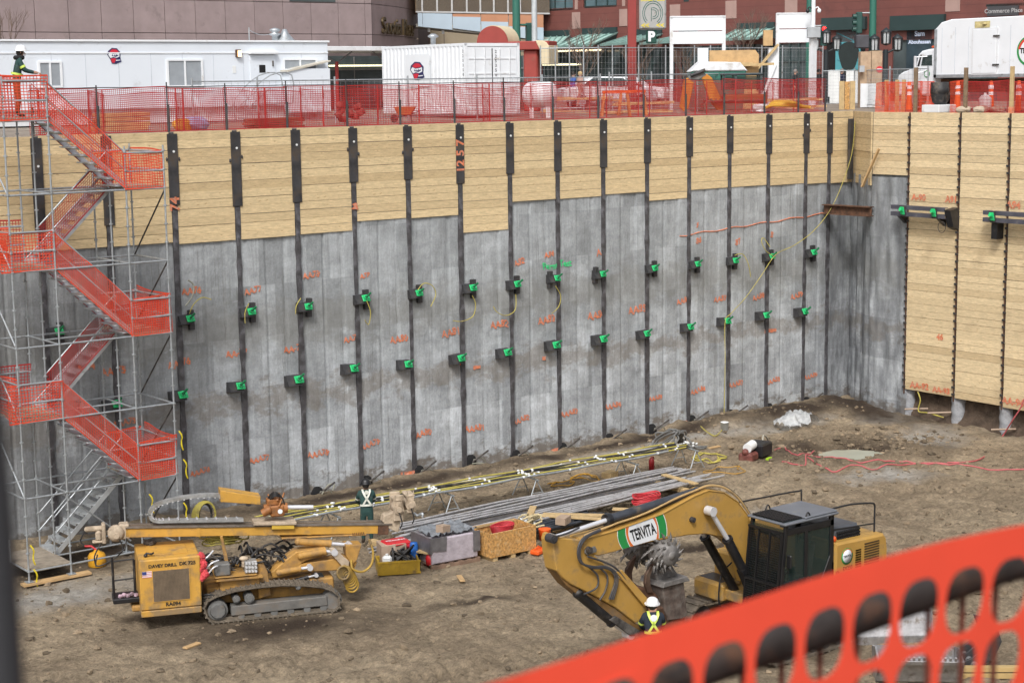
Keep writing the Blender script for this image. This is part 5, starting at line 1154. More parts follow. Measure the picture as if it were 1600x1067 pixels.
for i in range(8): x = CX0+.02+i*.075; q.box(x-.016, x+.016, CY0+.06, CY1-.06, CZ1+.075, CZ1+.1)
for i in range(9): y = CY0+.08+i*.11; q.box(CX0-.02, CX0+.58, y-.016, y+.016, CZ1+.06, CZ1+.09)
q.build('roof_grille', cab_k, rf)
q = MB(); q.box(CX0, CX0+.57, CY0+.05, CY1-.05, CZ1+.051, CZ1+.056); q.build('roof_hatch', glass_dk, rf)
for x, y in ((CX0+.72, CY0+.02), (CX0+.55, CY1)): q = MB(); q.tube([(x-.08+.16*i/8, y, CZ1+.06+.12*sin(pi*i/8)) for i in range(9)], .018, 7); q.build('lifting_eye', cab_k, rf)
q = MB(); gz0, gz1 = CZ0-.05, CZ1-.16; ng = 24
for i in range(20): y = CY0+.1+(CY1-CY0-.2)*i/19; q.beam((fx_(gz0)-.07, y, gz0), (fx_(gz1)-.07, y, gz1), .009, .009)
for i in range(ng+12): z = gz0+(gz1-gz0)*i/(ng+11); q.box(fx_(z)-.078, fx_(z)-.062, CY0+.08, CY1-.08, z-.005, z+.005)
for y in (CY0+.03, CY0+.36, CY0+.7, CY1-.07): q.beam((fx_(gz0)-.07, y, gz0), (fx_(gz1)-.07, y, gz1), .05, .03)
for z in (gz0, gz0+.62, gz1): q.box(fx_(z)-.1, fx_(z)-.05, CY0+.02, CY1-.04, z-.025, z+.025)
q.build('front_guard', cab_k, cab)
q = MB(); q.quad((fx_(CZ0)+.02, CY0+.07, CZ0), (fx_(CZ0)+.02, CY1-.07, CZ0), (CX0+.02, CY1-.07, CZ1-.1), (CX0+.02, CY0+.07, CZ1-.1)); q.build('windscreen', cab_glass, cab)
q = MB(); q.quad((CX0-.03, CY0+.03, CZ0+.6), (CX0+.62, CY0+.03, CZ0+.6), (CX0+.62, CY0+.03, CZ1-.22), (CX0+.08, CY0+.03, CZ1-.22)); q.build('door_window', cab_glass, cab)
q = MB(); q.quad((CX0+.72, CY0+.03, CZ0+.15), (CX1-.1, CY0+.03, CZ0+.15), (CX1-.1, CY0+.03, CZ1-.22), (CX0+.72, CY0+.03, CZ1-.22)); q.build('rear_side_window', cab_glass, cab)
q = MB(); q.quad((CX0, CY1-.03, CZ0+.5), (CX1-.1, CY1-.03, CZ0+.5), (CX1-.1, CY1-.03, CZ1-.1), (CX0+.08, CY1-.03, CZ1-.1)); q.build('far_window', cab_glass, cab)
q = MB(); q.quad((CX1-.03, CY0+.07, CZ0+.8), (CX1-.03, CY1-.07, CZ0+.8), (CX1-.03, CY1-.07, CZ1-.1), (CX1-.03, CY0+.07, CZ1-.1)); q.build('rear_window', cab_glass, cab)
q = MB(); q.box(-.85, -.4, CY0+.3, CY1-.3, CZ0+.0, CZ0+.5, bev=.06); q.cbox((-.42, (CY0+CY1)/2, CZ0+.85), (.16, .48, .85), (0, .15, 0), .06); q.cbox((-.36, (CY0+CY1)/2, CZ0+1.35), (.1, .26, .2), (0, .15, 0), .04); q.build('seat', mat('seat_cloth', (.02, .02, .022), .9, 0, .2, 5), cab)
q = MB(); q.cyl((CX0+.35, CY0+.25, CZ0), (CX0+.3, CY0+.25, CZ0+.7), .03); q.box(CX0+.05, CX0+.3, CY1-.3, CY1-.1, CZ0+.3, CZ0+.95, bev=.03); q.build('control_console', cab_k, cab)
q = MB()
for i in range(5): q.ball((CX0+.05+.02*i, CY0+.22+.15*i, CZ1-.28), (.07, .08, .06), 8, 6)
q.build('work_lamps', steel_raw, cab)
q = MB(); q.box(CX0+.0, CX0+.05, CY0-.16, CY0-.02, CZ0+.95, CZ0+1.25, bev=.02); q.tube([(CX0-.02, CY0, CZ0+.8), (CX0-.02, CY0-.12, CZ0+.9)], .012); q.build('mirror', cab_k, cab)
# house behind the cab
hs_ = MB(); prof = [(-.04, 1.0), (1.35, 1.0), (1.62, 1.08), (1.72, 1.25), (1.74, 2.05), (1.7, 2.3), (1.6, 2.42), (-.04, 2.47)]
hs_.prism(prof, -1.5, 1.5, 'y', .05); house = hs_.build('house', yel_ex, ex_)
q = MB(); q.box(-1.5, -.02, -.38, 1.45, 1.0, 1.25, bev=.03); q.box(-.6, -.02, .42, 1.48, 1.25, 1.95, bev=.04); q.build('deck', yel_ex, ex_)
q = MB(); q.prism([(.1, 2.45), (.2, 2.74), (1.0, 2.72), (1.12, 2.43)], -1.25, .4, 'y', .06); hd_ = q.build('engine_hood', mat('grey_hood', (.07, .075, .085), .5, 0, .15, 4, .1), house)
q = MB()
for i in range(13):
    for j in range(3): q.cbox((.28+i*.06, -1.2+.0*j, 2.5+.07*j), (.03, .2, .045), (.5, 0, 0))
q.build('hood_louvre', black_void, hd_)
q = MB()
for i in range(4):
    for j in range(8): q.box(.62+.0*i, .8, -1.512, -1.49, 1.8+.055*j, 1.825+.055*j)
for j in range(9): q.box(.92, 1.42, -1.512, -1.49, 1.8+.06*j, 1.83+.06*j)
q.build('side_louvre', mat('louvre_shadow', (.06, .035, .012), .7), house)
q = MB(); q.lathe([(.001, 0), (.19, 0), (.19, .006), (.001, .006)], (.33, -1.512, 2.12), 24, 'y'); bd_ = q.build('round_badge', grn, house)
q = MB(); q.lathe([(.001, 0), (.15, 0), (.15, .004)], (.33, -1.515, 2.12), 24, 'y'); q.build('badge_face', white, bd_)
q = MB(); q.prism([(.33+.175*cos(a), 2.12+.175*sin(a)) for a in np.linspace(.3, 2.6, 12)]+[(.33+.155*cos(a), 2.12+.155*sin(a)) for a in np.linspace(2.6, .3, 12)], -1.516, -1.513, 'y'); q.build('badge_ring', org, bd_)
for tx_, s_, x_, y_, z_ in (('TERVITA', .075, .33, -1.517, 2.12), ('EX233', .13, .36, -1.505, 1.84), ('336', .09, .02, -1.505, 1.8)): q = MB(); put_text(q, tx_, s_, (x_, y_, z_), (1, 0, 0), (0, 0, 1), bold=.003, sx=.92); q.build('lettering', black_void, bd_)
q = MB(); q.ball((.06, -1.35, 2.53), (.06, .06, .07), 8, 6); q.build('beacon', orange_pl, house)
rail_m = mat('black_rail', (.02, .02, .022), .45)
q = MB()
for y in (-1.25,): q.tube(smooth_pts([(.05, y, 3.2), (.7, y, 3.2), (1.4, y, 3.12), (1.53, y, 3.06), (1.54, y, 2.9), (1.54, y, 2.4)], 3), .022, 7); q.tube([(.05, y, 2.72), (1.54, y, 2.62)], .018, 7); q.tube([(.06, y, 3.2), (.06, y, 2.4)], .022, 7)
q.build('handrail', rail_m, house)
q = MB(); q.tube(smooth_pts([(-.2, 1.38, 2.9), (.9, 1.38, 2.88), (1.85, 1.38, 2.85), (1.95, 1.38, 2.78), (1.96, 1.38, 2.05)], 3), .022, 7); q.tube([(-.2, 1.38, 2.9), (-.2, 1.38, 1.9)], .022, 7); q.build('handrail', rail_m, house)
# storage boxes on the far side of the boom
q = MB(); q.box(-1.62, -.95, .5, 1.45, .92, 1.38, bev=.07); q.box(-.95, -.62, .5, 1.45, .95, 1.9, bev=.05); sb = q.build('tool_box', yel_ex, ex_)
q = MB(); q.box(-1.5, -1.05, .6, 1.35, 1.37, 1.385); q.build('step_tread', dark, sb); q = MB(); q.tube(smooth_pts([(-.9, .46, 2.0), (-1.55, .46, 1.75), (-1.72, .46, 1.4), (-1.72, .46, .95), (-1.5, .46, .85)], 3), .02, 7); q.build('handrail', rail_m, sb)
q = MB(); q.box(-1.2, -1.05, .49, .505, 1.1, 1.2); q.build('warning_sticker', white, sb)
# undercarriage
q = MB(); q.cyl((.1, 0, .7), (.1, 0, 1.0), .75, n=28); q.box(-.9, 1.1, -.9, .9, .45, .75, bev=.05); q.build('car_body', steel_raw, ex_)
hL = 2.2; rr = .42; to = []
for i in range(9): a = pi/2+pi*i/8; to.append((-hL+rr+.0+rr*cos(a), .45+rr*sin(a)))
for i in range(9): a = -pi/2+pi*i/8; to.append((hL-rr+rr*cos(a), .45+rr*sin(a)))
for y0 in (-1.5, .9):
    tr = crawler(ex_, [(a+.0, b) for a, b in to], y0, y0+.6, 0, 46, .04, .035)
    q = MB(); q.box(-1.7, 1.7, y0+.15, y0+.45, .25, .62, bev=.05); q.build('track_frame', mat('brown_dirty_yellow', (.2, .11, .035)), tr)
    for x in (-hL+rr, hL-rr): q = MB(); q.cyl((x, y0+.1, .45), (x, y0+.5, .45), .35, n=20); q.build('idler_wheel', steel_raw, tr)
    for i in range(8): x = -1.45+i*.41; q = MB(); q.cyl((x, y0+.08, .16), (x, y0+.52, .16), .1, n=12); q.build('track_roller', steel_raw, tr)
# ------------------------------------------------------------------ things lying on the pit floor
def gpt(px, py, dz=0):
    P = on_z(px, py, FLOOR)
    for _ in range(3): P = on_z(px, py, fh(P.x, P.y))
    return Vector((P.x, P.y, P.z+dz))
# sawhorses under the long tendons
sh = thing('sawhorse', '', 'sawhorse', (0, 0, 0), 0, 'sawhorses under the tendons')
q = MB(); q.tube([(-.55, 0, .62), (.55, 0, .62)], .03, 8); q.build('top_bar', galv, sh)
for s_ in (-1, 1):
    for e in (-1, 1): q = MB(); q.tube([(s_*.42, 0, .62), (s_*.5, e*.3, 0)], .02, 7); q.build('leg', galv, sh)
    q = MB(); q.tube([(s_*.47, -.2, .22), (s_*.47, .2, .22)], .014, 6); q.build('brace', galv, sh)
TA, TB = Vector((23.2, 41.15, -10.62)), Vector((39.15, 40.75, -10.62))
for i, (px, py, nm) in enumerate(((705, 800, 'nearest to the drill mast'), (838, 774, 'second from the drill mast'), (965, 747, 'beside the loose wood block'), (1060, 726, 'at the far end of the tendons'))):
    P = gpt(px, py); u = (P.x-TA.x)/(TB.x-TA.x); y = TA.lerp(TB, u).y; o = sh if i == 0 else dup(sh); o.location = (P.x, y, fh(P.x, y)-.02); o.rotation_euler = (0, 0, pi/2-.1); o['label'] = 'grey tubular sawhorse holding the tendons, '+nm
o = dup(sh, (25.2, 41.1, fh(25.2, 41.1)), pi/2-.1, 'grey tubular sawhorse holding the tendons, behind the drill mast')
TH = .66
tend = [('yellow', hose_y, .024), ('yellow', hose_y, .022), ('pale', mat('pale_strand', (.5, .5, .46), .4, .3, .15, 5), .028), ('yellow', hose_y, .024), ('black', hose_k, .05), ('yellow', hose_y, .022), ('yellow', hose_y, .022), ('pale', MATS['pale_strand'], .03), ('black', hose_k, .045), ('yellow', hose_y, .024), ('silver', galv, .035)]
for i, (cn, m, r) in enumerate(tend):
    off = .42-.085*i; a = Vector((TA.x+random.uniform(-.3, .6), TA.y+off, 0)); b = Vector((TB.x-random.uniform(0, 1.6)-.0, TB.y+off*1.0, 0)); pts = []
    for k in range(33):
        p = a.lerp(b, k/32); z = -11.33+TH+r+.02*sin(k*.9+i)+(.03 if i % 3 == 0 else 0)
        pts.append((p.x, p.y+.025*sin(k*.6+i*2), z-.0))
    q = MB(); q.tube(pts, r, 7)
    o = solo('anchor_tendon', q, m, 'long %s tendon on the sawhorses, %s' % (cn, ('outermost at the wall side' if i == 0 else 'outermost on the bars side' if i == 10 else 'among the %s lying side by side' % ('yellow ones' if cn == 'yellow' else 'pale and black ones'))), 'tendon', group='tendons on the sawhorses')
    if cn == 'yellow': o['label'] = 'long yellow tendon on the sawhorses at the wall foot'
    elif cn == 'pale': o['label'] = 'long pale tendon lying between the yellow ones on the sawhorses'
    elif cn == 'black': o['label'] = 'long black sheathed tendon lying on the sawhorses'
    else: o['label'] = 'long silver pipe on the front side of the sawhorses'
    for k in range(3, 32, 4): q = MB(); p = Vector(pts[k]); q.cyl(p-Vector((.035, 0, 0)), p+Vector((.035, 0, 0)), r*1.2, n=8); q.build('tape_tie', white, o)
for i, u in enumerate((.13, .335, .545, .74, .97)):
    p = TA.lerp(TB, u); q = MB()
    for k in range(9): q.ball((p.x+random.uniform(-.13, .13), p.y-.3+random.uniform(-.3, .5), -11.33+TH+.09+random.uniform(0, .05)), (.045, .04, .03), 7, 5, .6)
    solo('tie_wrap', q, pale_pl, 'white plastic wrap knotted round the tendons, '+('near the drill mast', 'second from the drill mast', 'halfway along', 'third quarter', 'at the far end')[i], 'plastic wrap', group='white wraps on the tendons')
# stock of steel bars and pipes on dunnage
barm = mat('grey_bar_steel', (.46, .455, .46), .45, .5, .25, 3, .25, (.2, .17, .15), 5, 0, 30); bard = mat('dark_bar_steel', (.1, .095, .095), .5, .4, .35, 3, .3, (.2, .16, .13), 5)
pipe_k = mat('blue_black_pipe', (.028, .034, .045), .38, 0, .3, 3, .15, (.14, .13, .12), 5)
bars_def = []
gz = -11.28
for i in range(14): bars_def.append((26.0+random.uniform(-.3, .3), 39.72-.085*i, 37.4+random.uniform(-.3, .2), 39.95-.075*i, gz+.19+(.07 if i % 3 == 1 else 0), .032, barm, 'long grey steel bar', 'far layer of grey bars on the timbers'))
for i in range(9): bars_def.append((25.0+random.uniform(-.3, .4), 38.55-.08*i, 36.3+random.uniform(-.6, .3), 38.85-.07*i, gz+.17, .03, bard, 'long dark steel bar', 'dark bars on the timbers'))
for i in range(12): bars_def.append((24.6+random.uniform(-.4, .4), 37.95-.09*i, 36.8+random.uniform(-.4, .9), 38.5-.055*i, gz+.2+(.06 if i % 2 else 0), .034, barm, 'long grey steel bar', 'near layer of grey bars on the timbers'))
for i in range(14): bars_def.append((25.3+random.uniform(-.3, .3), 37.5-.055*i, 31.9+random.uniform(-.5, .3), 37.8-.1*i*.9, gz+.12+(.07 if i % 2 else 0), .045, pipe_k, 'blue black plastic pipe', 'blue black pipes behind the crates'))
for xa, ya, xb, yb, z, r, m, nm, grp in bars_def:
    q = MB(); n_ = 8; q.tube([(xa+(xb-xa)*k/n_, ya+(yb-ya)*k/n_+.02*sin(k+ya*9), z+.02*sin(k*1.7+ya*5)) for k in range(n_+1)], r, 8)
    solo('steel_bar' if 'bar' in nm else 'plastic_pipe', q, m, nm+(' in the far layer, toward the wall' if 'far' in grp else ' in the middle of the stack' if 'dark' in grp else ' in the near layer, toward the crates' if 'near' in grp else ' stacked behind the crates and boxes'), 'bar' if 'bar' in nm else 'pipe', group=grp)
q0 = [(1040, 752, 1.9, .0, 'under the far ends of the bars'), (838, 793, 1.9, .05, 'under the middle of the bars'), (607, 846, 1.6, .05, 'under the near ends of the bars, by the red case')]
for px, py, L_, a, nm in q0:
    P = on_z(px, py, -11.05); q = MB(); q.cbox((0, 0, 0), (.2, L_, .14), bev=.01); solo('dunnage_timber', q, wood_new, 'squared yellow timber '+nm, 'timber', (P.x, P.y, -11.2 if 'near' in nm else -11.18), a, 'timbers under the bars')
for px, py, L_, a, nm in ((830, 798, 1.3, .2, 'across the bars above the middle timber'), (1062, 747, 1.6, .9, 'across the far ends of the bars'), (935, 803, 3.2, 1.75, 'pale planks left of the boom'), (905, 807, 2.8, 1.6, 'second pale plank left of the boom'), (1000, 795, 1.6, 1.65, 'short plank by the red hose'), (640, 857, 1.4, 1.35, 'under the red case')):
    P = on_z(px, py, -10.95); q = MB(); q.cbox((0, 0, 0), (.2, L_, .05), bev=.006); solo('plank', q, wood_new, 'loose sawn plank lying '+nm, 'plank', (P.x, P.y, -10.98), -pi/2+a+.6, 'loose planks on the bars')
q = MB(); q.cbox((0, 0, .1), (.5, .35, .2), bev=.01); P = gpt(953, 746); solo('wood_block', q, wood_new, 'short wood block on the ground below the tendons', 'wood block', P, .3)
for px, py, L_, a, nm in ((880, 828, .9, .3, 'short scrap board on the ground left of the boom tip'), (440, 836, .8, .9, 'scrap board on the ground behind the drill rig'), (1115, 700, .7, .2, 'scrap board by the yellow hose tangle'), (720, 905, .6, 1.1, 'scrap board in front of the wrapped pallet box'), (300, 1010, .5, .4, 'scrap board lying in front of the drill rig')):
    q = MB(); q.cbox((0, 0, .03), (L_, .14, .04), (.05, .04, 0), .006); solo('scrap_board', q, plywood, nm, 'board', gpt(px, py), a)
# boxes in a row
P = gpt(560, 893); 
q = MB(); q.cbox((0, 0, .33), (.68, .6, .66), bev=.01); t = solo('cardboard_box', q, mat('cardboard', (.36, .27, .2), .85, 0, .12, 3, .15), 'tan cardboard box behind the yellow tray', 'box', (24.62, 37.2, -11.38), -.35)
q = MB(); q.cbox((0, -.302, .33), (.07, .004, .62)); q.cbox((0, 0, .662), (.07, .6, .004)); q.build('tape_strip', mat('pale_tape', (.5, .42, .34), .4), t)
t = thing('parts_tray', 'mustard yellow steel tray with a white jug and fittings in it', 'metal tray', (24.35, 36.45, -11.4), -.48)
ym = mat('mustard_paint', (.38, .24, .02), .5, 0, .2, 3, .3, (.14, .09, .04), 4)
q = MB(); q.box(-.55, .55, -.02, .02, .04, .36, bev=.008); q.box(-.55, .55, .68, .72, .04, .36, bev=.008); q.box(-.55, -.51, 0, .7, .04, .36, bev=.008); q.box(.51, .55, 0, .7, .04, .36, bev=.008); q.box(-.55, .55, 0, .7, .02, .05); q.box(-.57, .57, -.04, .0, .33, .38); q.box(-.57, .57, -.035, -.0, .02, .07); q.build('tray', ym, t)
q = MB()
for x in (-.52, 0, .52): q.box(x-.025, x+.025, -.045, -.02, .04, .36)
q.build('ribs', ym, t)
q = MB(); q.box(-.42, -.17, .15, .33, .12, .38, bev=.05); q.cyl((-.3, .24, .36), (-.3, .24, .43), .04); solo('jug', q, pale_pl, 'white plastic jug lying in the yellow tray', 'jug', (24.4, 36.5, -11.33), -.48)
q = MB(); q.lathe([(.001, 0), (.11, 0), (.115, .02), (.115, .5), (.1, .53), (.1, .56), (.001, .56)], n=16); solo('blue_canister', q, blue_pl, 'tall blue cylinder standing behind the yellow tray', 'canister', (25.1, 36.85, -11.3))
q = MB(); q.lathe([(.001, 0), (.12, .02), (.13, .2), (.1, .3), (.04, .34), (.04, .4), (.001, .4)], n=14); q.tube([(0, 0, .4), (.1, -.05, .38), (.15, -.08, .2)], .02, 6); solo('red_extinguisher', q, red_pl, 'red round cylinder with black hose beside the blue one', 'extinguisher', (25.35, 36.45, -11.33), .4)
q = MB()
for i in range(16): q.tube(smooth_pts([(random.uniform(-.3, .4), random.uniform(.1, .6), random.uniform(.1, .3)), (random.uniform(-.3, .4), random.uniform(.1, .6), random.uniform(.3, .6)), (random.uniform(-.3, .4), random.uniform(.1, .6), random.uniform(.1, .3))], 3), .028, 6)
solo('hose_fittings', q, hose_k, 'tangle of short black hoses in the yellow tray', 'hoses', (24.5, 36.5, -11.33), -.48)
q = MB(); q.cbox((0, 0, .13), (.72, .5, .24), bev=.05); q.box(-.33, .33, -.27, -.24, .08, .14, bev=.01); q.tube([(-.13, -.28, .17), (-.12, -.33, .2), (.12, -.33, .2), (.13, -.28, .17)], .02, 6); P = on_z(618, 853, -10.85); t = solo('tool_case', q, red_pl, 'bright red plastic tool case on top of the bars', 'tool case', (P.x, P.y, -10.93), -.15)
q = MB(); put_text(q, 'Milwaukee', .13, (0, 0, .253), (1, 0, 0), (0, 1, 0), bold=.004); q.build('lettering', white, t)
# shrink wrapped pallet box
t = thing('pallet_box', 'grey shrink wrapped pallet box with crumpled plastic on top', 'pallet box', (26.05, 36.72, -11.4), -.08)
q = MB()
for y in (-.5, 0, .5): q.box(-.75, .75, y-.05, y+.05, 0, .09)
for x in np.linspace(-.7, .7, 6): q.box(x-.06, x+.06, -.55, .55, .09, .115)
q.build('pallet', mat('old_pallet_wood', (.2, .13, .09), .85, 0, .3, 6), t)
q = MB(); 
q.prism([(-.72, .13), (.7, .13), (.73, .75), (.7, .82), (-.74, .82), (-.76, .7)], -.52, .52, 'y', .03); q.build('wrap', mat('pinkish_shrink_wrap', (.4, .36, .4), .3, 0, .2, 5, .12, bump=.02, bs=9), t)
q = MB()
twm = mat('grey_torn_wrap', (.12, .115, .12), .4, 0, .3, 6)
q.prism([(-.74, .5), (-.3, .45), (-.28, .84), (-.74, .84)], -.545, -.5); q.box(-.79, -.74, -.54, .5, .42, .85); q.build('torn_wrap', twm, t); q = MB(); q.prism([(.55, .3), (.76, .3), (.76, .85), (.55, .85)], -.545, -.5); q.build('torn_wrap', twm, t)
q = MB(); n_ = 22
q.grid([(-.7+1.4*i/n_, -.5+1.0*j/14, .84+.11*abs(sin(i*1.1+j*.7))*abs(sin(j*.5+i*.23))+.05*random.random()) for j in range(15) for i in range(n_+1)], n_+1, 15, True); q.build('crumpled_sheet', mat('silver_sheet', (.2, .215, .235), .4, .1, .3, 6), t)
q = MB(); q.cbox((-.25, -.3, 1.0), (.3, .25, .2), (0, .1, .3)); q.build('small_carton', mat('cardboard', (.36, .27, .2)), t)
t = thing('plywood_crate', 'open wafer board crate with red hose inside, left of the boom tip', 'crate', (27.65, 36.28, -11.4), -.02)
q = MB(); q.box(-.76, .76, -.5, -.47, .12, .78); q.box(-.76, .76, .47, .5, .12, .78); q.box(-.76, -.73, -.47, .47, .12, .78); q.box(.73, .76, -.47, .47, .12, .78); q.box(-.73, .73, -.47, .47, .12, .15); q.build('crate_walls', osb, t)
q = MB()
for x in (-.6, 0, .6): q.box(x-.07, x+.07, -.48, .48, 0, .118)
for y in (-.455, .455): q.box(-.72, .72, y-.02, y+.02, .72, .775)
q.build('skids', wood_new, t)
q = MB()
for k in range(6): q.tube([(-.1+.3*cos(a)*(1+.05*k), .22*sin(a), .62+.035*k+.02*sin(2*a)) for a in np.linspace(0, 2*pi, 18)], .022, 6)
solo('red_hose_coil', q, mat('red_hose', (.45, .03, .04), .5), 'coil of dark red hose inside the wafer board crate', 'hose', (27.75, 36.3, -11.38))
q = MB(); n_ = 10; q.grid([(-.35+.7*i/n_, -.3+.6*j/8, .18+.14*random.random()+.2*(1-abs(i/n_-.5)*2)) for j in range(9) for i in range(n_+1)], n_+1, 9, False); solo('plastic_sheeting', q, pale_pl, 'heap of white plastic sheeting beside the boom tip', 'plastic sheet', (28.95, 36.9, -11.25))
q = MB()
for k in range(5): q.tube([(.5*random.uniform(-1, 1)*.3+.26*cos(a), .1*k-.2+.1*sin(a), .45+.14*sin(a+k)) for a in np.linspace(0, 5, 12)], .03, 6)
solo('rope_slings', q, mat('cream_rope', (.5, .42, .25), .85), 'cream rope slings heaped beside the wafer board crate', 'rope', (29.0, 36.7, -11.2))
q = MB(); q.lathe([(.001, 0), (.15, 0), (.17, .3), (.18, .32), (.16, .32), (.001, .05)], n=16); solo('bucket', q, orange_pl, 'bright orange bucket behind the tip of the boom', 'bucket', (28.85, 35.95, -11.15), 0)
q = MB(); q.cbox((0, 0, .07), (.42, .28, .13), (0, 0, .1), .03); q.tube([(-.15, 0, .14), (0, 0, .22), (.15, 0, .14)], .015, 6); solo('orange_box', q, orange_pl, 'low orange plastic box on the ground by the boom tip', 'plastic box', (28.35, 35.62, -11.38), .2)
q = MB(); q.cbox((0, 0, 0), (.45, .3, .2), (0, 0, .5)); solo('carton', q, mat('cardboard', (.36, .27, .2)), 'brown carton on the pipes left of the boom cylinder', 'carton', on_z(880, 812, -10.95))
q = MB()
for k in range(8): q.tube([(.45*cos(a)*(1+.1*sin(k)), .3*sin(a), .03*k+.03*sin(3*a+k)) for a in np.linspace(0, 2*pi, 20)], .025, 6)
solo('red_hose_coil', q, mat('red_hose', (.45, .03, .04)), 'coil of pink red hose on planks above the boom lettering', 'hose', on_z(1010, 784, -10.9))
# yellow and orange hoses on the ground
def tangle(px, py, n, rx, ry, m, r, name, label, h=.04):
    c = gpt(px, py); q = MB()
    for k in range(n):
        pts = []; a0 = random.uniform(0, 6)
        for i in range(14):
            a = a0+i*.55; rr = random.uniform(.4, 1); x, y = c.x+rx*rr*cos(a), c.y+ry*rr*sin(a); pts.append((x, y, fh(x, y)+r+random.uniform(0, h)))
        q.tube(smooth_pts(pts, 3), r, 6)
    return solo(name, q, m, label, 'hose')
ho_o = mat('orange_yellow_cord', (.5, .27, .03), .55)
tangle(1108, 715, 2, .55, .7, hose_y, .022, 'hose_tangle', 'tangled yellow hose on the ground at the far end of the tendons')
tangle(915, 748, 2, .6, .5, ho_o, .016, 'cord_tangle', 'tangled orange cord between the second and third sawhorse')
tangle(880, 758, 1, .7, .4, ho_o, .016, 'cord_tangle', 'orange cord loop under the tendons, left of the bigger tangle')
tangle(1132, 735, 1, .9, .7, ho_o, .013, 'cord_tangle', 'thin orange cord on the ground beside the far bars')
q = MB(); c = on_z(1062, 688, -10.9)
for k in range(9):
    pts = [(c.x+random.uniform(-.1, .1)-.8+1.6*i/9, c.y+.35*sin(i*.9+k*.5)+random.uniform(-.1, .1)+.3-.05*k, fh(c.x, c.y)+.1+.75*sin(pi*min(1, i/7))*random.uniform(.7, 1)) for i in range(10)]; q.tube(smooth_pts(pts, 3), .03, 6)
solo('tube_bundle', q, mat('grey_tube_bundle', (.13, .13, .125), .5, 0, .3, 4), 'bundle of bent grey tubes at the far end of the tendons', 'tubes')
q = MB(); q.lathe([(.001, 0), (.09, 0), (.095, .35), (.05, .42), (.03, .46), (.001, .46)], n=14); q.tube([(0, 0, .45), (.08, 0, .46), (.12, 0, .38)], .02, 6); solo('fire_extinguisher', q, mat('dark_red_paint', (.3, .015, .02), .4), 'dark red fire extinguisher on the ground behind the bars', 'extinguisher', gpt(1018, 735))
# pump near the corner
t = thing('water_pump', 'small petrol pump with white tank and black frame by the red hoses', 'pump', gpt(1178, 716), .35)
q = MB(); q.box(-.1, .75, -.35, .35, .05, .5, bev=.05); q.build('frame', dark, t); q = MB(); q.cyl((-.55, 0, .45), (-.1, 0, .5), .16, n=16); q.build('tank', pale_pl, t); q = MB(); q.box(-.75, -.15, -.25, .25, .0, .3, bev=.06); q.ball((-.7, 0, .35), .12, 8, 6); q.build('engine', mat('red_brown_engine', (.16, .05, .04), .6, 0, .4, 6, .4), t)
hoses(t, 'pump_hose', [[(.7, 0, .35), (1.0, .1, .6), (1.35, .1, .4), (1.7, .3, .08)], [(.75, .1, .2), (1.2, .4, .12), (1.8, .4, .06)]], .035, mat('pale_hose', (.36, .34, .28), .5))
q = MB(); q.cbox((.1, -.5, .03), (.3, .1, .06)); q.build('lime_tool', mat('lime_plastic', (.35, .55, .03), .5), t)
q = MB(); q.lathe([(.001, 0), (.13, 0), (.15, .3), (.155, .3), (.14, .28), (.001, .05)], n=14); solo('bucket', q, pale_pl, 'white bucket at the wall foot left of the earth mound', 'bucket', gpt(1132, 672))
q = MB(); q.tube([(p.x, p.y, p.z+.05) for p in smooth_pts([gpt(a, b) for a, b in ((1128, 674), (1118, 683), (1105, 677), (1095, 668))], 4)], .022, 6); solo('hose', q, hose_y, 'short yellow hose on the ground left of the white bucket', 'hose')
q = MB(); c = gpt(1246, 668); n_ = 18
q.grid([(c.x-.75+1.5*i/n_, c.y-.35+.8*j/12+.15*sin(i), c.z+.05+.5*math.exp(-((i/n_-.35)/.3)**2-((j/12-.6)/.4)**2)+.35*math.exp(-((i/n_-.8)/.15)**2)+.12*abs(sin(i*1.3+j*.8))+.03*random.random()) for j in range(13) for i in range(n_+1)], n_+1, 13, True)
solo('plastic_sheet', q, mat('clear_plastic_sheet', (.5, .52, .53), .22, 0, .25, 7, .1, alpha=.72), 'crumpled clear plastic sheet on the earth mound by the corner', 'plastic sheet')
# red hoses
rh_m = mat('red_air_hose', (.46, .1, .11), .5, 0, .1, 4, .2)
def ground_hose(pts, label, m=rh_m, r=.024):
    P = smooth_pts([gpt(a, b) for a, b in pts], 6); q = MB(); q.tube([(p.x, p.y, fh(p.x, p.y)+r*.9) for p in P], r, 7); return solo('air_hose', q, m, label, 'hose', group='red hoses on the pit floor')
ground_hose([(1222, 722), (1240, 726), (1258, 721), (1262, 713), (1300, 722), (1345, 724), (1400, 722), (1450, 726), (1520, 729), (1600, 734), (1680, 742)], 'red hose running along the ground in front of the puddle to the right edge')
ground_hose([(1262, 716), (1285, 727), (1306, 731), (1330, 726), (1370, 727), (1420, 724), (1480, 725)], 'second red hose beside the puddle, with a small bend toward the camera')
ground_hose([(1210, 705), (1225, 699), (1233, 706), (1250, 712), (1272, 706)], 'short red hose loop by the pump')
q = MB(); p0 = [gpt(1480, 725), gpt(1530, 720)]; p1 = [on_x(1560, 690, XR-.5), on_x(1583, 655, XR-.35), on_x(1600, 625, XR-.3), on_x(1640, 520, XR-.25), on_x(1680, 380, XR-.22), on_x(1720, 200, XR-.1)]; q.tube(smooth_pts([p+Vector((0, 0, .05)) for p in p0]+p1, 6), .025, 7); solo('air_hose', q, rh_m, 'red hose rising up the pale timber wall at the right edge', 'hose', group='red hoses on the pit floor')
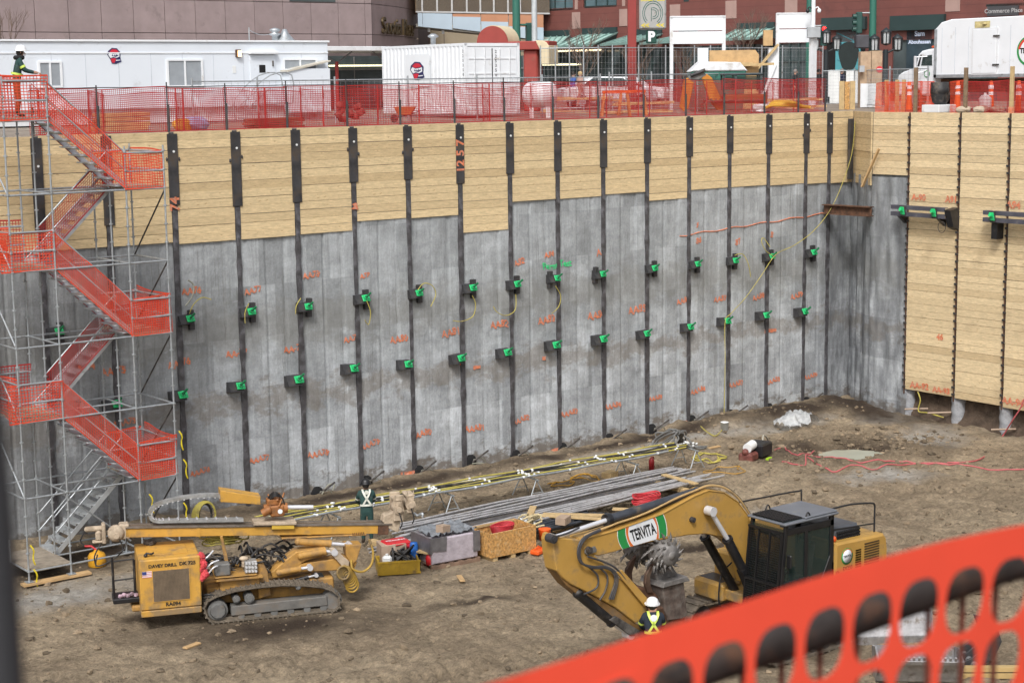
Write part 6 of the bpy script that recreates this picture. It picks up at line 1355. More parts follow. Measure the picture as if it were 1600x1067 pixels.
# drain pipes and tubes under the right wall
for px, py, L_, nm in ((1432, 640, .9, 'next to the corner concrete'), (1468, 646, .8, 'left of the second concrete stub'), (1568, 672, .5, 'at the third concrete stub')):
    P = on_x(px, py, XR-.15); q = MB(); q.tube([P+Vector((.3, -.3, .05)), P+Vector((-.25, .35, 0))], .035, 8); solo('drain_pipe', q, mat('rusty_pale_pipe', (.36, .27, .2), .6), 'short pale pipe sticking out under the right wall, '+nm, 'pipe', group='short pipes under the right wall')
wh = lambda pts, lab: solo('hose', MB().tube(smooth_pts([on_x(a, b, XR-.25) for a, b in pts], 5), .024, 6), hose_y, lab, 'hose')
wh([(1434, 612), (1438, 625), (1435, 642), (1450, 645), (1474, 652)], 'yellow tube drooping under the left end of the pale timber wall')
u = MB(); u.beam(on_x(1347, 292, XR-.25), on_x(1373, 233, XR-.25), .12, .06); solo('plank', u, plywood, 'grey plank leaning in the recessed corner above the beam', 'plank')
# fuel can behind the drill rig
t = thing('fuel_can', 'yellow fuel can with red spout standing behind the drill rig box', 'fuel can', gpt(152, 884), 0)
q = MB(); q.lathe([(.001, 0), (.22, 0), (.24, .03), (.24, .28), (.2, .36), (.1, .4), (.06, .45), (.001, .46)], n=18); q.build('can', mat('can_yellow', (.6, .3, .02), .45, 0, .1, 4, .15), t); q = MB(); q.tube([(0, 0, .44), (-.1, .1, .55), (-.24, .2, .55)], .03, 7); q.build('spout', red_pl, t)
q = MB(); c = on_y(323, 800, 42.8)
for k in range(7): q.tube([(c.x+.27*cos(a)*(1+.06*k), c.y+.03*k, c.z-.1+.38*sin(a)) for a in np.linspace(.1, 2*pi, 18)], .026, 6)
o = solo('hose_coil', q, hose_y, 'yellow and black hose coil hanging behind the mast of the drill rig', 'hose'); q = MB()
for k in range(3): q.tube([(c.x+.2*cos(a)*(1+.1*k), c.y+.1+.03*k, c.z-.12+.34*sin(a)) for a in np.linspace(.1, 2*pi, 18)], .03, 6)
q.build('black_hose', hose_k, o)
q = MB(); p = c+Vector((0, .1, -.55)); q.cyl((p.x, p.y, FLOOR), (p.x, p.y, c.z-.3), .03, n=8); solo('hose_stand', q, steel_raw, 'thin steel stake holding the hose coil behind the mast', 'stake')
# spare buckets and attachments, lower right corner
stl = mat('bright_worn_steel', (.4, .4, .41), .42, .6, .3, 5, .3, (.2, .16, .12), 4)
def ex_bucket(P, rz, W_, label, rx=0, teeth=12):
    t = thing('digging_bucket', label, 'excavator bucket', P, rz, 'spare excavator buckets')
    prof = [(0, .95), (.02, .3), (.15, .08), (.45, 0), (.8, .1), (1.0, .35)]; q = MB(); th = .03
    for i in range(len(prof)-1):
        a, b = prof[i], prof[i+1]; q.beam((0, a[0], a[1]), (0, b[0], b[1]), W_, th, (1, 0, 0)) if False else q.add([(-W_/2, a[0], a[1]), (W_/2, a[0], a[1]), (W_/2, b[0], b[1]), (-W_/2, b[0], b[1]), (-W_/2, a[0]+.03, a[1]+.03), (W_/2, a[0]+.03, a[1]+.03), (W_/2, b[0]-.01, b[1]+.035), (-W_/2, b[0]-.01, b[1]+.035)], [(0, 1, 2, 3), (7, 6, 5, 4), (0, 4, 5, 1), (2, 6, 7, 3), (1, 5, 6, 2), (0, 3, 7, 4)])
    for s_ in (-1, 1): q.prism(prof+[(.6, .75)], s_*W_/2-.02, s_*W_/2+.02, 'x')
    q.build('bucket_shell', stl, t)
    q = MB(); q.box(-W_/2, W_/2, -.06, .03, .9, 1.02, bev=.01); lp = q.build('lip', stl, t)
    for i in range(teeth): x = -W_/2+.07+(W_-.14)*i/(teeth-1); k = MB(); k.cbox((x, -.02, 1.06), (.055, .05, .12), bev=.01); k.build('tooth', stl, lp)
    q = MB()
    for s_ in (-.18, .18): q.prism([(.35, -.0), (.75, .0), (.7, -.4), (.5, -.45)], s_-.02, s_+.02, 'x')
    q.build('hanger', rust, t)
    return t
B1 = gpt(1400, 1010); t = ex_bucket((B1.x, B1.y, B1.z-.1), -.62+pi, 1.75, 'pale steel ditching bucket with a row of studs, rear one behind the fence', teeth=16); t.rotation_euler = (-.35, 0, -.62)
B2_ = gpt(1415, 1062); t2 = dup(t, (B2_.x+.15, B2_.y-.2, B2_.z-.25), label='pale steel ditching bucket lying nearest the camera under the orange fence'); t2.rotation_euler = (.5, 0, -.75)
gp = gpt(1535, 1040); t = thing('grapple', 'black curved steel grapple lying beyond the spare buckets', 'grapple', (gp.x, gp.y, gp.z), -.6)
for s_ in (-.3, .05, .4): q = MB(); q.prism([(-.55, 0), (-.2, .05), (.15, .3), (.3, .65), (.2, .95), (-.1, 1.05), (.0, .8), (-.1, .5), (-.35, .3), (-.6, .2)], s_-.035, s_+.035, 'y', .008); q.build('tine', steel_blk, t)
q = MB(); q.cyl((-.3, -.45, .15), (-.3, .55, .15), .08, n=12); q.build('tine_shaft', stl, t)
q = MB(); q.beam((-.9, -.55, .16), (1.4, -.75, .16), .16, .1); q.beam((-.9, -.7, .05), (1.4, -.9, .05), .06, .1); solo('steel_angle', q, mat('tan_painted_steel', (.45, .32, .14), .55), 'tan steel section lying in front of the grapple', 'steel section', (gp.x, gp.y, gp.z), -.6)

# ------------------------------------------------------------------ orange safety fence right in front of the photographer
top = [(300, 1195, 2.05), (560, 1132, 2.25), (750, 1073, 2.38), (880, 1033, 2.45), (989, 997, 2.5), (1150, 944, 2.6), (1300, 895, 2.7), (1450, 852, 2.8), (1600, 820, 2.9), (1800, 784, 3.05), (2100, 740, 3.25)]
TP = smooth_pts([deep(a, b, c) for a, b, c in top], 10); acc = [0]
for i in range(1, len(TP)): acc.append(acc[-1]+(TP[i]-TP[i-1]).length)
def top_at(s_):
    i = 0
    while i < len(acc)-2 and acc[i+1] < s_: i += 1
    return TP[i].lerp(TP[i+1], (s_-acc[i])/(acc[i+1]-acc[i]))
dn = (Vector((0, 0, -1)) - CR*.05).normalized(); nrm = (TP[-1]-TP[0]).cross(dn).normalized()
def FS(s_, d): return top_at(s_) + dn*d + nrm*(.01*sin(s_*5)*d*4)
q = MB(); cw_, band, rh_, ns = .102, .05, .13, 40
ncell = int(acc[-1]/cw_)-1; s_ref = min(range(len(TP)), key=lambda i: (TP[i]-deep(1264, 900, 2.67)).length); s0 = acc[s_ref] % cw_ + .0
for i in range(ncell):
    a0 = s0+i*cw_
    if a0+cw_ > acc[-1]: break
    for k in range(3): q.quad(FS(a0, band*k/3), FS(a0, band*(k+1)/3), FS(a0+cw_, band*(k+1)/3), FS(a0+cw_, band*k/3)); q.sm[-1] = True
    for j in range(7):
        d0 = band+j*rh_; inner = []; outer = []
        for k in range(ns):
            a = 2*pi*k/ns; c_, s_ = cos(a), sin(a); e = 2/2.7; ix, iy = math.copysign(abs(c_)**e, c_), math.copysign(abs(s_)**e, s_)
            inner.append((.5+.415*ix*(1-.08*max(0, iy)), .475+.44*iy)); m_ = max(abs(c_), abs(s_)); outer.append((.5+.5*c_/m_, .5+.5*s_/m_))
        vs_ = [FS(a0+cw_*u, d0+rh_*v) for u, v in inner]+[FS(a0+cw_*u, d0+rh_*v) for u, v in outer]
        q.add(vs_, [(k, (k+1) % ns, ns+(k+1) % ns, ns+k) for k in range(ns)], True)
fo = solo('safety_fence', q, mat('bright_orange_fence', (.7, .062, .027), .8, 0, .04, 6), 'bright orange plastic fence with oval holes crossing the lower right foreground', 'plastic fence')
import bmesh
bm_ = bmesh.new(); bm_.from_mesh(fo.data); bmesh.ops.remove_doubles(bm_, verts=bm_.verts, dist=.0008); bm_.to_mesh(fo.data); bm_.free()
fo.data.polygons.foreach_set('use_smooth', [False]*len(fo.data.polygons))
sm = fo.modifiers.new('thickness', 'SOLIDIFY'); sm.thickness = .002
q = MB(); rl = [deep(a, b-27, d_) for a, b, d_ in ((700, 1190, 2.75), (1131, 1042, 3.0), (1294, 992, 3.12), (1445, 938, 3.25), (1569, 897, 3.35), (1700, 868, 3.5), (1900, 830, 3.7))]; q.tube(smooth_pts(rl, 6), .05, 14); t = solo('guard_rail', q, mat('dark_rusty_rail', (.035, .03, .028), .6, .2, .5, 14, .35, (.12, .06, .035), 10), 'dark rusty pipe rail just behind the bright orange fence', 'rail')
for i in range(12):
    p = Vector(rl[1]).lerp(Vector(rl[4]), -.2+i*.13); k = MB(); k.cyl(p+Vector((0, 0, -.03)), p+Vector((.0, 0, -.9)), .006, n=6); k.build('picket', mat('rusty_picket', (.14, .035, .02), .7), t)
q = MB(); q.tube([deep(-75, 300, 1.35), deep(-58, 480, 1.35), deep(-28, 800, 1.35), deep(-8, 1100, 1.35), deep(2, 1300, 1.35)], .0245, 14); solo('fence_post', q, mat('charcoal_post', (.025, .025, .028), .6), 'dark blurred steel post at the left edge close to the camera', 'post')
# ------------------------------------------------------------------ street level
q = MB(); q.quad((-80, 45.62, 0), (52.36, 45.62, 0), (50.96, 43.3, 0), (50.96, -80, 0), (400, -80, 0), (400, 400, 0), (-80, 400, 0)); struct('street_ground', q, mat('trampled_gravel', (.24, .2, .16), .9, 0, .25, .8, .3, (.14, .11, .085), .6, .03, 8))
def DD(px, D):
    """depth along the lens axis of street things, always behind the rim of the pit"""
    v = ray(px, 130)
    if px < 1365: return (46.5+max(0, D-50)*.45)/v.y if D < 70 else max((55.5+(D-70)*.35)/v.y, D)
    return (51.6+max(0, D-54)*.25)/v.x if D < 70 else D
def G(px, D, z=0): p = deep(px, 130, DD(px, D)); return Vector((p.x, p.y, z))
def H(py, px, D): return deep(px, py, DD(px, D)).z
# red mesh fence along the long wall
FY = 46.1
def fence(name_label, posts, y, ztop, m, cell, wd, post_m, group=None, rails=True, zb=.03):
    t = thing('safety_fence', name_label, 'mesh fence', (posts[0], y, 0))
    for i, x in enumerate(posts):
        q = MB(); xx = x-posts[0]; q.cyl((xx, -.03, -.05), (xx, -.03, ztop+random.uniform(.08, .2)), .02, n=7); q.cyl((xx+.02, -.035, 0), (xx+.03, -.035, ztop*.62), .034, n=7); q.build('post', post_m, t)
        if i+1 < len(posts):
            x2 = posts[i+1]-posts[0]; q = MB(); w_ = random.uniform(-.02, .02)
            net(q, (xx-.05, 0, zb), (x2+.05, w_, zb), (x2+.05, w_, ztop+random.uniform(-.06, .05)), (xx-.05, 0, ztop+random.uniform(-.04, .04)), cell, wd, .015); q.build('net', m, t)
            if rails: q = MB(); q.tube(sag((xx, .01, ztop+.02), (x2, .01, ztop+.02), .01, 4), .013, 6); q.build('top_wire', post_m, t)
    return t
post_px = [150, 260, 351, 446, 540, 623, 708, 786, 862, 933, 1004, 1070, 1130, 1193, 1246, 1288]
PX = [on_y(46, 130, FY).x]+[on_y(a, 150, FY).x for a in post_px]
fence('red mesh safety fence with black posts along the edge of the long wall', PX, FY, 1.29, net_rd, .06, .0125, steel_blk)
PX2 = [on_y(a, 150, 47.3).x for a in (60, 138, 160, 275, 286, 404, 414, 470, 505, 590, 655, 755, 765, 830, 922, 948, 998, 1015, 1087, 1105, 1150, 1175, 1208, 1240, 1280)]
t = thing('safety_fence', 'second looser red mesh fence just behind the first one on the street edge', 'mesh fence', (0, 47.3, 0))
red_sheet = mat('folded_red_net', (.6, .05, .03), .5, 0, .25, 4, alpha=.8)
for i in range(len(PX2)-1):
    q = MB(); wd_ = PX2[i+1]-PX2[i]; net(q, (PX2[i], 0, 0), (PX2[i+1]+.06, .05, 0), (PX2[i+1]+.06, .05, 1.16), (PX2[i], 0, 1.18+.06*sin(i*2)), .06 if wd_ > .5 else .03, .0105, .05); q.build('net', net_rd, t)
    q = MB(); q.cyl((PX2[i], .02, 0), (PX2[i], .02, 1.25), .02, n=6); q.build('stake', mat('red_stake', (.4, .03, .025), .6), t)
# grey temporary fence of tubes behind
def mesh_fence(pts, h, label, wires=10):
    t = thing('chain_link_fence', label, 'metal fence', pts[0]); o = pts[0]
    for i, p in enumerate(pts):
        q = MB(); q.cyl(p-o, p-o+Vector((0, 0, h+.12)), .032, n=8); q.build('post', galv, t)
        if i+1 < len(pts):
            p2 = pts[i+1]; q = MB(); q.tube([p-o+Vector((0, 0, h)), p2-o+Vector((0, 0, h))], .022, 6); q.build('rail', galv, t); q = MB(); q.tube([p-o+Vector((0, 0, .15)), p2-o+Vector((0, 0, .15))], .02, 6); q.build('rail', galv, t)
            q = MB(); n_ = max(4, int((p2-p).length/.22))
            for k in range(n_+1): u = k/n_; q.tube([(p-o).lerp(p2-o, u)+Vector((0, 0, .15)), (p-o).lerp(p2-o, u)+Vector((0, 0, h))], .0045, 3, False)
            for k in range(wires): z = .15+(h-.15)*(k+.5)/wires; q.tube([p-o+Vector((0, 0, z)), p2-o+Vector((0, 0, z))], .0045, 3, False)
            q.build('wire_mesh', galv, t)
    return t
mesh_fence([G(a, 58) for a in (300, 402, 523, 637, 745, 847, 938)], 1.45, 'grey tubular fence in front of the trailer and the container')
mesh_fence([G(a, 74) for a in (845, 868, 890, 912, 935, 957, 978, 998, 1040, 1085, 1110, 1152, 1190, 1222, 1285)], 2.7, 'tall grey wire fence before the shop windows and awnings')
mesh_fence([G(a, 60) for a in (952, 1018, 1090, 1160)], 1.52, 'low grey tubular fence behind the small street excavator')
mesh_fence([G(1285, 66), G(1335, 64), G(1390, 62), G(1450, 60)], 1.6, 'grey tubular fence between the wooden box post and the truck')
# fence and posts on the right hand wall
t = thing('safety_fence', 'red orange mesh fence with timber posts along the right hand wall', 'mesh fence', (XR+.55, 43.0, 0))
rp = [on_x(a, 150, XR+.55).y for a in (1368, 1385, 1438, 1458, 1484, 1509, 1575, 1640, 1700)]
for i in range(len(rp)-1):
    if i == 3: continue
    q = MB(); net(q, (0, rp[i]-43, 0), (.05, rp[i+1]-43, 0), (.05, rp[i+1]-43, 1.16), (0, rp[i]-43, 1.12), .055, .016, .04); q.build('net', net_or if i < 5 else net_rd, t)
    if i in (0, 2, 6):
        q = MB(); net(q, (.5, rp[i]-43, 0), (.5, rp[i+1]-43, 0), (.5, rp[i+1]-43, 1.05), (.5, rp[i]-43, 1.05), .05, .014, .05); q.build('net', net_or, t)
oldw = mat('weathered_post_wood', (.2, .14, .085), .85, 0, .3, 7, .3, (.1, .08, .06), 4)
for px, top, m_, lab in ((1430, 106, oldw, 'weathered square timber post in front of the truck cab'), (1508, 106, oldw, 'weathered square timber post under the truck side door'), (1580, 104, wood_new, 'yellow square timber post below the round truck emblem')):
    p = on_x(px, 175, XR+.2); h_ = on_x(px, top, XR+.2).z; q = MB(); q.cbox((0, 0, h_/2), (.11, .13, h_), bev=.008); o = solo('timber_post', q, m_, lab, 'timber post', (p.x, p.y, 0), .1, 'timber posts on the right hand wall')
    if px == 1580: k = MB(); k.box(-.07, .07, -.08, .08, .0, .22); k.build('orange_paint_band', spray_or, o)
# site office trailer
TY = 56.0
def tx(px, py): p = on_y(px, py, TY); return p.x, p.z
x1, zt = tx(512, 67); t = thing('office_trailer', 'long white site office trailer with windows behind the red fence', 'site trailer', (20, TY, 0))
tw = mat('trailer_white', (.68, .73, .79), .45, 0, .03, .8, .05, (.5, .52, .55), 1.2)
q = MB(); q.box(-4, x1-20, 0, 3.0, .55, zt-.0, bev=.02); body = q.build('trailer_body', tw, t)
q = MB(); q.box(-4.05, x1-20+.05, -.06, 3.05, zt, zt+.07, bev=.01); q.box(-4, x1-20, -.025, 0, zt-.4, zt-.36); q.build('roof_trim', white, t)
q = MB()
for x in np.arange(-3.5, x1-20, 1.22): q.box(x-.008, x+.008, -.008, 0, .6, zt-.4)
q.build('panel_seams', mat('grey_seam', (.5, .54, .6), .6), body)
q = MB(); q.box(-4, x1-20, .2, 2.8, .05, .55); q.build('skirting', white_dirty, t)
def twin(pa, pb):
    (xa, za), (xb, zb) = tx(*pa), tx(*pb); xa -= 20; xb -= 20; za, zb = max(za, zb), min(za, zb); zb = min(zb, za-.85)
    q = MB()
    for b in ((xa, xb, za-.06, za), (xa, xb, zb, zb+.06), (xa, xa+.08, zb+.06, za-.06), (xb-.08, xb, zb+.06, za-.06), ((xa+xb)/2-.03, (xa+xb)/2+.03, zb+.06, za-.06)): q.box(b[0], b[1], -.05, 0, b[2], b[3])
    w_ = q.build('window', white, t); q = MB(); q.box(xa+.08, xb-.08, -.02, -.005, zb+.06, za-.06); q.build('pane', mat('trailer_pane', (.3, .33, .36), .15, 0, .15, 1.5), w_)
for pa, pb in (((58, 96), (98, 137)), ((259, 93), (318, 136)), ((441, 92), (496, 128))): twin(pa, pb)
(xa, za), (xb, _) = tx(389, 84), tx(429, 84); q = MB(); q.box(xa-20, xb-20, -.04, 0, .6, za-.05, bev=.01); dr = q.build('door', tw, t)
q = MB(); q.box(xa-20.05, xb-19.95, -.2, 0, za-.03, za+.08, bev=.02); q.build('door_hood', white, dr); (a, b), (c, d_) = tx(404, 102), tx(414, 114); q = MB(); q.box(a-20, c-20, -.05, -.04, d_, b); q.build('door_window', black_void, dr); q = MB(); q.box(xb-20.14, xb-20.1, -.09, -.04, b-.05, b+.15); q.build('handle', steel_raw, dr)
(a, b) = tx(371, 84); q = MB(); q.box(a-20-.1, a-20+.1, -.12, 0, b-.14, b+.14, bev=.02); lp = q.build('wall_lamp', rust, t); q = MB(); q.box(a-20-.05, a-20+.09, -.135, -.12, b-.12, b+.1); q.build('lamp_glow', mat('lamp_glow', (1, .62, .3), .5, emit=2.2), lp)
(a, b) = tx(366, 109); q = MB(); q.box(a-20-.07, a-20+.07, -.012, 0, b-.13, b+.13); q.build('notice', pale_pl, t)
def emblem(parent, O, X, Y, s, sx=1):
    """club emblem: dark outline, red cap, white middle, navy ribbon"""
    navy = mat('emblem_navy', (.02, .02, .09), .5, 0, .05); rd = mat('emblem_red', (.55, .02, .04), .5, 0, .05); O, X, Y = Vector(O), Vector(X).normalized(), Vector(Y); N = X.cross(Y)
    def poly(pts, off, m, nm, par): q = MB(); n_ = len(pts); vs_ = [O+X*(a*s*sx)+Y*(b*s)+N*k for k in (0.0, off) for a, b in pts]; q.add(vs_, [tuple(range(n_, 2*n_))]+[(i, (i+1) % n_, n_+(i+1) % n_, n_+i) for i in range(n_)]); return q.build(nm, m, par)
    e = poly([(-.5, .1), (-.42, .35), (-.15, .55), (.2, .52), (.45, .25), (.42, -.1), (.5, -.35), (.1, -.5), (-.2, -.48), (-.3, -.2)], .012, navy, 'emblem', parent)
    poly([(-.33, .3), (-.12, .47), (.16, .44), (.33, .27), (.1, .22), (-.15, .2)], .016, rd, 'red_cap', e)
    poly([(-.44, .1), (-.32, .24), (-.12, .15), (.12, .17), (.35, .22), (.36, -.02), (.15, -.1), (-.1, -.05), (-.28, -.12)], .016, white, 'white_field', e)
    poly([(-.2, .02), (-.14, .14), (-.06, .0), (.0, .13), (.06, .02), (.13, .15), (.2, .05), (.26, .15), (.28, .04), (.1, -.04)], .02, navy, 'dark_strokes', e)
    poly([(-.28, -.16), (-.05, -.12), (.12, -.16), (-.02, -.42), (-.18, -.42)], .016, rd, 'red_tail', e); poly([(.1, -.24), (.4, -.22), (.4, -.27), (.1, -.3)], .02, white, 'ribbon_line', e)
(a, b) = tx(178.5, 88.5); emblem(body, (a-20, -.003, b), (1, 0, 0), Vector((0, 0, 1)), .52)
t2 = thing('roof_vent', 'galvanised roof vents standing on the right end of the trailer', 'roof vent', on_y(430, 64, TY+1.2)); t2.location.z = zt+.07
q = MB(); q.lathe([(.001, 0), (.12, 0), (.12, .2), (.22, .24), (.22, .28), (.1, .32), (.2, .4), (.2, .44), (.1, .48), (.001, .5)], n=14); q.build('cowl', galv, t2); q = MB(); q.lathe([(.4, 0), (.3, .12), (.14, .3), (.08, .45), (.001, .46)], (.42, 0, 0), 14); q.build('hood', galv, t2); q = MB(); q.tube(sag((-.1, 0, .3), (-1.1, 0, .42), .12), .012, 5); q.tube([(-1.1, 0, 0), (-1.1, 0, .5)], .02, 6); q.build('stay_wire', galv, t2)
(a, b), (c, d_) = tx(441, 106), tx(504, 97)
q = MB(); q.box(0, c-a, -.5, -.05, .3, d_-.25); t3 = solo('entry_porch', q, tw, 'small white entry porch with a sloped roof in front of the trailer', 'porch', (a, TY, 0)); q = MB(); q.prism([(-.1, b-.1), (c-a+.02, d_+.05), (c-a+.02, d_+.0), (-.1, b-.17)], -.55, -.02, 'y'); q.build('porch_roof', mat('tan_trim', (.5, .47, .4), .6), t3)
st = thing('metal_steps', 'grey metal steps with handrails leading to the trailer door', 'steps', (tx(392, 130)[0], TY-.9, 0))
for i in range(4): q = MB(); q.box(-.9+.22*i, -.65+.22*i, -.5, .3, .12+.15*i, .16+.15*i); q.build('step', galv, st)
q = MB(); q.box(0, .9, -.5, .4, .62, .66); q.build('landing', galv, st)
for y in (-.5, .3): q = MB(); q.tube(smooth_pts([(-1.0, y, .05), (-1.0, y, .85), (0, y, 1.65), (.9, y, 1.65), (.9, y, .65)], 3), .022, 6); q.tube([(-1.0, y, .45), (0, y, 1.2), (.9, y, 1.2)], .018, 6); q.build('handrail', galv, st)
# shipping container
nc = G(727, 61.5); r3 = Vector((CR.x, CR.y, 0)).normalized(); f3 = Vector((CF.x, CF.y, 0)).normalized()
side = (-r3*3.4+f3*5.0).normalized(); ang = math.atan2(-side.y, -side.x)
ct = thing('shipping_container', 'white shipping container with an emblem and doors behind the red fence', 'container', nc, ang)
Lc, Wc, Hc, zb = 6.06, 2.44, 2.59, .15
q = MB(); pr = []; x = -Lc+.1
while x < -.12: pr += [(x, 0), (x+.07, .0), (x+.11, .036), (x+.2, .036), (x+.24, 0)]; x += .28
pr = [p for p in pr if p[0] < -.06]
q.add([(a, b, z) for z in (zb+.15, zb+Hc-.1) for a, b in pr], [(i, i+1, len(pr)+i+1, len(pr)+i) for i in range(len(pr)-1)]); q.box(-Lc+.05, -.05, .06, Wc-.02, zb+.1, zb+Hc-.03)
cb_ = q.build('container_body', white, ct)
q = MB()
for y in (0, Wc-.1):
    q.box(-Lc, 0, y, y+.1, zb+Hc-.1, zb+Hc); q.box(-Lc, 0, y, y+.1, zb, zb+.15)
    for x in (-Lc, -.12): q.box(x, x+.12, y-.003, y+.103, zb-.003, zb+Hc+.003)
q.box(-.1, -.002, .1, Wc-.1, zb+Hc-.12, zb+Hc-.002); q.box(-.1, -.002, .1, Wc-.1, zb, zb+.15); q.build('corner_frame', white, ct)
for k in (0, 1):
    y0 = .12+k*1.11; q = MB(); q.box(-.06, -.02, y0, y0+1.08, zb+.16, zb+Hc-.14); dd = q.build('door', white, ct); q = MB()
    for yy in (.3, .75): q.cyl((.015, y0+yy, zb+.18), (.015, y0+yy, zb+Hc-.16), .018, n=7)
    for z in (.7, 1.45, 2.0): q.box(-.02, .0, y0+.06, y0+1.02, zb+z, zb+z+.05)
    q.build('lock_rods', white_dirty, dd)
q = MB(); q.box(-.019, -.012, 1.195, 1.235, zb+.2, zb+Hc-.2); q.build('door_gap', black_void, ct)
q = MB()
for k, c_ in enumerate('225350'): put_text(q, c_, .16, (-.017, 1.38, zb+Hc-.32-.17*k), (0, 1, 0), (0, 0, 1), bold=.004); put_text(q, c_, .14, (-.12+.0, -.006, zb+Hc-.3-.17*k), (1, 0, 0), (0, 0, 1), bold=.004)
q.build('painted_digits', mat('dark_digits', (.03, .03, .04), .6), ct)
em = MB(); em.box(-4.25, -2.45, -.02, -.005, zb+1.0, zb+2.25); ep_ = em.build('sign_panel', white, ct); emblem(ep_, (-3.35, -.022, zb+1.6), (1, 0, 0), Vector((0, 0, 1)), .66, 1.6)
# far stone building with the curved corner
AY = 85.0
sto = mat('rosy_stone_panels', (.285, .225, .225), .8, 0, .12, 1.1, .1, (.2, .16, .16), .7, .004, 30, .05); stl2 = mat('stone_joint', (.13, .1, .1), .9)
A = thing('stone_building', 'rosy grey stone office building with dark metal letters on its curved corner', 'building', (34, AY, 0))
sx0 = on_y(-80, 20, AY).x; sx1 = on_y(581, 20, AY).x; pw = (on_y(486, 20, AY).x-on_y(54, 20, AY).x)/9
z1_ = on_y(300, 52.5, AY).z; z2_ = on_y(300, 1, AY).z; z0_ = on_y(560, 70, AY).z-.25
q = MB(); x = on_y(54, 20, AY).x-pw*5
while x < sx1-.3:
    for a, b in ((z0_, z1_-.015), (z1_+.015, z2_-.015), (z2_+.015, z2_+2.4), (z2_+2.43, z2_+5)): q.box(x-34+.015, min(x+pw, sx1)-34-.015, 0, .3, a, b, bev=.01)
    x += pw
# curved corner
cp = deep(655, 20, deep(0, 0, 1).length and 1); c0 = Vector((sx1, AY, 0)); D0 = (c0-CAM).dot(CF); c1 = G(655, D0*1.11); mid = (c0+c1)/2; dd_ = (c1-c0); out_ = Vector((dd_.y, -dd_.x, 0)).normalized()
cpts_ = [c0.lerp(c1, k/10)+out_*(.35*sin(pi*k/10)) for k in range(11)]
for a, b in ((z0_, z1_-.015), (z1_+.015, z2_-.015), (z2_+.015, z2_+5)):
    vs_ = [(p.x-34, p.y-AY, z) for z in (a, b) for p in cpts_]; q.add(vs_, [(i, i+1, 12+i, 11+i) for i in range(10)], True)
q.build('wall', sto, A)
q = MB(); q.box(sx0-36, sx1-34, .12, 12, .0, z2_+5); vs_ = [(p.x-34-out_.x*.1, p.y-AY-out_.y*.1, z) for z in (0, z2_+5) for p in cpts_]; q.add(vs_, [(i, i+1, 12+i, 11+i) for i in range(10)], True); e_ = cpts_[-1]; q.quad((e_.x-34, e_.y-AY, 0), (e_.x-34+8, e_.y-AY+9, 0), (e_.x-34+8, e_.y-AY+9, z2_+5), (e_.x-34, e_.y-AY, z2_+5)); q.build('wall_core', stl2, A)
(xa, za) = on_y(500, 0, AY).x-34, z2_+.35; q = MB(); q.box(xa-2.0, xa+1.0, -.03, .02, z2_+.05, z2_+1.4); q.build('window', glass_dk, A)
# letters
bz = mat('bronze_letters', (.09, .06, .025), .5, .3, .2, 5); P0_, P1_ = cpts_[3], cpts_[10]
base_ = deep(620, 46, ((cpts_[6]-CAM).dot(CF))-.2); zc = base_.z; vs_, fs = text_mesh('Scotia Place', 1.15, .06, 'CENTER', .012); w0 = min(v[0] for v in vs_); w1 = max(v[0] for v in vs_); q = MB(); vv = []
pa_, pb_ = G(599, (cpts_[3]-CAM).dot(CF)), G(644, (cpts_[9]-CAM).dot(CF))
hgt = H(28, 600, (cpts_[3]-CAM).dot(CF))-H(62, 600, (cpts_[3]-CAM).dot(CF))
for v in vs_:
    u = (v[0]-w0)/(w1-w0); k = 1.2+u*6.3; i = int(min(9, k)); p = cpts_[i].lerp(cpts_[i+1], k-i); p = p+out_*(.12+v[2]); vv.append((p.x-34, p.y-AY, zc+v[1]*1.18))
q.add(vv, fs); q.build('letters', bz, A)
# glazed ground floor and white canopy with red entrance
q = MB(); gxa, gxb = on_y(505, 100, 78).x, on_y(845, 100, 78).x; q.box(0, gxb-gxa, 0, .3, 0, 2.75); t = solo('shop_glazing', q, glass_dk, 'dark ground floor glazing under the white canopy', 'glass front', (gxa, 78, 0))
q = MB()
for x in np.arange(0, gxb-gxa, 1.9): q.box(x-.03, x+.03, -.04, 0, 0, 2.7)
q.box(0, gxb-gxa, -.05, 0, 2.0, 2.1); q.build('mullions', mat('mullion_grey', (.2, .2, .2), .5), t)
q = MB(); z = on_y(560, 103, 77.9).z; q.box(.3, 6, -.1, -.05, z-.04, z+.04); q.box(14, 17.5, -.1, -.05, z-.05, z+.03); q.build('strip_lamp', mat('strip_lamp', (1, .93, .62), .5, emit=1.3), t)
CYY = 72.0; ca, cb2 = on_y(500, 76, CYY), on_y(852, 76, CYY); t = thing('entrance_canopy', 'flat white edged canopy on red posts in front of the glazing', 'canopy', (ca.x, CYY, 0)); zc = ca.z-.12
q = MB(); q.box(0, cb2.x-ca.x, 0, 5.5, zc, zc+.22, bev=.02); q.build('canopy_roof', white_dirty, t)
for px in (526, 606, 690):
    x = on_y(px, 100, CYY+1).x-ca.x; q = MB(); q.cyl((x, 1, 0), (x, 1, zc-.5), .09, n=10); c_ = q.build('red_post', mat('dark_red_post', (.3, .03, .025), .5), t); q = MB()
    for s_ in (-1, 1): q.tube([(x, 1, zc-.6), (x+.9*s_, 1, zc-.02)], .035, 6)
    q.build('strut', mat('grey_strut', (.15, .15, .16), .5), c_)
q = MB(); q.lathe([(.001, 0), (.13, 0), (.13, .5), (.28, .55), (.28, .62), (.1, .72), (.001, .72)], n=12); solo('roof_vent', q, galv, 'round metal chimney cap on the white canopy', 'roof vent', (on_y(677, 70, CYY+2).x, CYY+2, zc+.2))
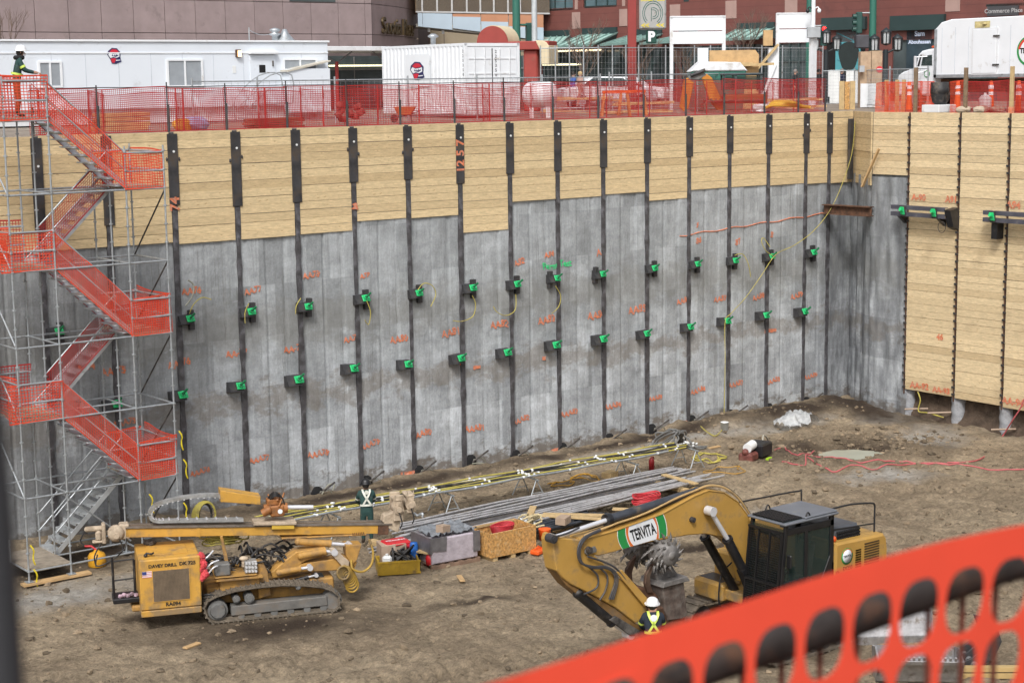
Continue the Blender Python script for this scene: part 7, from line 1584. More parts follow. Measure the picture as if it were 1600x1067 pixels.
redp = mat('brick_red_paint', (.3, .05, .04), .55, 0, .1, 2, .1); crm = mat('cream_render', (.62, .53, .36), .7, 0, .08, 2, .1)
po_ = deep(770, 76, 76); t = thing('entrance_portal', 'brick red entrance portal with a half round drum and cream edges', 'portal', (po_.x, po_.y, 0), math.atan2(r3.y, r3.x)-.35); zz = po_.z
q = MB(); q.box(-.8, 2.6, 0, 1.2, zz-.1, zz+.28, bev=.04); q.build('lintel', redp, t)
q = MB(); q.prism([(-.75+.72*(1-cos(a)), zz+.25+.72*sin(a)) for a in np.linspace(0, pi, 20)], 0, .1); q.build('drum_face', redp, t); q = MB(); q.prism([(-.75+.72*(1-cos(a)), zz+.25+.75*sin(a)) for a in np.linspace(0, pi, 20)], .1, 1.6); q.build('drum', crm, t)
q = MB(); q.prism([(2.0, zz+.3), (2.3, zz+.3), (2.5, zz+.22), (2.62, zz+.05), (2.62, zz-.75), (2.2, zz-.75), (2.2, zz-.1)], -.05, 1.25, 'y', .03); q.build('cream_corner', crm, t)
q = MB(); q.box(1.35, 2.0, .2, .9, 0, zz-.1, bev=.05); q.build('red_column', redp, t)
# covered footbridge between the buildings
bp0 = G(652, 107); bp1 = G(860, 107.6); bd = bp1-bp0; t = thing('footbridge', 'enclosed glazed footbridge with pale blue panels between two buildings', 'footbridge', bp0, math.atan2(bd.y, bd.x)); Lb = bd.length
Dz = lambda px, py: (lambda D: deep(px, py, D).z)(107+.6*(px-652)/208)
Bx = lambda px: Lb*((px-652)/208)*(1.0)
zs0, zs1 = Dz(655, 20), Dz(840, 23)
q = MB(); q.prism([(0, zs0), (Lb, zs1), (Lb, zs1+4), (0, zs0+4)], .25, 3.5); q.build('lit_interior', mat('warm_interior', (.34, .21, .1), .8, 0, .35, .8), t)
q = MB(); q.prism([(0, zs0), (Lb, zs1), (Lb, zs1+3.5), (0, zs0+3.5)], .02, .05); q.build('glazing', mat('bridge_glass', (.12, .1, .08), .08, 0, .2, .5, spec=.8, alpha=.5), t)
q = MB()
for px in (662, 685, 708, 731, 752, 773, 795, 814, 833): x = Bx(px); z = zs0+(zs1-zs0)*x/Lb; q.box(x-.05, x+.05, -.03, .02, z, z+3.5)
q.prism([(0, zs0-.03), (Lb, zs1-.03), (Lb, zs1+.06), (0, zs0+.06)], -.05, .0); q.build('mullions', mat('silver_mullion', (.5, .5, .5), .4, .4), t)
bl = mat('pale_blue_panel', (.4, .49, .57), .4, .1, .05, 1); oc = mat('terracotta_panel', (.42, .2, .11), .6, 0, .1, 1)
for i, (xa, xb, ta, tb, ba, bb) in enumerate(((655, 662, 21, 21.5, 42, 43), (662.5, 708, 21.5, 22.5, 43, 47.5), (709, 752, 27, 28, 45, 50.5), (753, 795, 34.5, 35.5, 50.5, 57.5), (796, 850, 42, 44, 57.5, 64))):
    q = MB(); q.prism([(Bx(xa), Dz(xa, ba)), (Bx(xb), Dz(xb, bb)), (Bx(xb), Dz(xb, tb)), (Bx(xa), Dz(xa, ta))], -.02, .06); q.build('blue_panel', bl, t)
    if i > 1: q = MB(); q.prism([(Bx(xa), Dz(xa, ta)), (Bx(xb), Dz(xb, tb)), (Bx(xb), Dz(xb, 23)), (Bx(xa), Dz(xa, 22.5))], -.0, .07); q.build('terracotta_panel', oc, t)
q = MB(); q.prism([(0, Dz(655, 43)), (Lb, Dz(850, 64)), (Lb, Dz(850, 60)), (0, Dz(655, 38))], .07, 3.5); q.build('soffit', mat('soffit_grey', (.2, .19, .17), .8), t)
for px, py in ((672, 44), (694, 47)): q = MB(); q.cyl((Bx(px), .5, Dz(px, py)-.25), (Bx(px), .5, Dz(px, py)+.1), .09, n=8); q.build('spot_lamp', white, t)
bw = G(645, 118); q = MB(); q.box(0, 12, 0, 1, 0, H(40, 700, 118)); t = solo('beige_building', q, mat('beige_panels', (.42, .35, .25), .8, 0, .1, 1), 'beige panelled wall glimpsed under the footbridge', 'building', bw, math.atan2(r3.y, r3.x)); q = MB()
for x in (2.2, 4.6, 6.8, 9): q.box(x-.02, x+.02, -.01, 0, 0, H(40, 700, 118)-.1)
q.build('joints', stl2, t)
# red granite building along the cross street
CO = G(1100, 100); FC = Frame(CO, -81); C_b = thing('granite_building', 'dark red granite building with green glass awnings across the street', 'building', CO, FC.a)
gran = mat('red_granite', (.165, .058, .048), .55, 0, .12, .9, .1, (.11, .045, .04), .7); lite = mat('pink_granite', (.36, .24, .21), .6, 0, .1, 1.5); dkg = mat('dark_green_metal', (.03, .055, .055), .5, .2, .1, 2)
ux = lambda px, yl=0: FC.px(px, 100, yl)[0]; uz = lambda px, py, yl=0: FC.px(px, py, yl)[1]
xL, xR_ = ux(835), ux(1640); q = MB(); q.box(xL, xR_, .25, 14, 0, 16); q.build('wall_core', gran, C_b)
def crect(px0, py0, px1, py1, y0, y1, m, name, parent=None):
    (a, b), (c, d_) = FC.px(px0, py0, 0), FC.px(px1, py1, 0); q = MB(); q.box(a, c, y0, y1, min(b, d_), max(b, d_)); return q.build(name, m, parent or C_b)
q = MB(); zb_ = uz(1100, 72); q.box(xL, xR_, 0, .25, zb_, uz(1100, 2)); q.box(xL, xR_, 0, .25, uz(1100, -30), 16)
for px0, px1 in ((835, 850), (896, 912), (964, 1068), (1076, 1420), (1440, 1545), (1600, 1640)): a, b = ux(px0), ux(px1); q.box(a, b, .0, .25, uz(1100, 2), uz(1100, -30))
for px0, px1 in ((835, 846), (1055, 1064), (1262, 1290), (1352, 1394), (1478, 1500), (1560, 1640)): q.box(ux(px0), ux(px1), -.02, .25, 0, zb_)
q.build('wall', gran, C_b)
q = MB(); zz = 0
for k in range(26): z = zb_+k*.42; q.box(xL, xR_, -.004, .0, z, z+.015) if z < 12 else None
q.build('course_lines', mat('granite_joint', (.1, .04, .035), .7), C_b)
for a in ((894, 20, 907, 45), (968, 15, 982, 41), (1047, 8, 1063, 27), (1134, 2, 1151, 29), (1227, -12, 1246, 20), (1478, -12, 1500, 18)): crect(*a, -.03, 0, lite, 'light_panel')
for a in ((898, -40, 903, 15), (972, -40, 977, 10), (1290, -60, 1305, -20)): crect(*a, -.02, 0, lite, 'light_panel')
for a in ((850, -30, 896, 16), (913, -34, 963, 11), (1068, -36, 1076, 3), (1542, -36, 1600, 9)):
    w_ = crect(*a, .1, .14, mat('tinted_pane', (.1, .16, .18), .06, 0, .4, .35, spec=.9), 'window'); (p0, q0_), (p1, q1_) = FC.px(a[0], a[1], 0), FC.px(a[2], a[3], 0); q = MB(); z0 = min(q0_, q1_)
    q.box(p0, p1, .0, .1, z0, z0+.12)
    for u in (0, .35, .7, 1): x = p0+(p1-p0)*u; q.box(x-.04, x+.04, .04, .1, z0+.12, z0+2.4)
    q.build('window_frame', dkg, w_)
# shopfront strip of dark glass and awnings
q = MB(); q.box(ux(835), ux(1262), .1, .2, 0, zb_); q.box(ux(1500), ux(1560), .1, .2, 0, zb_); q.build('shop_glass', glass_dk, C_b)
q = MB()
for k in range(34): x = ux(840)+(ux(1262)-ux(840))*k/33; q.box(x-.05, x+.05, 0, .1, 0, zb_)
for z in (.9, 2.2): q.box(ux(835), ux(1262), .02, .1, z, z+.07)
q.build('shop_mullions', mat('shop_mullion', (.045, .07, .07), .5, .2), C_b)
awg = mat('green_glass_roof', (.36, .56, .51), .25, 0, .12, .8, .08, (.18, .3, .27), 2, spec=.7)
for (h0, h1, hy, g0, g1, gy) in ((842, 891, 52, 838, 870, 78), (911, 965, 48, 866, 925, 74), (985, 1035, 50, 938, 985, 71), (1062, 1090, 50, 1000, 1046, 69), (1153, 1211, 40, 1122, 1185, 63)):
    yl = -2.1; pa, pb = FC.px(h0, hy+6, 0), FC.px(h1, hy+4, 0); ga, gb = FC.px(g0, gy, yl), FC.px(g1, gy-3, yl); q = MB()
    A1_, B1_, C1_, D1_ = Vector((pa[0], 0, pa[1])), Vector((pb[0], 0, pb[1])), Vector((gb[0], yl, gb[1])), Vector((ga[0], yl, ga[1]))
    up_ = Vector((0, 0, .04)); q.add([A1_, B1_, C1_, D1_, A1_-up_, B1_-up_, C1_-up_, D1_-up_], [(0, 3, 2, 1), (4, 5, 6, 7), (0, 1, 5, 4), (2, 3, 7, 6), (1, 2, 6, 5), (0, 4, 7, 3)]); aw = q.build('awning', awg, C_b)
    q = MB()
    for k in range(6): q.beam(A1_.lerp(B1_, k/5)+up_, D1_.lerp(C1_, k/5)+up_, .06, .05)
    q.beam(D1_, C1_, .12, .14); q.build('awning_bars', mat('awning_bar', (.16, .26, .24), .5), aw)
    q = MB(); q.add([B1_, C1_, Vector((C1_.x, 0, C1_.z)), A1_, D1_, Vector((D1_.x, 0, D1_.z))], [(0, 1, 2), (3, 5, 4)]); q.build('awning_side', dkg, aw)
    crect(h0, hy-3, h1, hy+5, -.12, 0, dkg, 'awning_header')
q = MB(); zl = uz(935, 79, -1.5)
for k in range(46): x = ux(872)+(ux(965)-ux(872))*k/45; q.ball((x, -1.6, zl+.02*(k % 2)), (.07, .07, .05), 6, 4)
q.build('string_lamps', mat('string_lamps', (1, .75, .45), .5, emit=1.6), C_b)
crect(1287, 29, 1355, 46, -.25, .05, dkg, 'door_header'); crect(1394, 26, 1478, 46, -.25, .05, dkg, 'door_header')
crect(1290, 47, 1352, 140, .1, .2, black_void, 'doorway'); crect(1394, 47, 1478, 140, .1, .2, glass_dk, 'doorway')
tp = crect(1306, 48, 1343, 110, .0, .1, mat('teal_poster', (.09, .33, .38), .5, 0, .08, 1), 'teal_poster')
q = MB(); c_ = FC.px(1326, 88, 0); q.prism([(c_[0]+.62*cos(a)*(1+.12*sin(3*a)), c_[1]+.85*sin(a)*(1+.1*cos(2*a))) for a in np.linspace(0, 2*pi, 22)[:-1]], -.01, 0); q.build('dark_shape', mat('poster_dark', (.02, .03, .03), .6), tp)
q = MB(); 
for k in range(4): a0 = FC.px(1308, 52+14*k, 0); q.beam((a0[0], -.004, a0[1]), (a0[0]+1.4, -.004, a0[1]-.6), .006, .05)
q.build('poster_lines', mat('poster_line', (.05, .2, .24), .5), tp)
pn = crect(1417, 48, 1455, 110, .0, .1, mat('shop_pane', (.04, .06, .075), .1, 0, .3, 1), 'shop_pane')
q = MB(); c_ = FC.px(1437, 60, 0); put_text(q, 'Sam', .36, (c_[0], -.012, c_[1]+.22), (1, 0, 0), (0, 0, 1), bold=.01); put_text(q, 'Abouhassan', .27, (c_[0], -.012, c_[1]-.2), (1, 0, 0), (0, 0, 1), bold=.01); q.build('shop_lettering', mat('pale_lettering', (.6, .68, .85), .5), pn)
sb_ = crect(1544, 11, 1592, 24, -.1, .0, mat('dark_sign_band', (.06, .06, .065), .5), 'sign_band'); q = MB(); c_ = FC.px(1568, 17.5, -.1); put_text(q, 'Commerce Place', .3, (c_[0], -.115, c_[1]), (1, 0, 0), (0, 0, 1), bold=.004); q.build('sign_lettering', mat('grey_lettering', (.4, .4, .4), .5), sb_)
# poles, signals and signs
def pole(px, D, pytop, r, m, name, label, cat): g = G(px, D); h_ = H(pytop, px, D); q = MB(); q.cyl((0, 0, 0), (0, 0, h_), r, r*.85, 12); q.cyl((0, 0, 0), (0, 0, .35), r*1.6, n=12); t = thing(name, label, cat, g); q.build('pole', m, t); return t, h_
gp_ = mat('green_pole_paint', (.03, .14, .105), .45, 0, .08, 2); dk_sig = mat('dark_green_signal', (.02, .07, .06), .45)
def sig(t, x, y, z, ang, hw=.2, hh=.55, nl=3):
    q = MB(); q.cbox((x, y, z), (.34, .3, 1.1), (0, 0, ang), .04); b_ = q.build('signal_head', dk_sig, t); q = MB()
    for k in range(nl): d_ = Vector((cos(ang-pi/2), sin(ang-pi/2), 0)); p = Vector((x, y, z+.33-.33*k)); q.cyl(p+d_*.15, p+d_*.33, .13, .12, 10, False)
    q.build('visors', dk_sig, b_); return b_
t, h_ = pole(808, 80, -60, .2, gp_, 'traffic_signal', 'thick green pole with a side facing signal beside the grey pole', 'traffic light'); z = H(55, 818, 80); sig(t, .75, .0, z, 1.2); q = MB(); q.tube([(0, 0, z+.45), (.7, 0, z+.45)], .05, 6); q.build('arm', gp_, t)
pole(836, 79, -60, .14, mat('grey_pole', (.5, .54, .56), .5, .2), 'lamp_post', 'plain pale grey pole right of the thick green pole', 'pole')
t, h_ = pole(1362, 84, -60, .2, gp_, 'traffic_signal', 'broad green post with dark signals above the wooden box', 'traffic light'); z = H(36, 1338, 84); sig(t, -.72*r3.x, -.72*r3.y, z, -2.2, nl=3); q = MB(); q.tube([Vector((0, 0, z+.5)), -r3*.75+Vector((0, 0, z+.5))], .04, 6); q.build('arm', galv, t); z2 = H(64, 1340, 84); q = MB(); q.box(-.9, -.2, -.3, .3, z2-.4, z2+.3, bev=.06); q.xf(Matrix.Rotation(math.atan2(r3.y, r3.x), 4, 'Z')); q.build('control_head', mat('dark_grey_box', (.06, .06, .07), .5), t)
t, h_ = pole(1263, 86, -60, .16, gp_, 'traffic_signal', 'green pole with red signal half hidden behind the white camera mast', 'traffic light'); z = H(57, 1284, 86); o = r3*.75; q = MB(); q.cbox((o.x, o.y, z), (.32, .3, 1.05), (0, 0, -.6), .04); b_ = q.build('signal_head', dk_sig, t); q = MB(); p = Vector((o.x, o.y, z+.33))-f3*.17; q.ball(tuple(p), (.13, .13, .13), 10, 6); q.build('red_lens', mat('red_lens', (.8, .02, .02), .4, emit=1.2), b_); q = MB(); q.tube([(0, 0, z+.5), (o.x, o.y, z+.5)], .04, 6); q.build('arm', galv, t)
rdp = mat('red_steel_post', (.26, .035, .03), .5, 0, .1, 2)
g = G(987.5, 76); hh = H(-60, 987, 76); t = thing('parking_sign', 'tall red post with grey parking sign and small green P sign', 'parking sign', g, math.atan2(r3.y, r3.x)); q = MB(); q.box(-.19, .19, -.15, .15, 0, hh, bev=.02); q.build('post', rdp, t)
z0, z1_s = H(48, 1018, 76), H(-8, 1018, 76); q = MB(); q.box(.32, 1.5, -.2, .2, z0, z1_s, bev=.08); sg_ = q.build('sign_box', mat('grey_sign', (.36, .36, .35), .6, 0, .08, 2, .15), t); cz = H(23, 1018, 76); q = MB(); cx = .9
for r_ in (.44, .36): q.tube([(cx+r_*cos(a), -.205, cz+1.2*r_*sin(a)) for a in np.linspace(-1.0, 4.0, 24)], .014, 5)
for r_ in (.24, .15): q.tube([(cx-.06, -.205, cz-.35), (cx-.06, -.205, cz+r_)]+[(cx+.02+r_*sin(a), -.205, cz+r_*cos(a)) for a in np.linspace(0, pi, 10)]+[(cx-.0, -.205, cz-r_)], .013, 5)
q.build('p_emblem', mat('sign_green', (.03, .13, .11), .5), sg_); q = MB(); put_text(q, 'Scotia Place', .22, (cx, -.204, H(2, 1018, 76)), (1, 0, 0), (0, 0, 1), bold=.006); 
for s_ in (-1, 1): put_text(q, '<<', .3, (cx+.33*s_, -.204, H(42, 1018, 76)), (1, 0, 0), (0, 0, 1), bold=.01)
q.build('yellow_lettering', mat('yellow_lettering', (.65, .52, .03), .5), sg_)
z0, z1_s = H(69, 1016, 76), H(49, 1016, 76); q = MB(); q.box(.62, 1.08, -.08, .08, z0, z1_s, bev=.03); s2 = q.build('small_sign', mat('sign_dark_green', (.01, .06, .045), .5), t); q = MB(); put_text(q, 'P', .58, (.85, -.086, (z0+z1_s)/2), (1, 0, 0), (0, 0, 1), bold=.03); q.build('white_letter', white, s2)
def g_x(a, b): return (a+b)/2
def billboard(x0, x1, yt, yb_, D, label, foot=True):
    g = G((x0+x1)/2, D); t = thing('blank_billboard', label, 'billboard', g, math.atan2(r3.y, r3.x)+.05, 'blank white billboards'); w_ = (x1-x0)/FPX*DD(g_x(x0, x1), D); a, b = H(yt, (x0+x1)/2, D), H(yb_, (x0+x1)/2, D); mid = b+(a-b)*.48
    for z0, z1_ in ((b, mid-.02), (mid+.02, a)): q = MB(); q.box(-w_/2+.05, w_/2-.05, -.04, .0, z0, z1_); q.build('panel', white, t)
    for s_ in (-1, 1): q = MB(); q.box(s_*w_/2-.07, s_*w_/2+.07, -.02, .12, 0, a+.04); q.build('leg', white_dirty, t)
    q = MB(); q.box(-w_/2-.05, w_/2+.05, -.06, .1, a, a+.06); q.build('top_rail', white_dirty, t)
billboard(1049, 1131, 28, 69, 66, 'blank white billboard on two thin legs right of the parking sign'); billboard(1214, 1270, 23, 67, 65, 'blank white billboard beside the white camera mast')
t, h_ = pole(1269.5, 63, -30, .1, white, 'camera_mast', 'white mast carrying two small cameras and a grey box', 'camera mast'); z = H(16, 1269, 63)
for s_ in (-1, 1): q = MB(); q.tube(smooth_pts([Vector((0, 0, z)), r3*(.18*s_)+Vector((0, 0, z+.1)), r3*(.24*s_)+Vector((0, 0, z))], 4), .03, 6); p = r3*(.25*s_)+Vector((0, 0, z-.06)); q.ball(tuple(p), (.09, .09, .1), 8, 6); q.build('camera', white if s_ > 0 else dark, t)
z = H(51, 1269, 63); q = MB(); q.box(-.3, .28, -.3, -.1, z-.25, z+.22, bev=.02); q.xf(Matrix.Rotation(math.atan2(r3.y, r3.x), 4, 'Z')); q.build('junction_box', mat('grey_box', (.36, .38, .4), .5), t)
q = MB(); q.box(-.14, .14, -.1, .1, 0, z-.25); q.build('cable_duct', white_dirty, t)
lampm = mat('dark_lamp_iron', (.025, .032, .036), .5, .3)
for px, D, lab, heads in ((1290, 80, 'dark three headed street lamp left of the teal poster', 1), (1383, 78, 'dark three headed street lamp left of the white truck', 1)):
    t, h_ = pole(px, D, 78, .13, lampm, 'street_lamp', lab, 'street lamp'); t['group'] = 'three headed street lamps'
    for k, (dx, py) in enumerate(((0, 58), (-.52, 68), (.52, 68))):
        z = H(py, px, D); p = r3*dx; q = MB(); q.lathe([(.001, .42), (.1, .34), (.24, .24), (.24, .2)], (p.x, p.y, z), 10); q.lathe([(.2, -.32), (.14, -.36), (.001, -.4)], (p.x, p.y, z), 10)
        for j in range(8): a = 2*pi*j/8; q.cyl((p.x+.2*cos(a), p.y+.2*sin(a), z-.32), (p.x+.22*cos(a), p.y+.22*sin(a), z+.2), .022, n=4)
        lh = q.build('lantern', lampm, t); q = MB(); q.cyl((p.x, p.y, z-.3), (p.x, p.y, z+.18), .15, .17, 10); q.build('lamp_glass', mat('lamp_glass', (.45, .47, .48), .3), lh)
    z = H(72, px, D); q = MB(); q.tube([-r3*.52+Vector((0, 0, z-.1)), Vector((0, 0, z-.35)), r3*.52+Vector((0, 0, z-.1))], .05, 6); q.build('lamp_arms', lampm, t)
# timber structures by the small excavator
t = thing('plywood_hoarding', 'plywood panel with planks laid along its lower edge, between the billboards', 'hoarding', G(1145, 64), math.atan2(r3.y, r3.x)); z0, z1_ = H(102, 1145, 64), H(79, 1145, 64); q = MB(); q.prism([(-1.0, 0), (1.1, 0), (1.1, z1_-.2), (.95, z1_), (-1.0, z1_)], 0, .08); q.build('panel', plywood, t); q = MB(); q.cbox((-.2, -.2, z0+.05), (2.0, .3, .12), (0, .01, 0)); q.cbox((.9, -.25, z0+.0), (1.6, .25, .1), (0, -.03, 0)); q.build('planks', wood_new, t)
q = MB(); q.box(-.22, .22, -.1, .1, 0, H(76, 1098, 64.5)); solo('white_panel_post', q, white, 'white upright panel left of the plywood', 'panel', G(1098, 64.5), math.atan2(r3.y, r3.x))
q = MB(); q.box(-.2, .2, -.15, .15, 0, H(75, 1207, 64)); t = solo('white_panel_post', q, white, 'white upright post braced by a slanting plank', 'post', G(1207, 64), math.atan2(r3.y, r3.x)); q = MB(); a0, b0 = (deep(1180, 112, DD(1207, 63.2))-t.location), (deep(1216, 70, DD(1207, 63.2))-t.location); Mi = Matrix.Rotation(-math.atan2(r3.y, r3.x), 4, 'Z'); q.beam(Mi @ a0, Mi @ b0, .16, .08); q.build('slanting_brace', wood_new, t); q = MB(); q.box(-.45, -.05, -.3, -.1, H(72, 1207, 64), H(48, 1207, 64)); q.build('wood_packer', plywood, t); q = MB(); q.beam((-.6, -.2, .2), (.1, -.2, H(100, 1207, 64)), .14, .1); q.build('white_brace', white, t)
# small excavator on the street
so_ = G(1150, 54.5); t = thing('mini_excavator', 'small orange yellow excavator with folded boom behind the red fence', 'excavator', so_, math.atan2(r3.y, r3.x)); mz = lambda px, py, D=DD(1150, 54.5): (Vector((deep(px, py, D)-so_).to_tuple()).dot(r3), deep(px, py, D).z)
yo = mat('orange_yellow_paint', (.5, .19, .02), .5, 0, .15, 3, .25, (.25, .12, .05), 3)
a, b = mz(1131, 172), mz(1190, 118)
q = MB(); q.box(a[0]+.0, b[0]+.25, .1, 1.4, .35, .7, bev=.06); q.build('house', mat('dark_orange_house', (.2, .075, .02), .6, 0, .2, 3), t); q = MB()
for x in (a[0], a[0]+.45, b[0]-.06): q.box(x, x+.07, .0, .07, .85, b[1]); q.box(x, x+.07, .95, 1.02, .85, b[1])
q.box(a[0]-.03, b[0]+.05, -.05, 1.08, b[1], b[1]+.1, bev=.04); q.build('cab_frame', mat('grey_cab_frame', (.05, .065, .07), .5), t); q = MB(); q.box(a[0]+.06, b[0]-.05, .02, .05, .9, b[1]-.03); q.build('cab_glass', cab_glass, t)
for y in (0, 1.1): crawler(t, [(-1.0+.24*cos(k), .26+.24*sin(k)) for k in np.linspace(pi/2, 3*pi/2, 6)]+[(1.0+.24*cos(k), .26+.24*sin(k)) for k in np.linspace(-pi/2, pi/2, 6)], y, y+.35, 0, 30)
def seg(name, pts, m, y0=.35, y1=.6): q = MB(); q.prism([mz(*p) for p in pts], y0, y1, 'y', .02); return q.build(name, m, t)
seg('boom', [(1098, 122), (1106, 116), (1114, 122), (1136, 170), (1126, 176), (1112, 160)], yo); seg('stick', [(1064, 168), (1070, 175), (1078, 170), (1086, 128), (1076, 122), (1070, 126)], yo); seg('link', [(1076, 121), (1100, 112), (1106, 118), (1082, 131)], grey_pt); ram_a = mz(1080, 122), mz(1103, 113); q = MB(); q.cyl((ram_a[0][0], .3, ram_a[0][1]+.08), (ram_a[1][0], .3, ram_a[1][1]+.08), .07, n=8); q.build('ram', steel_blk, t)
# green skip with white cover
t = thing('skip', 'dark green skip under a white sheet behind the small excavator', 'skip', G(1122, 60), math.atan2(r3.y, r3.x)); q = MB(); z1_ = H(108, 1122, 60); q.prism([(-1.0, 0), (1.0, 0), (1.15, z1_-.1), (-1.1, z1_-.1)], 0, 1.6, 'y', .04); q.build('bin', gp_, t); q = MB(); q.prism([(-1.15, z1_-.1), (1.2, z1_-.1), (.9, z1_+.26), (-.7, z1_+.3)], -.05, 1.65, 'y', .05); q.build('sheet', white_dirty, t)
# wooden box post and notice
t = thing('hoarding_box', 'tall wooden box around a post with red round notice and white panel', 'wooden box', G(1361, 57), math.atan2(r3.y, r3.x)); z1_ = H(80, 1361, 57); w_ = 34/FPX*DD(1361, 57)/2
q = MB(); q.box(-w_, -.01, 0, .5, 0, z1_-.03, bev=.01); q.box(.01, w_, 0, .5, 0, z1_, bev=.01); q.build('boards', mat('weathered_plywood', (.42, .3, .2), .85, 0, .2, 4, .25, (.3, .14, .08), 3), t)
q = MB(); c_ = (w_*.75, H(109, 1356, 57)); q.prism([(c_[0]+.14*cos(a), c_[1]+.14*sin(a)) for a in np.linspace(0, 2*pi, 20)[:-1]], -.02, 0); n_ = q.build('round_notice', mat('notice_red', (.6, .04, .05), .5), t); q = MB(); q.box(c_[0]-.1, c_[0]+.1, -.025, -.02, c_[1]-.03, c_[1]+.03); q.build('white_bar', white, n_)
q = MB(); q.box(-w_*1.1, w_*.3, -.35, -.3, H(168, 1355, 57), H(131, 1355, 57)); q.build('white_panel', white_dirty, t); q = MB(); q.box(-w_*1.2, -w_*.75, -.3, -.1, H(113, 1340, 57), H(103, 1340, 57)); q.build('meter_box', mat('grey_box', (.36, .38, .4)), t)
t = thing('timber_hoarding', 'unpainted timber boards beside the wooden box at the wall corner', 'timber boards', G(1324, 53), math.atan2(r3.y, r3.x)); z1_ = H(127, 1324, 53)
for i in range(3): q = MB(); q.box(-.32+i*.22, -.32+i*.22+.205, -.01*i, .06, 0, z1_-.02*(i % 2), bev=.006); q.build('board', (osb if i == 1 else wood_new), t)
# box truck
TX = 53.6; FT = Frame((TX, 41, 0), -90); tk = thing('box_truck', 'white box truck with a round green and red emblem, cab facing left', 'truck', (TX, 41, 0), -pi/2)
x0, zt_ = FT.px(1461, 36, 0); q = MB(); zb_t = 1.25; prof = [(x0, zb_t), (x0+9, zb_t), (x0+9, zt_+.15), (x0+.75, zt_+.1), (x0+.3, zt_), (x0, zt_-.25)]; q.prism(prof, 0, 2.5, 'y', .03); bx = q.build('cargo_box', white, tk)
q = MB()
for k in range(9): x = x0+.35+k*.62; q.box(x-.008, x+.008, -.006, 0, zb_t+.1, zt_-.2)
q.build('panel_seams', mat('grey_seam', (.5, .54, .6)), bx); q = MB(); q.box(x0, x0+.12, -.02, .0, zb_t, zt_-.25); q.box(x0, x0+9, -.02, 0, zb_t, zb_t+.12); q.build('edge_trim', galv, bx)
(da, dz1), (db, _) = FT.px(1522, 47, 0), FT.px(1558, 47, 0); q = MB()
q.box(da-.07, db+.07, -.03, 0, zb_t+.1, dz1+.05); dr_ = q.build('side_door', white_dirty, bx); q = MB(); q.box(da, db, -.045, -.03, zb_t+.15, dz1, bev=.01); q.build('door_leaf', white, dr_); q = MB()
for z in (dz1-.25, dz1-1.3): q.box(db-.12, db+.16, -.08, -.045, z-.03, z+.03)
q.build('hinge', steel_raw, dr_); q = MB(); q.box(da+.05, db-.3, -.034, -.03, dz1+.06, dz1+.3); q.ball(((da+db)/2, -.06, dz1+.2), (.1, .06, .05), 8, 5); q.build('rust_patch', mat('stained_patch', (.5, .42, .2), .8, 0, .4, 5), dr_)
ec = FT.px(1609, 80, 0); er = .55
def disc(r_, off, m, nm, par, a0=0, a1=2*pi, rin=0): q = MB(); A2 = np.linspace(a0, a1, 40); pts = [(ec[0]+r_*cos(a), ec[1]+r_*sin(a)) for a in (A2[:-1] if rin == 0 else A2)]+([(ec[0]+rin*cos(a), ec[1]+rin*sin(a)) for a in A2[::-1]] if rin else []); q.prism(pts, -off, -off+.003); return q.build(nm, m, par)
e1 = disc(er, .008, grn, 'round_emblem', bx); disc(er*.84, .012, white, 'emblem_face', e1); disc(er*.9, .013, mat('emblem_bright_red', (.6, .05, .03), .5), 'red_arc', e1, .5, 3.0, er*.74); q = MB(); put_text(q, 'TERVITA', .25, (ec[0], -.017, ec[1]), (1, 0, 0), (0, 0, 1), bold=.012, sx=.85); q.build('emblem_lettering', black_void, e1)
# cab
cx0 = x0-.06; hz = lambda px, py: FT.px(px, py, .1)
pr = [FT.px(a, b, .1) for a, b in ((1460, 150), (1460, 76), (1452, 77), (1440, 80), (1434, 86), (1430, 104), (1428, 106), (1410, 113), (1403, 118), (1401, 126), (1401, 150))]; q = MB(); q.prism(pr, .1, 2.3, 'y', .06); cb3 = q.build('cab', white, tk)
q = MB(); q.prism([FT.px(a, b, .08) for a, b in ((1439, 103), (1442, 88), (1456, 86), (1456, 103))], .085, .099); q.build('cab_window', cab_glass, cb3); q = MB(); q.prism([FT.px(a, b, .08) for a, b in ((1433, 104), (1438, 86), (1440, 86), (1436, 104))], .09, .099); q.build('screen_edge', dark, cb3)
q = MB(); m0 = FT.px(1430, 88, -.2); q.box(m0[0]-.04, m0[0]+.06, -.25, -.15, m0[1]-.75, m0[1], bev=.02); q.tube([(m0[0], -.2, m0[1]-.05), (m0[0]+.35, .1, m0[1]-.02)], .02, 6); q.tube([(m0[0], -.2, m0[1]-.7), (m0[0]+.3, .1, m0[1]-.55)], .02, 6); q.build('mirror', chrome, cb3)
q = MB(); c_ = FT.px(1448.5, 116, .1); q.prism([(c_[0]+.14*cos(a), c_[1]+.14*sin(a)) for a in np.linspace(0, 2*pi, 20)[:-1]], .085, .098); bdg = q.build('door_badge', grn, cb3); q = MB(); q.prism([(c_[0]+.1*cos(a), c_[1]+.1*sin(a)) for a in np.linspace(0, 2*pi, 20)[:-1]], .08, .085); q.build('badge_face', white, bdg)
q = MB()
for k in range(5): q.ball((cx0-.3-.12*0, .4+.4*k, pr[1][1]+.06), (.1, .06, .05), 8, 5)
q.build('roof_lamps', orange_pl, cb3); q = MB(); q.box(pr[8][0]-.02, pr[8][0]+.02, .3, 2.1, .7, 1.15); q.build('grille', chrome, cb3)
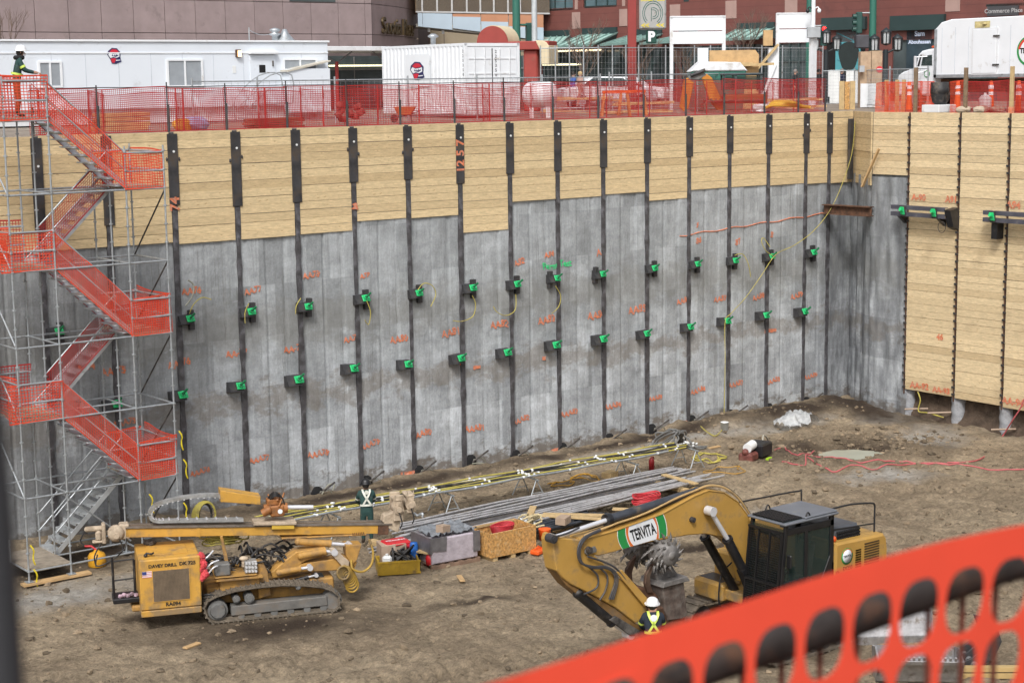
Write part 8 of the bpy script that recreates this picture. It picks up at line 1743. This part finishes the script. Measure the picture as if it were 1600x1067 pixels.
for x in (pr[9][0]+.75, x0+5.9, x0+7.2):
    for y in (.1, 2.1): q = MB(); q.cyl((x, y, .5), (x, y+.3, .5), .5, n=24); w_ = q.build('wheel', hose_k, tk); q = MB(); q.cyl((x, y-.01, .5), (x, y+.02, .5), .27, n=16); q.build('rim', galv, w_)
q = MB(); q.box(cx0-1.2, x0+9, .5, 2.0, .7, 1.2); q.build('truck_frame', rust, tk)
# cones, barrel, jug by the right wall
def at_r(px, D): return G(px, D)
cone = thing('traffic_cone', 'orange tube cone with white bands left of the timber post, by the truck wheel', 'traffic cone', G(1421, 58), 0, 'orange cones by the truck')
q = MB(); q.lathe([(.13, .06), (.1, .5), (.07, 1.05), (.05, 1.12), (.001, 1.12)], n=14); q.build('cone', orange_pl, cone); q = MB(); q.box(-.2, .2, -.2, .2, 0, .06, bev=.02); q.build('base', hose_k, cone); q = MB()
for z in (.62, .85): q.lathe([(.098, z), (.088, z+.12)], n=14)
q.build('white_band', white, cone)
for px, D, lab in ((1497, 58, 'orange cone between the black barrel and the middle timber post'), (1549, 57, 'orange tube cone right of the white jug'), (1592, 57, 'orange tube cone right of the yellow timber post')): dup(cone, G(px, D), label=lab)
q = MB(); q.lathe([(.001, 0), (.26, 0), (.3, .12), (.33, .35), (.33, .4), (.345, .42), (.345, .6), (.33, .62), (.33, .8), (.3, .82), (.001, .8)], n=20); solo('barrel', q, hose_k, 'black plastic barrel standing behind the red fence on the right wall', 'barrel', G(1468, 54.5)+Vector((0, 0, .28))); q = MB(); q.box(-.5, .5, -.4, .4, 0, .28, bev=.02); solo('barrel_stand', q, white_dirty, 'low pale platform under the black barrel', 'platform', G(1468, 54.5))
q = MB(); q.lathe([(.001, 0), (.2, 0), (.22, .08), (.22, .42), (.14, .5), (.05, .55), (.05, .6), (.001, .6)], n=16); solo('jug', q, pale_pl, 'white plastic jug on the ground near the right wall', 'jug', G(1540, 55)+Vector((0, 0, .1)))
for k, (px, lab) in enumerate(((1386, 'left one of three'), (1402, 'middle one of three'), (1412, 'right one of three'))): q = MB(); q.cbox((0, 0, .6), (.12, .1, 1.2), (0, .04*(k-1), 0)); solo('timber_stake', q, wood_new, 'upright pale timber stake before the truck wheel, '+lab, 'stake', G(px, 55.5), 0, 'pale stakes before the truck')
# things on the gravel behind the red fence
t = thing('propane_tank', 'large white cylindrical gas tank lying behind the red fence', 'gas tank', G(842, 56), math.atan2(r3.y, r3.x)); q = MB(); R_ = .47; n_ = 14; q.lathe([(.001, -.62), (R_*.6, -.56), (R_*.9, -.42), (R_, -.25), (R_, .35), (R_*.9, .5), (R_*.6, .62), (.001, .68)], (0, 0, .85), 24, 'x'); q.build('tank', white, t); q = MB(); q.box(-.35, -.2, -.3, .3, 0, .4); q.box(.25, .4, -.3, .3, 0, .4); q.build('saddle', white_dirty, t)
t = thing('wheelbarrow', 'orange wheelbarrow in front of the white container', 'wheelbarrow', G(632, 54), math.atan2(r3.y, r3.x)); q = MB(); q.prism([(-.35, .35), (.3, .35), (.62, .75), (-.62, .75)], -.35, .35, 'y', .03); q.build('tray', mat('dull_orange', (.45, .12, .03), .6), t); t.scale = (.62, .62, .72); q = MB(); q.cyl((-.6, -.05, .2), (-.6, .05, .2), .2, n=16); q.build('wheel', hose_k, t)
for y in (-.25, .25): q = MB(); q.tube([(-.6, y*.3, .2), (.2, y, .38), (1.1, y, .6)], .022, 6); q.tube([(.3, y, .36), (.35, y, 0)], .02, 6); q.build('handle', steel_raw, t)
lum = [(900, 62, 3.2, .5, .35, 'stack of pale lumber right of the white gas tank'), (1000, 58, 2.4, .3, .25, 'low pile of boards by the sawhorses on the street'), (1235, 58, 2.6, .3, .5, 'low heap of pale boards between the small excavator and the mast')]
for px, D, L_, h_, w_, lab in lum:
    t = thing('lumber_stack', lab, 'lumber', G(px, D), math.atan2(r3.y, r3.x)+.1)
    for i in range(6): q = MB(); q.cbox((random.uniform(-.3, .3), -.3+.2*(i % 3), .12+h_*(i//3)), (L_*random.uniform(.8, 1), .18, .09), (0, random.uniform(-.04, .06), random.uniform(-.08, .08))); q.build('board', wood_new, t)
th_ = thing('sawhorse', 'orange wooden sawhorse behind the red fence, left one of two', 'sawhorse', G(962, 54), math.atan2(r3.y, r3.x), 'wooden sawhorses on the street'); q = MB(); q.box(-.5, .5, -.06, .06, .85, .95); q.build('top_bar', orange_pl, th_)
for x in (-.42, .42):
    for e in (-1, 1): q = MB(); q.beam((x, 0, .88), (x+.1*(1 if x > 0 else -1), e*.3, 0), .09, .04); q.build('leg', mat('orange_wood', (.5, .2, .06), .7), th_)
dup(th_, G(988, 55), label='orange wooden sawhorse behind the red fence, right one of two')
heap_m = mat('brown_orange_earth', (.3, .14, .07), .9, 0, .3, 4)
for px, D, rx, h_, lab, m_ in ((185, 56, .8, .55, 'brown board stack behind the red fence, left of the first trailer window', plywood), (545, 54, .5, .65, 'heap of dull red and brown rags by the container', mat('dull_red_rags', (.22, .06, .05), .9, 0, .6, 6)), (425, 53, .9, .3, 'low red brown crate beneath the trailer door', mat('red_brown_box', (.28, .1, .06), .8))):
    q = MB()
    if 'heap' in lab:
        for i in range(14): q.ball((random.uniform(-rx, rx)*.8, random.uniform(-.3, .3), random.uniform(.1, h_)), (.13, .13, .11), 7, 5, .5)
        solo('rag_heap', q, m_, lab, 'heap', G(px, D))
    else:
        for i in range(4): q.cbox((random.uniform(-.05, .05), 0, h_*(i+.5)/4), (rx*2, .7, h_/4-.02), (0, random.uniform(-.02, .02), 0), .01)
        solo('board_stack', q, m_, lab, 'boards', G(px, D))
q = MB(); q.ball((0, 0, .15), (.45, .3, .25), 9, 6, .4); solo('blue_tarp', q, mat('pale_blue_tarp', (.3, .4, .6), .5), 'crumpled pale blue tarp on the ground under the trailer window', 'tarp', G(303, 53.5)); q = MB(); q.ball((0, 0, .12), (.3, .3, .22), 9, 6, .3); solo('yellow_bag', q, mat('yellow_bag', (.6, .3, .03), .6), 'small orange yellow sack left of the pale blue tarp', 'sack', G(282, 53.5))
q = MB()
for k in range(5): q.tube(smooth_pts([(-.75+.05*k, -.1+.05*k, .1), (-.4, .05*k, .17+.03*k), (.4, -.03*k, .15+.03*k), (1.0-.08*k, .05*k, .08)], 5), .06, 7)
solo('strap_bundle', q, mat('yellow_strap', (.6, .38, .03), .6, 0, .2, 6), 'bundle of yellow lifting straps on the wall top right of the small excavator', 'straps', G(1226, 50.5)+Vector((0, 0, .1)), math.atan2(r3.y, r3.x))
q = MB(); q.box(-.25, .25, -.04, .04, 0, .62, bev=.05)
solo('sandbag_pile', MB().ball((0, 0, .15), (.6, .3, .2), 9, 6, .4), white_dirty, 'white sandbags at the fence foot between the mast and the small excavator', 'sandbags', G(1190, 52))
q = MB()
for i in range(5): q.ball((-1.2+.6*i, random.uniform(-.1, .1), .12), (.3, .2, .13), 9, 6, .3)
solo('sandbag_pile', q, mat('tan_sandbag', (.4, .33, .25), .85), 'pale sandbags behind the red fence, right of the black barrel', 'sandbags', G(1560, 55.5), math.atan2(r3.y, r3.x))
# cars parked across the street
def car(px, D, rz, label):
    t = thing('parked_car', label, 'car', G(px, D, .0), rz, 'white cars across the street')
    prof = [(-2.2, .35), (2.2, .35), (2.25, .7), (2.1, .9), (1.2, 1.0), (.6, 1.45), (-.9, 1.5), (-1.6, 1.05), (-2.2, .95)]; q = MB(); q.prism(prof, -.85, .85, 'y', .1); q.build('body', white, t)
    q = MB(); q.prism([(1.05, 1.02), (.55, 1.4), (-.85, 1.44), (-1.4, 1.06)], -.86, .86); q.build('side_glass', glass_dk, t)
    for x in (-1.4, 1.4):
        for y in (-.87, .65): q = MB(); q.cyl((x, y, .33), (x, y+.22, .33), .33, n=18); w_ = q.build('wheel', hose_k, t); q = MB(); q.cyl((x, y-.01, .33), (x, y+.23, .33), .19, n=12); q.build('rim', galv, w_)
    return t
a_ = math.atan2(r3.y, r3.x)
car(948, 80, a_+.2, 'white car with curved roof left of the red sign post'); car(975, 88, a_-.3, 'white car half hidden by the red sign post')
# bare trees on the pavement
bark = mat('grey_brown_bark', (.17, .12, .095), .9, 0, .3, 6)
def tree(px, D, h_, label, seed):
    rnd = random.Random(seed); t = thing('bare_tree', label, 'tree', G(px, D), 0, 'bare street trees'); q = MB(); q.tube([(0, 0, 0), (.03, .02, h_*.3), (0, .05, h_*.55)], [.07, .05, .035], 7); q.build('trunk', bark, t); q = MB()
    def br(p, d, L_, r, n_):
        e = p+d*L_; m_ = (p+e)/2+Vector((rnd.uniform(-.05, .05), rnd.uniform(-.05, .05), .03)); q.tube([p, m_, e], [r, r*.8, r*.55], 4, False)
        if n_ > 0:
            for k in range(3): dd = (d+Vector((rnd.uniform(-.6, .6), rnd.uniform(-.6, .6), rnd.uniform(.0, .5)))).normalized(); br(p.lerp(e, rnd.uniform(.45, 1)), dd, L_*rnd.uniform(.55, .8), r*.6, n_-1)
    for k in range(9): a = 2*pi*k/9; z = h_*(.25+.04*k); br(Vector((0, 0, z)), Vector((.5*cos(a), .5*sin(a), .85)).normalized(), h_*.25, .024, 3)
    q.build('branches', bark, t)
tree(912, 82, 4.2, 'bare thin tree in front of the lit awning', 1); tree(1000, 84, 3.3, 'bare bush like tree right of the red sign post', 2); tree(1072, 80, 3.2, 'bare tree under the left blank billboard', 3); tree(1168, 82, 4.6, 'tall bare tree between the two blank billboards', 4); tree(10, 70, 4.4, 'bare branches rising behind the left end of the trailer', 5)
# people on the far pavement
def walker(px, D, pyhead, cloth, label, hat, rz):
    J = stand(0, (1, 0, 0), 'down', 1.74, .25); zf = H(pyhead, px, D)-1.74; p = G(px, D, max(0, zf)); 
    t, b_ = person(p, rz, J, RAD, label, cloth, hat=('hair', hat))
dkc = mat('dark_jacket', (.02, .022, .025), .85); hr1 = mat('grey_hair', (.2, .18, .17), .9); hr2 = mat('blond_hair', (.5, .36, .18), .9)
walker(1242, 84, 111, dkc, 'pedestrian in dark jacket left of the white mast', hr1, -1.2); walker(1279, 83, 109, dkc, 'pedestrian in dark coat right of the white mast', MATS['dark_hair'], -2.2); walker(1288, 82, 112, mat('red_jacket', (.25, .06, .06), .85), 'pedestrian in dull red jacket by the street lamp', hr1, -.5); walker(1315, 82, 110, mat('navy_jacket', (.02, .025, .06), .85), 'pedestrian in navy coat in front of the teal poster', hr1, -1.5)
walker(906, 79, 122, mat('pink_top', (.5, .3, .25), .85), 'blond pedestrian passing the lit awning', hr2, -.4); walker(895, 79.5, 126, mat('blue_top', (.05, .12, .4), .85), 'pedestrian in blue beside the blond one', MATS['dark_hair'], -.4)
for px, D, lab in ((1303, 80, 'white notice board under the teal poster, left one'), (1331, 80, 'white notice board under the teal poster, right one')): q = MB(); q.box(-.3, .3, -.03, .03, 0, H(110, px, D), bev=.01); solo('notice_board', q, pale_pl, lab, 'notice board', G(px, D), a_)
SC.cycles.use_denoising = True
